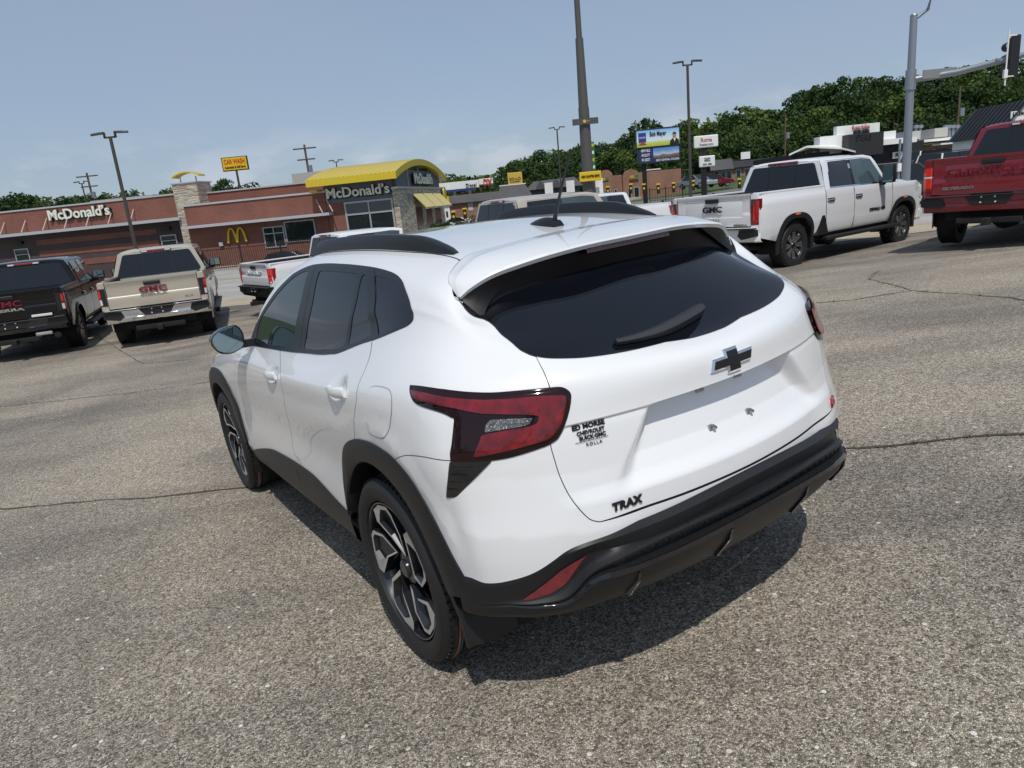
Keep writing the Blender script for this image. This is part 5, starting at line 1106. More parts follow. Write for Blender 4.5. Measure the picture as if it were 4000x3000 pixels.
# ================================================================== buildings
def brick_mat(name, c1, c2, mortar, sc=1.):
    m, N, L, b = node_mat(name); b.inputs['Roughness'].default_value = .85; tc = N.new('ShaderNodeTexCoord'); sp = N.new('ShaderNodeSeparateXYZ'); L.new(tc.outputs['Object'], sp.inputs[0]); ad = N.new('ShaderNodeMath'); L.new(sp.outputs[0], ad.inputs[0]); L.new(sp.outputs[1], ad.inputs[1]); cb = N.new('ShaderNodeCombineXYZ'); L.new(ad.outputs[0], cb.inputs[0]); L.new(sp.outputs[2], cb.inputs[1])
    br = N.new('ShaderNodeTexBrick'); br.inputs['Scale'].default_value = sc; br.inputs['Brick Width'].default_value = .30; br.inputs['Row Height'].default_value = .10; br.inputs['Mortar Size'].default_value = .010; br.inputs['Color1'].default_value = (*c1, 1); br.inputs['Color2'].default_value = (*c2, 1); br.inputs['Mortar'].default_value = (*mortar, 1); L.new(cb.outputs[0], br.inputs['Vector'])
    n = N.new('ShaderNodeTexNoise'); n.inputs['Scale'].default_value = .7; n.inputs['Detail'].default_value = 6; L.new(tc.outputs['Object'], n.inputs[0]); mr = N.new('ShaderNodeMapRange'); mr.inputs[1].default_value = .3; mr.inputs[2].default_value = .7; mr.inputs[3].default_value = .86; mr.inputs[4].default_value = 1.1; L.new(n.outputs['Fac'], mr.inputs[0]); mx = N.new('ShaderNodeMix'); mx.data_type = 'RGBA'; mx.blend_type = 'MULTIPLY'; mx.inputs[0].default_value = 1; L.new(br.outputs['Color'], mx.inputs[6]); L.new(mr.outputs[0], mx.inputs[7]); L.new(mx.outputs[2], b.inputs['Base Color']); return m
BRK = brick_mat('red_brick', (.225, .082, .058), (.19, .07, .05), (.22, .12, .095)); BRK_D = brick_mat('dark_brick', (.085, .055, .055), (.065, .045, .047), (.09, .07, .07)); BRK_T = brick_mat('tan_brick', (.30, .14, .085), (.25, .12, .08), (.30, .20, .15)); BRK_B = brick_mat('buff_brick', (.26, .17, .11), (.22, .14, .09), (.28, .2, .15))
def stone_mat():
    m, N, L, b = node_mat('ledge_stone'); b.inputs['Roughness'].default_value = .9; tc = N.new('ShaderNodeTexCoord'); mp = N.new('ShaderNodeMapping'); mp.inputs['Scale'].default_value = (2.2, 2.2, 9); L.new(tc.outputs['Object'], mp.inputs[0]); v = N.new('ShaderNodeTexVoronoi'); L.new(mp.outputs[0], v.inputs['Vector']); v.inputs['Scale'].default_value = 1.
    sp = N.new('ShaderNodeSeparateColor'); L.new(v.outputs['Color'], sp.inputs[0]); r = N.new('ShaderNodeValToRGB'); r.color_ramp.elements[0].color = (.30, .25, .19, 1); r.color_ramp.elements[1].color = (.58, .52, .43, 1); L.new(sp.outputs[0], r.inputs[0]); L.new(r.outputs[0], b.inputs['Base Color'])
    ve = N.new('ShaderNodeTexVoronoi'); ve.feature = 'DISTANCE_TO_EDGE'; L.new(mp.outputs[0], ve.inputs['Vector']); ve.inputs['Scale'].default_value = 1.; bp = N.new('ShaderNodeBump'); bp.inputs['Distance'].default_value = .05; L.new(ve.outputs['Distance'], bp.inputs['Height']); L.new(bp.outputs[0], b.inputs['Normal']); return m
STONE = stone_mat()
TRIM_G = mat('pale_metal_trim', (.52, .53, .55), .4, .3); YELL = mat('yellow_metal', (.62, .47, .02), .35, coat=.3); YEL_S = mat('sign_yellow', (.72, .47, .01), .45); YEL_P = mat('pale_yellow_awning', (.62, .52, .20), .5); GREY_P = mat('grey_blue_panel', (.10, .115, .145), .5); BLKS = mat('sign_black', (.012, .012, .014), .5); CREAM = mat('letter_cream', (.75, .76, .66), .4)
WIN_F = mat('window_frame_grey', (.42, .43, .45), .45, .3); WIN_G = mat('shop_glass', (.020, .026, .028), .03, 0, .6); SHADE = mat('window_blind', (.10, .11, .12), .6); WHT = mat('white_render', (.80, .80, .78), .7, noise=.06, nscale=.6); BLKW = mat('black_paint_wall', (.016, .016, .018), .7, noise=.2); SHING = mat('grey_shingle', (.085, .082, .085), .9, noise=.15, nscale=3); METROOF = mat('dark_metal_roof', (.018, .021, .028), .35, .4); CREMW = mat('cream_wall', (.56, .54, .42), .8); STEELG = mat('galvanised_steel', (.30, .33, .37), .45, .6); POLE_B = mat('bronze_pole', (.075, .068, .058), .5, .3); GALV = mat('air_unit_grey', (.45, .44, .40), .6)

class Local:
    """a building with its own axes: x along the front to the right, y into the depth, z up"""
    def __init__(s, name, label, cat, o, a, group=None): s.t = thing(name, label, cat, o, -a, group)
    def box(s, nm, m, x0, x1, y0, y1, z0, z1, par=None):
        mb = MB(); mb.box(((x0 + x1) / 2, (y0 + y1) / 2, (z0 + z1) / 2), (abs(x1 - x0), abs(y1 - y0), abs(z1 - z0))); return mb.build(nm, m, par or s.t)
    def window(s, x0, x1, z0, z1, y=0., bars=(), hbars=(), frame=.07, gm=None, nm='window'):
        mb = MB(); d = .06
        for a, b, c, e in ((x0, x1, z0, z0 + frame), (x0, x1, z1 - frame, z1), (x0, x0 + frame, z0 + frame, z1 - frame), (x1 - frame, x1, z0 + frame, z1 - frame)): mb.box(((a + b) / 2, y - d / 2, (c + e) / 2), (b - a, d, e - c))
        for q in bars: mb.box((q, y - d / 2 + .004, (z0 + z1) / 2), (frame * .8, d * .8, z1 - z0 - 2 * frame))
        for q in hbars: mb.box(((x0 + x1) / 2, y - d / 2 + .004, q), (x1 - x0 - 2 * frame, d * .8, frame * .8))
        f = mb.build(nm, WIN_F, s.t); s.box('pane', gm or WIN_G, x0 + frame, x1 - frame, y - .012, y + .02, z0 + frame, z1 - frame, f); return f
    def letters(s, body, size, x, z, y, m, width, ex=.05, par=None, off=0.): return text(body, size, frame((x, y, z), (1, 0, 0), (0, 0, 1)), m, par or s.t, 'lettering', ex, off, -width)

def mcd():
    B = Local('restaurant_building', 'red brick fast food restaurant with yellow barrel roof and stone piers across the road', 'restaurant', (-6.09, 44, 0), rad(8)); g = -1.6
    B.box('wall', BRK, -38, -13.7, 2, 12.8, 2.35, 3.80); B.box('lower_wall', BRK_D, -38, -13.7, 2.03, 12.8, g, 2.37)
    for z0, z1 in ((1.42, 1.78), (.62, 1.02), (-.15, .25)): B.box('brick_band', BRK, -26.2, -17.2, 2.0, 2.1, z0, z1)
    B.box('parapet_cap', TRIM_G, -38, -13.7, 1.93, 2.4, 3.80, 3.90); B.box('white_trim', TRIM_G, -38, -14.9, 1.2, 2.02, 2.17, 2.36)
    for k in range(11):
        x = -28.2 - .0 + (k - 4) * 1.62; mb = MB(); mb.tube([(x, 1.35, 2.38), (x + .0, 1.98, 3.16)], .035, 6); mb.build('canopy_stay', mat('stay_pink', (.55, .42, .36), .5), B.t)
    text('McDonald\u2019s', .92, frame((-22.42, 1.86, 3.28), (1, 0, 0), (0, 0, 1)), CREAM, B.t, 'lettering', .06, .018, -4.55); text('McDonald\u2019s', .92, frame((-22.38, 1.93, 3.25), (1, 0, 0), (0, 0, 1)), BLKS, B.t, 'letter_backing', .05, .055, -4.68)
    B.window(-28.05, -26.95, .30, 1.32, 2.0, hbars=(.92,)); B.window(-17.0, -15.84, .30, 1.30, 2.0, hbars=(.92,))
    for x in (-27.5, -16.4): B.box('wall_lamp', BLKS, x - .3, x + .3, 1.8, 2.03, 1.62, 1.82)
    # stone pier with a yellow bow on top
    B.box('stone_pier', STONE, -15.08, -13.38, 1.45, 3.2, g, 4.42); B.box('pier_cap', TRIM_G, -15.16, -13.30, 1.37, 3.28, 4.42, 4.50)
    for x in (-14.85, -13.75): mb = MB(); mb.tube([(x, 2.2, 4.5), (x, 2.2, 4.86)], .05, 8); mb.build('bow_post', TRIM_G, B.t)
    mb = MB(); mb.ring([[(x, y, z) for y, z in ((1.7, 0), (2.7, 0), (2.7, .09), (1.7, .09))] and [(x, 1.8, 4.86 + .24 - .30 * ((x + 14.25) / 1.0) ** 2), (x, 2.6, 4.86 + .24 - .30 * ((x + 14.25) / 1.0) ** 2), (x, 2.6, 4.95 + .24 - .30 * ((x + 14.25) / 1.0) ** 2), (x, 1.8, 4.95 + .24 - .30 * ((x + 14.25) / 1.0) ** 2)] for x in np.linspace(-15.2, -13.3, 12)]); mb.build('yellow_bow', YELL, B.t, smooth=40)
    # middle block
    B.box('wall', BRK, -13.70, -4.3, 0, 3, g, 2.92); B.box('parapet_cap', TRIM_G, -13.76, -4.24, -.07, .4, 2.92, 3.03); B.box('upper_wall', BRK, -14.6, -4.0, 2.6, 12.8, 2.9, 3.70); B.box('upper_cap', TRIM_G, -14.66, -4.0, 2.53, 2.95, 3.70, 3.79)
    B.box('canopy_trim', TRIM_G, -13.70, -3.95, -.75, 0.02, 1.55, 1.72)
    for x in (-4.9, -4.25): mb = MB(); mb.tube([(x, -.05, 2.55), (x + .55, -.72, 1.74)], .035, 6); mb.build('canopy_stay', mat('stay_pink', (.55, .42, .36), .5), B.t)
    B.window(-8.72, -7.32, -.10, 1.20, 0, bars=(-8.02,), hbars=(.78,)); B.window(-7.48 + .22, -5.25, .10, 1.42, 0)
    # the arches
    mb = MB()
    for s in (-1, 1):
        pts = []
        for k in range(25):
            q = -1 + 2 * k / 24; pts.append((-10.5 + s * .31 + q * .30, -.08, .45 + .86 * (1 - abs(q) ** 2.6)))
        mb.tube(pts, [.085 - .03 * (1 - abs(-1 + 2 * k / 24)) for k in range(25)], 8)
    mb.build('arch_sign', mat('arch_yellow', (.75, .50, .015), .4), B.t, smooth=50); B.box('utility_box', TRIM_G, -11.75, -11.5, -.15, .0, .30, .55)
    # entrance tower
    B.box('wall', BRK, -4.35, .0, 0, 12.5, g, 3.30); B.box('sign_panel', GREY_P, -4.28, -.02, -.05, .0, 2.24, 3.30)
    text('McDonald\u2019s', .82, frame((-2.16, -.16, 2.78), (1, 0, 0), (0, 0, 1)), CREAM, B.t, 'lettering', .05, .018, -4.0); text('McDonald\u2019s', .82, frame((-2.12, -.10, 2.75), (1, 0, 0), (0, 0, 1)), BLKS, B.t, 'letter_backing', .045, .05, -4.1)
    w = B.window(-3.18, -.08, -1.0, 2.22, -.0, bars=(-1.63,), hbars=(1.45,), frame=.11)
    for x in (-3.05, -1.55): B.box('blind', SHADE, x, x + 1.36, -.030, -.018, 1.48, 2.10, w)
    # stone side
    B.box('stone_side', STONE, -.02, .32, -.1, 12.9, g, 2.72); B.box('side_band', TRIM_G, -.05, .40, -.15, 13.0, 2.72, 2.84); B.box('gable_glass', GREY_P, -.1, .22, .2, 12.4, 2.84, 3.95); B.box('grey_band', mat('grey_board', (.22, .22, .22), .7), .32, .36, 2.2, 11.5, 2.05, 2.40)
    for y in (3.0, 6.0, 9.0): B.box('gable_mullion', WIN_F, .22, .27, y - .06, y + .06, 2.84, 4.1)
    text('McDonald\u2019s', .95, frame((.42, 6.6, 3.35), (0, 1, 0), (0, 0, 1)), CREAM, B.t, 'lettering', .05, .02, -5.2); text('McDonald\u2019s', .95, frame((.36, 6.65, 3.32), (0, 1, 0), (0, 0, 1)), BLKS, B.t, 'letter_backing', .05, .06, -5.4)
    for y0 in (3.4, 6.3, 9.2):
        mb = MB(); mb.ring([[(.33, y0, 2.36), (.33, y0 + 2.5, 2.36), (1.15, y0 + 2.5, 1.42), (1.15, y0, 1.42)], [(.36, y0, 2.42), (.36, y0 + 2.5, 2.42), (1.20, y0 + 2.5, 1.47), (1.20, y0, 1.47)]]); aw = mb.build('awning', YEL_P, B.t)
        B.box('awning_bar', TRIM_G, 1.12, 1.22, y0, y0 + 2.5, 1.36, 1.42, aw); B.box('recess', mat('deep_window', (.02, .023, .026), .2), .33, .345, y0 + .35, y0 + 2.1, g, 1.5)
    mb = MB(); mb.ring([[(.50, 12.6 + .42 * math.cos(a), 2.25 + .62 * math.sin(a)) for a in np.linspace(0, 2 * math.pi, 20, endpoint=False)], [(.60, 12.6 + .42 * math.cos(a), 2.25 + .62 * math.sin(a)) for a in np.linspace(0, 2 * math.pi, 20, endpoint=False)]]); mb.build('round_sign', YELL, B.t)
    # barrel roof
    rz_ = lambda y: 3.66 + .98 * (1 - ((y - 6.2) / 7.3) ** 2); Y = np.linspace(-1.05, 13.4, 26); X = np.linspace(-5.0, .62, 21); mb = MB()
    rings = []
    for x in (X[0], X[-1]): rings.append([(x, y, rz_(y)) for y in Y] + [(x, y, rz_(y) - .40) for y in Y[::-1]])
    mb.ring(rings); rf = mb.build('barrel_roof', YELL, B.t, smooth=30)
    mb = MB()
    for x in np.arange(-4.85, .6, .28): mb.ring([[(x - .035, y, rz_(y) - .01), (x - .02, y, rz_(y) + .032), (x + .02, y, rz_(y) + .032), (x + .035, y, rz_(y) - .01)] for y in Y], close=False)
    tag(mb.build('roof_rib', YELL, rf), kind='stuff')
    B.box('eave_bracket', YELL, -5.05, -4.55, -.6, .4, 2.95, 3.10)
    # roof plant
    B.box('roof_unit', mat('roof_unit_pale', (.40, .40, .38), .7), -8.6, -5.1, 5.5, 9, 3.7, 4.55); B.box('roof_unit', mat('roof_unit_pale', (.40, .40, .38), .7), -13.2, -9.8, 7, 9, 3.7, 4.02); B.box('roof_unit', mat('roof_unit_pale', (.40, .40, .38), .7), -24.5, -19.5, 6, 9, 3.8, 4.20)
mcd()

def post_box(name, label, cat, p_lo, p_hi, w, h, d, zc, m_panel, pole_r, m_pole, text_rows=(), border=None, yaw=0., group=None):
    """pole sign: p_lo foot position, panel centred over the pole"""
    t = thing(name, label, cat, p_lo, yaw, group)
    mb = MB(); mb.cyl((0, 0, -.3), (0, 0, zc - p_lo[2] + h * .3), pole_r, pole_r * .9, 12); mb.build('post', m_pole, t)
    z = zc - p_lo[2]
    if border: mb = MB(); mb.box((0, -.0, z), (w + .12, d, h + .12)); bo = mb.build('frame', border, t)
    mb = MB(); mb.bbox((0, -.02, z), (w, d + .01, h), .03); pn = mb.build('panel', m_panel, t)
    for body, size, dz, m, wd in text_rows: text(body, size, frame((0, -d / 2 - .04, z + dz), (1, 0, 0), (0, 0, 1)), m, pn, 'lettering', .01, .006, -wd)
    return t
def foot(px, Y, py=800):
    p = pt(px, py, Y); return (p.x, p.y, gz1(p.x, p.y))
# car wash sign behind the restaurant
p = pt(914, 640, 62); post_box('pole_sign', 'yellow CAR WASH sign on a pole behind the restaurant', 'sign', (p.x + .1, 62, -1.5), None, 2.05, 1.0, .2, p.z, YEL_S, .10, POLE_B, (('CAR WASH', .52, .17, mat('sign_red', (.45, .03, .02), .5), 1.75), ('Automatic & Self Serve', .26, -.27, BLKS, 1.75)), BLKS)
# SO-LO sign and shop
p = pt(2012, 700, 66); post_box('pole_sign', 'square yellow SO-LO sign on the roof of the brick shop', 'sign', (p.x, 66, 1.9), None, 1.33, 1.20, .15, p.z, mat('sign_gold', (.60, .40, .06), .5), .08, POLE_B, (('SO-LO', .36, .02, BLKS, 1.05), ('MARKET', .10, -.22, BLKS, .95)))
def solo():
    B = Local('shop_building', 'low brick shop with a grey shingle mansard roof beside the restaurant', 'shop', (pt(1757, 800, 64).x, 64, 0), 0.); a = pt(1757, 765, 64); e = pt(2075, 735, 64); W = e.x - a.x; g = -1.2; zt = a.z; zb = pt(1757, 797, 64).z
    B.box('wall', BRK_T, 0, W, .3, 8, g, zb)
    mb = MB(); mb.ring([[(-.1, 0, zb), (-.1, .7, zt), (-.1, 8, zt), (-.1, 8, zb)], [(W * .62, 0, zb), (W * .62, .7, zt), (W * .62, 8, zt), (W * .62, 8, zb)]]); mb.build('mansard_roof', SHING, B.t)
    zg = pt(1940, 728, 64).z; mb = MB(); mb.ring([[(W * .58, -.3, zb), (W * .64, 1.5, zg), (W * .64, 8, zg), (W * .58, 8, zb)], [(W + .2, -.3, zb - .05), (W * .95, 1.5, zg), (W * .95, 8, zg), (W + .2, 8, zb - .05)]]); mb.build('gable_roof', SHING, B.t); B.box('roof_edge', WHT, W * .63, W * .96, 1.45, 1.6, zg, zg + .08)
    for x0, x1 in ((1.6, 2.05), (2.6, 2.98)): B.box('window_poster', mat('poster', (.45, .38, .42), .6, noise=.6, nscale=5), x0, x1, .27, .3, zb - .75, zb - .05)
    B.box('yellow_canopy', YEL_S, -.95, .0, -.2, 2, pt(1757, 790, 64).z, pt(1757, 766, 64).z); B.box('booth', WHT, -.85, -.05, .1, 2, g, pt(1757, 791, 64).z); B.box('booth_window', WIN_G, -.72, -.55, .06, .1, zb - 1.1, zb - .6); B.box('booth_window', WIN_G, -.42, -.25, .06, .1, zb - 1.1, zb - .6)
solo()
def canopy():
    a = pt(1711, 717, 78); e = pt(1869, 703, 78); f = pt(1925, 703, 78); zb = pt(1711, 746, 78).z
    B = Local('fuel_station_canopy', 'white fuel station canopy with Diesel lettering behind the shop', 'canopy', (a.x, 78, 0), 0.); W = e.x - a.x; W2 = f.x - a.x
    B.box('fascia', WHT, -1.5, W, 0, 6, zb, a.z); B.box('sign_fascia', WHT, W + .03, W2, -.1, 5.9, zb + .25, a.z + .06); B.box('blue_stripe', mat('canopy_blue', (.02, .04, .20), .5), -1.5, W - .5, -.03, .0, zb - .25, zb - .02)
    B.letters('Diesel', .55, W - .85, a.z - .5, -.05, BLKS, 1.15); B.letters('DX', .9, W + .95, a.z - .38, -.15, mat('sign_red2', (.55, .03, .02), .5), .95, off=.03)
    for x in (-.5, 1.5, 3.2): mb = MB(); mb.cyl((x, 3, -1.5), (x, 3, zb), .18, n=8); mb.build('column', WHT, B.t)
    B.box('kiosk', BRK_T, .5, 5.2, 6.5, 10, -1.5, zb - .35)
canopy()
def houses():
    a = pt(2072, 735, 80); B = Local('house_building', 'grey roofed low building between the shop and the tall pole', 'building', (a.x, 80, 0), 0.); zr = pt(2150, 700, 80).z; ze = pt(2150, 735, 80).z; W = pt(2270, 735, 80).x - a.x
    B.box('wall', mat('dark_siding', (.10, .10, .11), .8), 0, W, 1, 7, -1, ze)
    mb = MB(); mb.ring([[(-.3, .5, ze), (.6, 4, zr), (-.3, 7.5, ze)], [(W + .3, .5, ze), (W - .2, 4, zr + .1), (W + .3, 7.5, ze)]]); mb.build('roof', SHING, B.t)
    for x in (1.2, 3.0): mb = MB(); mb.ring([[(x - .6, .3, ze), (x, .3, ze + .95), (x + .6, .3, ze)], [(x - .6, 3, ze), (x, 3.2, ze + .95), (x + .6, 3, ze)]]); mb.build('dormer', SHING, B.t)
    for x in (2.0, 4.4): B.box('signboard', WHT, x - .45, x + .45, -.5, -.4, ze - .9, ze + .6)
    # brick sandwich shop
    a = pt(2350, 770, 84); B = Local('shop_building', 'tan brick shop with arched parapets behind the lot fence', 'shop', (a.x, 84, 0), rad(-6)); X = lambda px: (px - 2350) / FPX * 84 * 1.02; Z = lambda px, py: pt(px, py, 84).z
    top = Z(2600, 662); g = -.6
    B.box('wall', BRK_T, X(2532), X(2668), .8, 9, g, Z(2600, 662)); B.box('parapet_cap', WHT, X(2525), X(2588), .75, 1.1, Z(2560, 662), Z(2560, 658))
    for k, (x0, x1, zt, y0, arch) in enumerate(((2350, 2396, 682, 0, 1), (2396, 2436, 683, .6, 0), (2436, 2502, 680, .2, 1), (2500, 2534, 671, .5, 0))):
        z1 = Z((x0 + x1) / 2, zt); B.box('front_wall', BRK_T, X(x0), X(x1), y0, 4, g, z1)
        if arch:
            c, w = (X(x0) + X(x1)) / 2, (X(x1) - X(x0)) / 2; mb = MB(); mb.prism([(c + w * .85 * math.cos(q), z1 + .55 * math.sin(q)) for q in np.linspace(0, math.pi, 10)], 'y', y0 + .01, y0 + .4); mb.build('arched_parapet', BRK_T, B.t)
    B.box('white_dome', WHT, X(2400), X(2432), 4.5, 7, top - .2, top + .35)
    B.box('stone_base', STONE, X(2350), X(2502), -.05, .3, g, g + .85)
    for x0, x1 in ((2362, 2385), (2400, 2412), (2452, 2466), (2475, 2496)): B.window(X(x0), X(x1), g + .3, g + 2.0, -.06 if x0 < 2390 else .15)
    for x0, x1 in ((2354, 2380), (2460, 2495)):
        B.box('shop_sign', mat('sign_green', (.03, .20, .05), .5), (X(x0) + X(x1)) / 2, X(x1), -.12, -.06, Z(2420, 700), Z(2420, 690)); B.box('shop_sign', mat('sign_amber', (.55, .30, .02), .5), X(x0), (X(x0) + X(x1)) / 2 - .01, -.12, -.06, Z(2420, 700), Z(2420, 690))
    # long dark roofed shops
    a = pt(2785, 700, 98); B = Local('shop_building', 'long brick row of shops with a black mansard roof under the hillside', 'shop', (a.x, 98, 0), 0.); W = 14.; z0, z1 = pt(2850, 660, 98).z, pt(2820, 622, 98).z; g = -.2
    B.box('wall', BRK_B, 0, W, .8, 8, g, z0 + .1)
    mb = MB(); mb.ring([[(-.3, 0, z0), (-.3, .8, z1), (-.3, 8, z1), (-.3, 8, z0)], [(2.9, 0, z0), (2.9, .8, z1), (2.9, 8, z1), (2.9, 8, z0)]]); mb.ring([[(2.92, .3, z0 + .1), (2.92, 1.0, z1 - .4), (2.92, 8, z1 - .4), (2.92, 8, z0 + .1)], [(W, .3, z0 + .1), (W, 1.0, z1 - .4), (W, 8, z1 - .4), (W, 8, z0 + .1)]]); tag(mb.build('mansard_roof', METROOF, B.t), kind='stuff')
    for x in (.4, 1.3, 2.1, 3.4, 4.6, 5.8, 7.2, 8.8): B.window(x, x + .7, g + .3, z0 - .1, .78)
    B.box('roof_sign', WHT, 4.9, 6.2, 3, 3.1, z1 - .2, z1 + .75)
houses()
def roma():
    Y0 = 55; X = lambda px: pt(px, 620, Y0).x; Z = lambda px, py: pt(px, py, Y0).z; a = X(3200)
    B = Local('restaurant_building', 'white and black flat fronted restaurant with a stepped parapet under the wooded hill', 'restaurant', (a, Y0, 0), 0.); x = lambda px: X(px) - a; g = -.8
    B.box('white_parapet', WHT, x(3201), x(3300), 0, 1, Z(3250, 600), Z(3250, 530)); B.box('white_sign_wall', WHT, x(3268), x(3434), .1, .6, Z(3350, 580), Z(3350, 486)); B.box('white_parapet', WHT, x(3434), x(3495), 0, 1, Z(3465, 560), Z(3465, 513))
    B.box('white_canopy', WHT, x(3420), x(3560), -.6, 6, Z(3465, 566), Z(3465, 545)); B.box('black_wall', BLKW, x(3415), x(3612), .2, 8, g, Z(3465, 560)); B.box('black_signboard', mat('black_board', (.02, .021, .023), .6), x(3288), x(3421), -1.0, .08, Z(3355, 610), Z(3355, 524)); B.box('wall', BLKW, x(3090), x(3415), 1, 8, g, Z(3250, 590))
    B.letters('Roma Italian', .5, x(3360), Z(3360, 497), .02, mat('script_red', (.45, .05, .05), .5), 1.3, .02); B.letters('RESTAURANT', .3, x(3362), Z(3362, 507), .02, mat('grey_ink', (.20, .20, .2), .6), 1.1, .02); B.letters('NOW OPEN', .42, x(3362), Z(3362, 517), .02, BLKS, 1.2, .03, off=.02); B.letters('STEAKS', .62, x(3345), Z(3345, 540), -1.06, mat('faded_black', (.035, .035, .038), .6), 1.15, .02)
    B.box('name_board', WHT, x(3487), x(3560), -.0, .1, Z(3520, 616), Z(3520, 592)); B.letters('Realty', .42, x(3524), Z(3524, 604), -.05, BLKS, 1.1, .02)
    # gabled porte cochere
    zr, ze = Z(3075, 583), Z(3010, 613); mb = MB(); xl, xm, xr_ = x(3008), x(3072), x(3200)
    mb.ring([[(xl, -3.5, ze - .12), (xl, -3.5, ze), (xm, -3.5, zr), (xr_, -3.5, ze + .1), (xr_, -3.5, ze - .02), (xm, -3.5, zr - .12)], [(x(3130), 1., Z(3130, 592) - .1), (x(3130), 1., Z(3130, 592)), (x(3300), 1., Z(3300, 565) + .1), (x(3408), 1., Z(3408, 596)), (x(3408), 1., Z(3408, 596) - .12), (x(3300), 1., Z(3300, 565))]]); mb.build('porch_roof', WHT, B.t)
    B.box('porch_dark', BLKW, x(3040), x(3180), -2.5, 1, g, ze - .05)
    # low annex to the right
    z = lambda px, py: pt(px, py, 60).z; B2 = Local('annex_building', 'low flat roofed annex with cream and brick walls right of the black restaurant', 'building', (pt(3600, 600, 60).x, 60, 0), 0.); q = lambda px: pt(px, 600, 60).x - pt(3600, 600, 60).x
    B2.box('wall', BRK_T, q(3610), q(3745), 0, 6, -.5, z(3680, 560)); B2.box('cream_wall', CREMW, q(3745), q(3850), -.2, 6, -.5, z(3780, 545)); B2.box('roof_edge', WHT, q(3550), q(3850), -.8, 6.3, z(3700, 548), z(3700, 538)); B2.box('awning_roof', WHT, q(3615), q(3755), -2.0, -.82, z(3690, 566), z(3690, 560))
    for x0, x1, za, zb in ((3578, 3610, 538, 505), (3612, 3647, 536, 503), (3703, 3756, 527, 490)): B2.box('air_conditioner', GALV, q(x0), q(x1), 2, 4, z((x0 + x1) / 2, za), z((x0 + x1) / 2, zb))
    for px in (3655, 3672, 3775, 3790, 3805, 3822): mb = MB(); p0 = z(px, 524); mb.cyl((q(px), 3, p0 - .3), (q(px), 3, p0 + .75), .13, n=8); mb.cyl((q(px), 3, p0 + .75), (q(px), 3, p0 + 1.0), .25, .22, 8); mb.build('roof_vent', STEELG, B2.t)
    # the hair college with a steep gable
    Y1 = 40; a = pt(3900, 560, Y1); B3 = Local('college_building', 'gabled building with a black metal roof and hair college lettering at the right edge', 'building', (a.x, Y1, 0), 0.); r_ = lambda px, py=560: pt(px, py, Y1).x - a.x; zz = lambda px, py: pt(px, py, Y1).z
    xl, xm = r_(3905, 500), r_(4005, 430); zb = zz(3900, 515); zt = zz(4000, 400); mb = MB(); mb.prism([(xl, zb - 3), (xl, zb), (xm, zt), (2 * xm - xl, zb), (2 * xm - xl, zb - 3)], 'y', 0, .3); mb.build('gable_wall', WHT, B3.t)
    dx = r_(3835, 520) - xl; mb = MB(); rows = [[(xl - .25, -.3, zb - .25), (xm, -.3, zt + .12)], [(xl - .25, 4.2, zb - .25), (xm, 4.2, zt + .12)]]; mb.ring(rows, close=False); mb.ring([[(xm, -.3, zt + .12), (2 * xm - xl + .25, -.3, zb - .25)], [(xm, 4.2, zt + .12), (2 * xm - xl + .25, 4.2, zb - .25)]], close=False); mr_ = mb.build('metal_roof', METROOF, B3.t)
    for k in range(1, 12):
        f = k / 12; A = Vector(rows[0][0]).lerp(Vector(rows[1][0]), f); D = Vector(rows[0][1]).lerp(Vector(rows[1][1]), f); mb = MB(); mb.tube([A + Vector((-.02, 0, .03)), D + Vector((-.02, 0, .03))], .028, 4); mb.build('roof_seam', METROOF, mr_)
    bd = MB(); bd.box((xm + .05, -.05, zb + .62), (1.75, .06, .75)); bp = bd.build('name_panel', WHT, B3.t)
    for body, dz in (('SALEM COLLEGE', .22), ('OF', .02), ('HAIRSTYLING', -.2)): text(body, .26 if body != 'OF' else .13, frame((xm + .05, -.10, zb + .62 + dz), (1, 0, 0), (0, 0, 1)), mat('maroon_ink', (.06, .03, .03), .6), bp, 'lettering', .01, .004, -(1.6 if body != 'OF' else .2))
    B3.box('side_wall', WHT, xl + .05, 2 * xm - xl - .05, .3, 4.1, -.5, zb)
roma()

# ================================================================== poles and signs
def lamp_pole(label, px, py_top, Y, r=.075, heads=2, py=900, arm=.55):
    p = pt(px, py_top, Y); b = (p.x, Y, gz1(p.x, Y)); t = thing('street_lamp', label, 'street lamp', b, 0, 'twin head lamp posts'); h = p.z - b[2]
    mb = MB(); mb.cyl((0, 0, -.2), (0, 0, h - .12), r, r * .8, 8); mb.cyl((0, 0, 0), (0, 0, .5), r * 2.6, r * 2.6, 12); mb.build('post', POLE_B, t, smooth=40)
    mb = MB(); mb.box((0, 0, h - .10), (arm * .75, .07, .06)); mb.build('cross_arm', POLE_B, t)
    for s in (-1, 1):
        mb = MB(); mb.box((s * arm * .36, 0, h - .03), (.06, .07, .18)); mb.ring([[(s * (arm * .36 + a * arm * .85), y * .16 * math.sin(math.pi * (.15 + .8 * a)) ** .5, h + .05 + dz * .05 - .03 * a) for y, dz in ((-1, 0), (-.6, 1), (.6, 1), (1, 0), (0, -.6))] for a in np.linspace(0, 1, 6)]); mb.build('lamp_head', POLE_B, t, smooth=40)
    return t
lamp_pole('near lamp post with two flat heads, left, behind the sand coloured pickup', 428, 525, 27)
lamp_pole('lamp post with two flat heads, right of the billboards', 2685, 245, 34)
lamp_pole('thin far lamp post with two flat heads, left of the tall pole', 2175, 500, 60, r=.07)
lamp_pole('small lamp post rising behind the yellow barrel roof', 1312, 628, 66, r=.06); lamp_pole('small lamp post behind the left end of the restaurant', 318, 712, 62, r=.07)
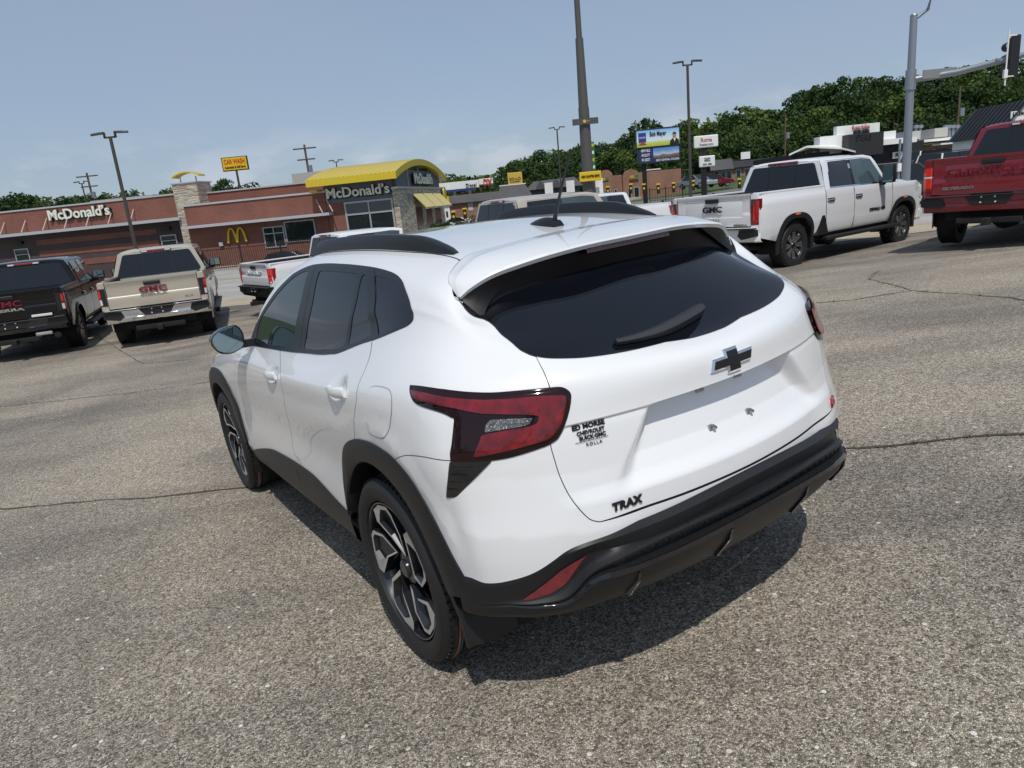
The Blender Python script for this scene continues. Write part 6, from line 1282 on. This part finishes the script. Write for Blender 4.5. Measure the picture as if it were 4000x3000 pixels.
def big_pole():
    p = pt(2253, 0, 33); b = (p.x, 33, gz1(p.x, 33)); t = thing('sign_pylon', 'tall dark steel pole rising out of the picture behind the crossover', 'pole', b); top = p.z + 5 - b[2]
    mb = MB(); z1 = pt(2262, 150, 33).z - b[2]; z2 = pt(2275, 420, 33).z - b[2]; mb.cyl((0, 0, -.3), (0, 0, z2), .30, .24, 20); mb.cyl((0, 0, z2), (0, 0, z1), .22, .17, 20); mb.cyl((0, 0, z1), (0, 0, top), .13, .10, 20); mb.build('shaft', mat('pylon_grey', (.095, .09, .085), .55, .2), t, smooth=40)
    z = pt(2283, 477, 33).z - b[2]; mb = MB(); mb.box((.0, -.3, z), (1.15, .06, .26)); pl = mb.build('plaque', mat('plaque_grey', (.07, .07, .07), .6), t); mb = MB(); mb.cyl((-.04, -.335, z), (-.04, -.36, z), .075, n=16); mb.build('plaque_badge', mat('badge_yellow', (.60, .42, .08), .5), pl); text('RV', .11, frame((.13, -.345, z), (1, 0, 0), (0, 0, 1)), mat('badge_yellow', (.6, .42, .08), .5), pl, 'lettering', .005)
    z = pt(2300, 690, 33).z - b[2]; mb = MB(); mb.bbox((.05, -.42, z), (.98, .12, .42), .02); pn = mb.build('panel', YEL_S, t); text('NEW CHAPTER DRIVE', .14, frame((.05, -.50, z), (1, 0, 0), (0, 0, 1)), BLKS, pn, 'lettering', .01, .004, -.82)
    z = pt(2331, 730, 33).z - b[2]; mb = MB(); mb.box((.50, .1, z), (.34, .1, .75)); mb.build('white_board', WHT, t)
big_pole()
def pylon():
    p = pt(2308, 610, 70); t = thing('pole_sign', 'narrow green and yellow stacked sign peeping out behind the tall pole', 'sign', (p.x + .15, 70, 0)); m = mat('sign_green', (.03, .20, .05), .5)
    z0, z1 = pt(2308, 668, 70).z, pt(2308, 553, 70).z; mb = MB(); mb.cyl((0, .2, -.5), (0, .2, z1), .08, n=8); mb.build('post', POLE_B, t); n = 4
    for k in range(n): mb = MB(); h = (z1 - z0) / n; mb.box((0, 0, z0 + h * (k + .5)), (.45, .12, h - .05)); q = mb.build('panel', m, t); mb = MB(); mb.box((.05, -.08, z0 + h * (k + .5)), (.22, .03, h * .4)); mb.build('emblem', YEL_S if k % 2 else WHT, q)
pylon()
def billboard():
    Y = 60; c = pt(2524, 760, Y); t = thing('billboard', 'two stacked billboards on one dark post in front of the wooded hill', 'billboard', (c.x, Y, gz1(c.x, Y))); zb = t.location.z
    mb = MB(); mb.cyl((0, .3, -.3), (0, .3, pt(2520, 600, Y).z - zb), .19, n=14); mb.build('post', BLKS, t, smooth=40)
    def panel(x0, x1, ya, yb, m, nm):
        A = pt((x0 + x1) / 2, (ya + yb) / 2, Y); w = (x1 - x0) / FPX * Y * 1.03; h = (yb - ya) / FPX * Y * 1.03; mb = MB(); mb.box((A.x - c.x, 0, A.z - zb), (w, .25, h)); q = mb.build(nm, m, t); fr = MB()
        for dx, dz, a, b in ((0, h / 2, w + .1, .06), (0, -h / 2, w + .1, .06), (-w / 2, 0, .06, h), (w / 2, 0, .06, h)): fr.box((A.x - c.x + dx, -.02, A.z - zb + dz), (a, .30, b))
        fr.build('frame', TRIM_B, q); return q, Vector((A.x - c.x, -.13, A.z - zb)), w, h
    def grad(name, stops, scale, z0, extra=0.):
        m, N, L, b = node_mat(name); b.inputs['Roughness'].default_value = .5; tc = N.new('ShaderNodeTexCoord'); sp = N.new('ShaderNodeSeparateXYZ'); L.new(tc.outputs['Object'], sp.inputs[0]); n = N.new('ShaderNodeTexNoise'); n.inputs['Scale'].default_value = 1.2; n.inputs['Detail'].default_value = 4; L.new(tc.outputs['Object'], n.inputs[0]); mu = N.new('ShaderNodeMath'); mu.operation = 'MULTIPLY_ADD'; mu.inputs[1].default_value = extra; L.new(n.outputs['Fac'], mu.inputs[0]); L.new(sp.outputs['Z'], mu.inputs[2]); mr = N.new('ShaderNodeMapRange'); mr.inputs[1].default_value = z0; mr.inputs[2].default_value = z0 + scale; L.new(mu.outputs[0], mr.inputs[0]); r = N.new('ShaderNodeValToRGB'); e = r.color_ramp.elements
        while len(e) < len(stops): e.new(.5)
        for q, (p, cc) in zip(e, stops): q.position = p; q.color = (*cc, 1)
        L.new(mr.outputs[0], r.inputs[0]); L.new(r.outputs[0], b.inputs['Base Color']); return m
    q, o, w, h = panel(2490, 2647, 506, 571, WHT, 'upper_board'); q.data.materials[0] = grad('board_sky', [(0, (.30, .42, .05)), (.25, (.55, .60, .12)), (.40, (.75, .80, .80)), (.6, (.55, .75, .90)), (1, (.20, .45, .80))], h, o.z - h / 2)
    mb = MB(); mb.box((o.x - w * .36, o.y - .02, o.z + .12), (.62, .03, .72)); mb.build('logo_blue', mat('board_blue', (.02, .05, .25), .5), q); mb = MB(); mb.prism([(o.x - w * .36 - .34, o.z - .42), (o.x - w * .36, o.z - .24), (o.x - w * .36 + .34, o.z - .42)], 'y', o.y - .04, o.y - .01); mb.build('logo_red', mat('board_red', (.50, .03, .03), .5), q); text('MAYER', .2, frame((o.x - w * .36, o.y - .04, o.z + .10), (1, 0, 0), (0, 0, 1)), WHT, q, 'lettering', .004, 0, -.5)
    text('Bob Mayer', .5, frame((o.x + .0, o.y - .03, o.z + .32), (1, 0, 0), (0, 0, 1)), mat('ink_navy', (.02, .03, .06), .5), q, 'lettering', .005, .012, -1.35)
    # printed portrait: suit, shirt, head and hair as flat print
    px_ = o.x + w * .38; sk = mat('print_skin', (.42, .24, .16), .6); mb = MB(); mb.prism([(px_ - .42, o.z - h / 2 + .02), (px_ - .36, o.z - .32), (px_ - .14, o.z - .12), (px_ + .14, o.z - .12), (px_ + .34, o.z - .30), (px_ + .38, o.z - h / 2 + .02)], 'y', o.y - .02, o.y); mb.build('printed_suit', BLKS, q); mb = MB(); mb.prism([(px_ - .10, o.z - .13), (px_ + .10, o.z - .13), (px_, o.z - .42)], 'y', o.y - .03, o.y); mb.build('printed_shirt', WHT, q)
    mb = MB(); mb.prism([(px_ + .15 * math.cos(a), o.z + .10 + .22 * math.sin(a)) for a in np.linspace(0, 2 * math.pi, 18, endpoint=False)], 'y', o.y - .03, o.y); mb.build('printed_face', sk, q); mb = MB(); mb.prism([(px_ + .165 * math.cos(a), o.z + .16 + .19 * math.sin(a)) for a in np.linspace(.1, math.pi - .1, 10)], 'y', o.y - .035, o.y); mb.build('printed_hair', mat('print_hair', (.06, .04, .03), .6), q)
    q, o, w, h = panel(2497, 2649, 575, 630, mat('board_navy', (.015, .03, .12), .5), 'lower_board'); mb = MB(); mb.box((o.x + w * .17, o.y - .01, o.z + .12), (w * .62, .02, h * .70)); mb.build('printed_view', grad('board_view', [(0, (.05, .05, .04)), (.30, (.11, .085, .065)), (.52, (.19, .16, .13)), (.62, (.45, .55, .70)), (1, (.10, .25, .55))], h * .8, o.z - h * .3, .5), q)
    for body, dz, wd in (('NEW HILLS', .36, .75), ('FACILITY', .0, .68), ('IN 2027!', -.36, .65)): text(body, .30, frame((o.x - w * .32, o.y - .03, o.z + dz), (1, 0, 0), (0, 0, 1)), WHT, q, 'lettering', .004, .006, -wd)
    text('EAST CENTRAL COLLEGE', .22, frame((o.x + w * .20, o.y - .03, o.z - h * .38), (1, 0, 0), (0, 0, 1)), WHT, q, 'lettering', .004, .004, -w * .55)
billboard()
def roma_sign():
    Y = 62; c = pt(2752, 760, Y); t = thing('pole_sign', 'white rounded restaurant sign over a smaller letter board on a black post', 'sign', (c.x, Y, gz1(c.x, Y))); zb = t.location.z
    mb = MB(); mb.box((0, .1, (pt(2752, 570, Y).z - zb) / 2), (.42, .3, pt(2752, 570, Y).z - zb)); mb.build('post', BLKS, t)
    for x0, x1, ya, yb, rows in ((2712, 2800, 532, 574, (('Roma', .46, .12, mat('script_red', (.45, .05, .05), .5), .95), ('Restaurant', .28, -.24, mat('grey_ink', (.20, .20, .2), .6), 1.15))), (2731, 2789, 611, 650, (('ITALIAN', .2, .22, BLKS, .5), ('SPECIALS', .18, .05, BLKS, .5), ('NOW  OPEN', .2, -.25, BLKS, .75)))):
        A = pt((x0 + x1) / 2, (ya + yb) / 2, Y); w = (x1 - x0) / FPX * Y * 1.03; h = (yb - ya) / FPX * Y * 1.03; mb = MB(); mb.bbox((A.x - c.x, -.1, A.z - zb), (w, .22, h), .08); q = mb.build('panel', WHT, t)
        for body, s, dz, m, wd in rows: text(body, s, frame((A.x - c.x, -.225, A.z - zb + dz), (1, 0, 0), (0, 0, 1)), m, q, 'lettering', .006, .006, -wd)
roma_sign()
def signal():
    Y = 22; p = pt(3538, 690, Y); b = (p.x, Y, gz1(p.x, Y)); t = thing('traffic_signal', 'grey steel mast with a horizontal arm carrying a signal head, right', 'traffic signal', b); zb = b[2]; zt = pt(3565, 62, Y).z - zb; za = pt(3562, 312, Y).z - zb
    mb = MB(); mb.cyl((0, 0, -.2), (0, 0, zt), .135, .10, 20); mb.cyl((0, 0, zt), (0, 0, zt + .05), .11, .08, 20); mb.cyl((0, 0, za - .28), (0, 0, za + .28), .15, .145, 20); mb.build('mast', STEELG, t, smooth=40)
    e = pt(4000, 214, 20.4); arm = [Vector((0, 0, za)), Vector((1.1, -.45, za + .04)), Vector((e.x - b[0], e.y - Y, e.z - zb)), Vector(((e.x - b[0]) * 2.2, (e.y - Y) * 2.2, za + (e.z - zb - za) * 1.9))]
    mb = MB(); mb.tube(arm, [.095, .092, .075, .06], 14); mb.build('arm', STEELG, t, smooth=50)
    f = pt(3640, -20, 21.5); mb = MB(); mb.tube([(0, 0, zt - .12), (.35, -.1, zt + .12), (f.x - b[0], f.y - Y, f.z - zb), (f.x - b[0] + 1.5, f.y - Y - .2, f.z - zb + .45)], [.05, .045, .04, .03], 8); mb.build('lamp_arm', STEELG, t, smooth=50)
    s = pt(3963, 218, 20.45); o = Vector((s.x - b[0], s.y - Y, s.z - zb)); mb = MB(); mb.bbox((o.x, o.y, o.z), (.27, .06, 1.08), .03); sh = mb.build('back_plate', BLKS, t)
    mb = MB(); mb.bbox((o.x + .03, o.y + .14, o.z), (.20, .20, .98), .03); mb.build('signal_body', BLKS, sh)
    for k in (-1, 0, 1): mb = MB(); mb.cyl((o.x + .03, o.y + .22, o.z + k * .31), (o.x + .05, o.y + .46, o.z + k * .31 - .02), .12, .115, 14, caps=False); mb.build('visor', BLKS, sh)
    mb = MB(); mb.tube([(o.x - .22, o.y - .02, o.z - .75), (o.x - .22, o.y - .02, o.z + .68)], .02, 8); mb.tube([(o.x - .22, o.y - .02, o.z + .52), (o.x, o.y - .02, o.z + .52)], .018, 8); mb.tube([(o.x - .22, o.y - .02, o.z - .52), (o.x, o.y - .02, o.z - .52)], .018, 8); mb.bbox((o.x - .24, o.y - .03, o.z - .45), (.10, .08, .22), .01); mb.build('bracket', WHT, t)
    g = Vector(arm[0]).lerp(arm[2], .30); mb = MB(); mb.box((g.x, g.y + .14, g.z + .02), (1.0, .03, .24)); mb.build('street_name_plate', mat('plate_back', (.28, .29, .30), .5, .4), t)
    q = pt(3512, 640, 24); t2 = thing('sign_post', 'thin galvanised sign post beside the signal mast', 'sign', (q.x, 24, gz1(q.x, 24))); mb = MB(); mb.box((0, 0, (pt(3508, 545, 24).z - t2.location.z) / 2), (.06, .05, pt(3508, 545, 24).z - t2.location.z)); mb.build('post', STEELG, t2); mb = MB(); mb.bbox((0, -.05, pt(3505, 655, 24).z - t2.location.z), (.16, .08, .26), .01); mb.build('push_button_box', WHT, t2)
signal()
def utility(label, px, py_top, Y, r=.14, arms=2):
    p = pt(px, py_top, Y); b = (p.x, Y, gz1(p.x, Y)); t = thing('utility_pole', label, 'utility pole', b, 0, 'wooden utility poles'); h = p.z - b[2]; WOOD = mat('pole_wood', (.12, .085, .06), .9, noise=.2)
    mb = MB(); mb.cyl((0, 0, -.2), (0, 0, h), r, r * .7, 8); mb.build('post', WOOD, t, smooth=40)
    for k in range(arms): mb = MB(); mb.box((0, -.1, h - .35 - k * 1.0), (2.2 - .5 * k, .1, .12)); ar = mb.build('cross_arm', WOOD, t); 
    mb = MB(); mb.cyl((.25, -.1, h - 2.6), (.25, -.1, h - 1.9), .2, n=10); mb.build('transformer', STEELG, t)
utility('wooden utility pole behind the left end of the restaurant roof', 338, 675, 75); utility('tall dark utility pole left of the yellow barrel roof', 1188, 565, 70); utility('wooden utility pole with a lamp above the annex roof', 3752, 335, 66, r=.1, arms=0); utility('bare wooden pole in front of the hill above the porch', 3068, 450, 85, r=.12, arms=0)
q = pt(1738, 840, 42)
def bollard(label, px, py, Y):
    p = pt(px, py, Y); t = thing('menu_post', label, 'menu post', (p.x, Y, p.z - .4), 0, 'black and yellow posts'); t.scale = (.7, .7, .7); mb = MB(); mb.bbox((0, 0, .45), (.34, .16, .95), .03); mb.build('body', BLKS, t); mb = MB(); mb.bbox((0, -.0, .98), (.42, .22, .16), .03); mb.build('cap', YEL_S, t); mb = MB(); mb.cyl((0, -.09, .55), (0, -.12, .55), .12, n=14); mb.build('badge', YEL_S, t)
bollard('yellow capped post nearest the restaurant corner', 1772, 845, 46); bollard('yellow capped post in front of the brick shop', 1816, 832, 50)
for k, (px, py) in enumerate(((2374, 745), (2464, 735), (2515, 735), (2571, 735), (2631, 730), (2707, 722), (2888, 715))): bollard(('first', 'second', 'third', 'fourth', 'fifth', 'sixth', 'seventh')[k] + ' yellow capped post from the left along the far fence', px, py, 56)

# ================================================================== fences
def picket_fence(label, x0, y0, x1, y1, h, gap, group=None, m=None):
    d = Vector((x1 - x0, y1 - y0, 0)); L = d.length; u = d / L; t = thing('picket_fence', label, 'fence', (x0, y0, gz1(x0, y0)), 0, group); m = m or BLKS
    def P(s, z): x, y = x0 + u.x * s, y0 + u.y * s; return (x - x0, y - y0, gz1(x, y) - t.location.z + z)
    pk = MB(); pk.box((0, 0, h / 2), (.022, .022, h)); pm = pk.mesh('picket'); po = MB(); po.box((0, 0, (h + .1) / 2), (.075, .075, h + .1)); pom = po.mesh('post')
    n = int(L / gap)
    for i in range(n):
        o = link('picket', pm, None, t); o.location = P(i * gap, 0)
        if not pm.materials: pm.materials.append(m)
    for i in range(int(L / 2.4) + 1):
        o = link('post', pom, None, t); o.location = P(i * 2.4, 0)
        if not pom.materials: pom.materials.append(m)
    for z in (.15, h - .06):
        mb = MB(); mb.tube([P(s, z) for s in np.linspace(0, L, 12)], .022, 4); mb.build('rail', m, t)
picket_fence('black picket fence in front of the brick restaurant', -19.5, 41.2, -5.6, 39.6, 1.25, .13)
a, b_ = pt(2455, 850, 26), pt(2900, 770, 27); picket_fence('black picket fence beyond the white heavy duty pickup', a.x, 30, b_.x + 2.2, 31.5, 1.25, .14)
a = pt(2520, 745, 70); b_ = pt(2670, 715, 66); picket_fence('thin dark fence up the slope in front of the tan brick shop', a.x, 68, b_.x, 62, 1.2, .4)

# ================================================================== other cars
simple_car('sedan_car', 'white sedan parked beside the brick shop', 'car', PW, (pt(1795, 840, 58).x, 58, gz1(pt(1795, 840, 58).x, 58)), rad(-8), 3.6, 1.25, 1.6)
GD = mat('car_dark_blue_grey', (.045, .05, .065), .3, .3, coat=1); p = pt(3530, 700, 29)
simple_car('suv_car', 'dark blue grey SUV on the road behind the signal mast', 'car', GD, (p.x, 29, gz1(p.x, 29)), rad(-12), 4.5, 1.62, 1.85, 'suv', rack=True)
p = pt(3665, 640, 46); simple_car('suv_car', 'white SUV parked in front of the annex', 'car', PW, (p.x, 46, gz1(p.x, 46) + .2), rad(10), 4.6, 1.75, 1.9, 'suv', rack=True)
p = pt(3760, 640, 38); simple_car('suv_car', 'white SUV with dark roof box just above the red tailgate', 'car', PW, (p.x, 38, gz1(p.x, 38)), rad(12), 4.7, 1.75, 1.9, 'suv', rack=True)
p = pt(2785, 715, 80); simple_car('sedan_car', 'red sedan parked before the black roofed shops', 'car', PR, (p.x, 80, p.z - .5), rad(5), 4.4, 1.42)
p = pt(2722, 718, 78); simple_car('sedan_car', 'silver sedan left of the red one by the tan brick shop', 'car', mat('car_silver', (.40, .42, .45), .3, .5, coat=1), (p.x, 78, p.z - .5), rad(-60), 4.4, 1.45)
p = pt(1130, 980, 42.6); simple_car('sedan_car', 'dark car behind the picket fence above the white tailgate', 'car', GD, (p.x, 42.6, p.z - 1.4), rad(4), 4.5, 1.4)
p = pt(40, 1040, 24); simple_car('sedan_car', 'dark car roof showing over the black pickup', 'car', GD, (p.x, 25, gz1(p.x, 25)), rad(12), 4.5, 1.5)
p = pt(2560, 850, 24); pickup('pickup_truck', 'white pickup seen over the crossover tail beside the picket fence', PW, (p.x - .6, 25.5, gz1(p.x, 25.5)), rad(215), lamp='sierra', group=G_ROW)
tag(bpy.data.objects['crossover_car'] if 'crossover_car' in bpy.data.objects else lot)

# ================================================================== trees
def leaf_mat():
    m, N, L, b = node_mat('leaves'); b.inputs['Roughness'].default_value = .65; b.inputs['Specular IOR Level'].default_value = .25
    oi = N.new('ShaderNodeObjectInfo'); ge = N.new('ShaderNodeNewGeometry'); r1 = N.new('ShaderNodeValToRGB'); e = r1.color_ramp.elements; e[0].color = (.028, .058, .017, 1); e[1].color = (.095, .145, .030, 1); e.new(.55).color = (.048, .088, .022, 1); L.new(oi.outputs['Random'], r1.inputs[0])
    mr = N.new('ShaderNodeMapRange'); mr.inputs[3].default_value = .62; mr.inputs[4].default_value = 1.45; L.new(ge.outputs['Random Per Island'], mr.inputs[0]); mx = N.new('ShaderNodeMix'); mx.data_type = 'RGBA'; mx.blend_type = 'MULTIPLY'; mx.inputs[0].default_value = 1; L.new(r1.outputs[0], mx.inputs[6]); L.new(mr.outputs[0], mx.inputs[7]); L.new(mx.outputs[2], b.inputs['Base Color'])
    tr = N.new('ShaderNodeBsdfTranslucent'); L.new(mx.outputs[2], tr.inputs['Color']); ms = N.new('ShaderNodeMixShader'); ms.inputs[0].default_value = .25; L.new(b.outputs[0], ms.inputs[1]); L.new(tr.outputs[0], ms.inputs[2]); L.new(ms.outputs[0], N['Material Output'].inputs['Surface']); return m
LEAF = leaf_mat(); BARK = mat('bark', (.06, .045, .035), .95, noise=.3, nscale=6)
def leaves(R, centres, rad_, per, size):
    """clusters of small leaf faces"""
    vs, fs = [], []
    for c, r in zip(centres, rad_):
        k = int(per * (r ** 2)); d = R.normal(size=(k, 3)); d /= np.linalg.norm(d, axis=1)[:, None]; P = c + d * (r * (.55 + .45 * R.random(k) ** .5))[:, None] * [1, 1, .75]
        n = d * .6 + R.normal(size=(k, 3)) * .6 + [0, 0, .35]; n /= np.linalg.norm(n, axis=1)[:, None]; a = np.cross(n, R.normal(size=(k, 3))); a /= np.linalg.norm(a, axis=1)[:, None] + 1e-9; b = np.cross(n, a); s = size * (.6 + .8 * R.random(k))[:, None]
        base = len(vs); Q = np.stack([P - a * s, P + b * s * .6, P + a * s, P - b * s * .6], 1).reshape(-1, 3); vs.extend(Q.tolist()); fs.extend([(base + 4 * i, base + 4 * i + 1, base + 4 * i + 2, base + 4 * i + 3) for i in range(k)])
    me = bpy.data.meshes.new('crown'); me.from_pydata(vs, [], fs); me.update(); me.materials.append(LEAF); return me
def tree_variant(seed, H, Wd, trunk_h):
    R = np.random.default_rng(seed); n = 46; C_ = []; r_ = []
    for i in range(n):
        t = R.random(); z = trunk_h + (H - trunk_h) * (t ** .85); w = Wd / 2 * math.sin(math.pi * min(1, .18 + .80 * t)) ** .7; a = R.random() * 6.283; q = w * (.35 + .65 * R.random() ** .5); C_.append((q * math.cos(a), q * math.sin(a), z - .5)); r_.append(.75 + .75 * R.random() * (1.15 - .5 * t))
    crown = leaves(R, np.array(C_), r_, 46, .26); mb = MB(); mb.tube([(0, 0, -.5), (.05, 0, trunk_h * .6), (.1, .05, trunk_h), (.0, .1, H * .75)], [.30, .24, .19, .05], 8)
    for i in range(7):
        c = C_[R.integers(n)]; s = trunk_h * (.75 + .4 * R.random()); mb.tube([(.06, .02, s), (c[0] * .5, c[1] * .5, (s + c[2]) / 2 + .3), tuple(c)], [.10, .07, .025], 6)
    tr = mb.mesh('trunk'); shade(tr, 50); tr.materials.append(BARK); return crown, tr
VAR = [tree_variant(s, h, w, th) for s, h, w, th in ((1, 11, 8.5, 3.2), (2, 12, 8, 3.8), (3, 10, 9, 2.6), (4, 13, 8.5, 4), (5, 9, 7.5, 2.2))]
_tn = [0]
ORD = ['first', 'second', 'third', 'fourth', 'fifth', 'sixth', 'seventh', 'eighth', 'ninth', 'tenth', 'eleventh', 'twelfth', 'thirteenth', 'fourteenth', 'fifteenth', 'sixteenth', 'seventeenth', 'eighteenth', 'nineteenth', 'twentieth', 'twenty-first', 'twenty-second', 'twenty-third', 'twenty-fourth', 'twenty-fifth', 'twenty-sixth', 'twenty-seventh', 'twenty-eighth', 'twenty-ninth', 'thirtieth']
def tree(label, px, py, Y, k=1., v=None, group='hillside trees'):
    i = _tn[0] % 5 if v is None else v; _tn[0] += 1; crown, tr = VAR[i]; H = (11, 12, 10, 13, 9)[i]; p = pt(px, py, Y); t = thing('tree', label, 'tree', (p.x, p.y, p.z - H * k), rng.uniform(0, 6.28), group); t.scale = (k, k, k); link('crown', crown, None, t); link('trunk', tr, None, t); return t
sky_line = [(1700, 722), (1790, 712), (1870, 690), (1950, 678), (2030, 615), (2110, 578), (2190, 575), (2270, 560), (2350, 548), (2430, 535), (2520, 455), (2600, 505), (2690, 462), (2760, 470), (2850, 425), (2930, 408), (3010, 418), (3080, 420), (3130, 345), (3210, 318), (3290, 292), (3370, 290), (3450, 296), (3530, 288), (3620, 275), (3700, 255), (3790, 245), (3880, 230), (3960, 220), (4060, 205)]
for i, (x, y) in enumerate(sky_line): tree('%s tree from the left along the top of the wooded hill' % ORD[i], x, y + 8, 140 + rng.uniform(-6, 6), rng.uniform(.95, 1.25))
for i in range(28):
    x = 1990 + i * 75; y = float(np.interp(x, [q[0] for q in sky_line], [q[1] for q in sky_line])); tree('%s tree from the left in the middle row of the wooded hill' % ORD[i], x + rng.uniform(-20, 20), y + 70 + rng.uniform(-15, 25), 122 + rng.uniform(-5, 5), rng.uniform(.9, 1.15))
for i in range(26):
    x = 2010 + i * 80; y = float(np.interp(x, [q[0] for q in sky_line], [q[1] for q in sky_line])); y2 = y + (640 - .02 * (x - 2000) - y) * .55; tree('%s tree from the left at the foot of the wooded hill' % ORD[i], x + rng.uniform(-25, 25), y2 + rng.uniform(-15, 20), 108 + rng.uniform(-4, 4), rng.uniform(.75, .95))
for lab, x, y, Y, k in (('dark round tree at the far left behind the restaurant', 50, 748, 75, .62), ('second dark tree at the far left behind the restaurant', 125, 770, 76, .55), ('dark tree at the left edge beyond the restaurant roof', -60, 760, 76, .6), ('leafy tree under the utility pole behind the restaurant', 250, 772, 72, .5), ('leafy tree right of the twin lamp behind the restaurant', 320, 765, 72, .5), ('small tree over the restaurant roof left of the lamp post', 445, 757, 74, .45), ('small tree left of the stone pier', 660, 735, 74, .42), ('small tree right of the stone pier', 770, 735, 74, .42), ('tree under the car wash sign', 872, 702, 70, .42), ('second tree under the car wash sign', 825, 726, 72, .38)): tree(lab, x, y, Y, k, group='trees behind the restaurant')
def woods():
    R = np.random.default_rng(77); xs = R.uniform(1650, 4300, 420); C_ = []; r_ = []
    for x in xs:
        y = float(np.interp(x, [q[0] for q in sky_line], [q[1] for q in sky_line])); f = R.random(); p = pt(x, y + 40 + (700 - y) * f * .9, 155 + R.uniform(-5, 5)); C_.append((p.x, p.y, p.z)); r_.append(R.uniform(2.2, 3.6))
    me = leaves(R, np.array(C_), r_, 5.5, .7); o = link('woodland', me); tag(o, 'dense dark woodland filling the hillside behind the trees', 'woodland', kind='stuff')
    xs = R.uniform(1560, 2100, 60); C_ = []; r_ = []
    for x in xs: p = pt(x, 716 + R.uniform(-6, 30), 300); C_.append((p.x, p.y, p.z)); r_.append(R.uniform(2.5, 5))
    me = leaves(R, np.array(C_), r_, 4, .9); o = link('woodland', me); tag(o, 'far dark tree line at the horizon right of the barrel roof', 'woodland', kind='stuff')
    xs = R.uniform(-400, 1500, 120); C_ = []; r_ = []
    for x in xs: p = pt(x, 800 - x * .05 + R.uniform(-4, 40), 260); C_.append((p.x, p.y, p.z)); r_.append(R.uniform(2.5, 4.5))
    me = leaves(R, np.array(C_), r_, 4, .9); o = link('woodland', me); tag(o, 'far tree line behind the restaurant roof', 'woodland', kind='stuff')
woods()
def far_bank():
    R = np.random.default_rng(5); C_ = []; r_ = []
    for k in range(150):
        a = R.uniform(-26, 26); s = R.uniform(21, 27); x, y = -.84 * s - .54 * a * 1.6, -.54 * s + .84 * a * 1.6; C_.append((x, y, gz1(x, y) + R.uniform(.5, 9.5) * (.6 + .4 * math.cos(a * .25)))); r_.append(R.uniform(1.4, 2.4))
    me = leaves(R, np.array(C_), r_, 14, .35); o = link('woodland', me); tag(o, 'dark tree line mirrored low in the side windows of the crossover', 'woodland', kind='stuff')
far_bank()
def shrub(label, px, py, Y, r):
    p = pt(px, py, Y); R = np.random.default_rng(int(px)); C_ = [(R.normal() * r * .35, R.normal() * r * .35, r * .5 + R.normal() * r * .15) for _ in range(16)]; t = thing('shrub', label, 'shrub', (p.x, Y, p.z - r), 0, 'clipped shrubs'); me = leaves(R, np.array(C_), [r * .5] * 16, 900 / (r * r * 4), .035 + .03 * r); link('foliage', me, None, t); mb = MB(); mb.cyl((0, 0, -.3), (0, 0, r * .5), .06, n=6); mb.build('stem', BARK, t)
shrub('large clipped shrub at the back of the sand coloured cab', 1867, 850, 44, .75); shrub('low clipped shrub beside the yellow capped post', 1800, 860, 44, .55); shrub('clipped shrub at the restaurant corner', 1700, 870, 43, .45); shrub('low hedge shrub at the restaurant corner', 1735, 868, 43, .40)
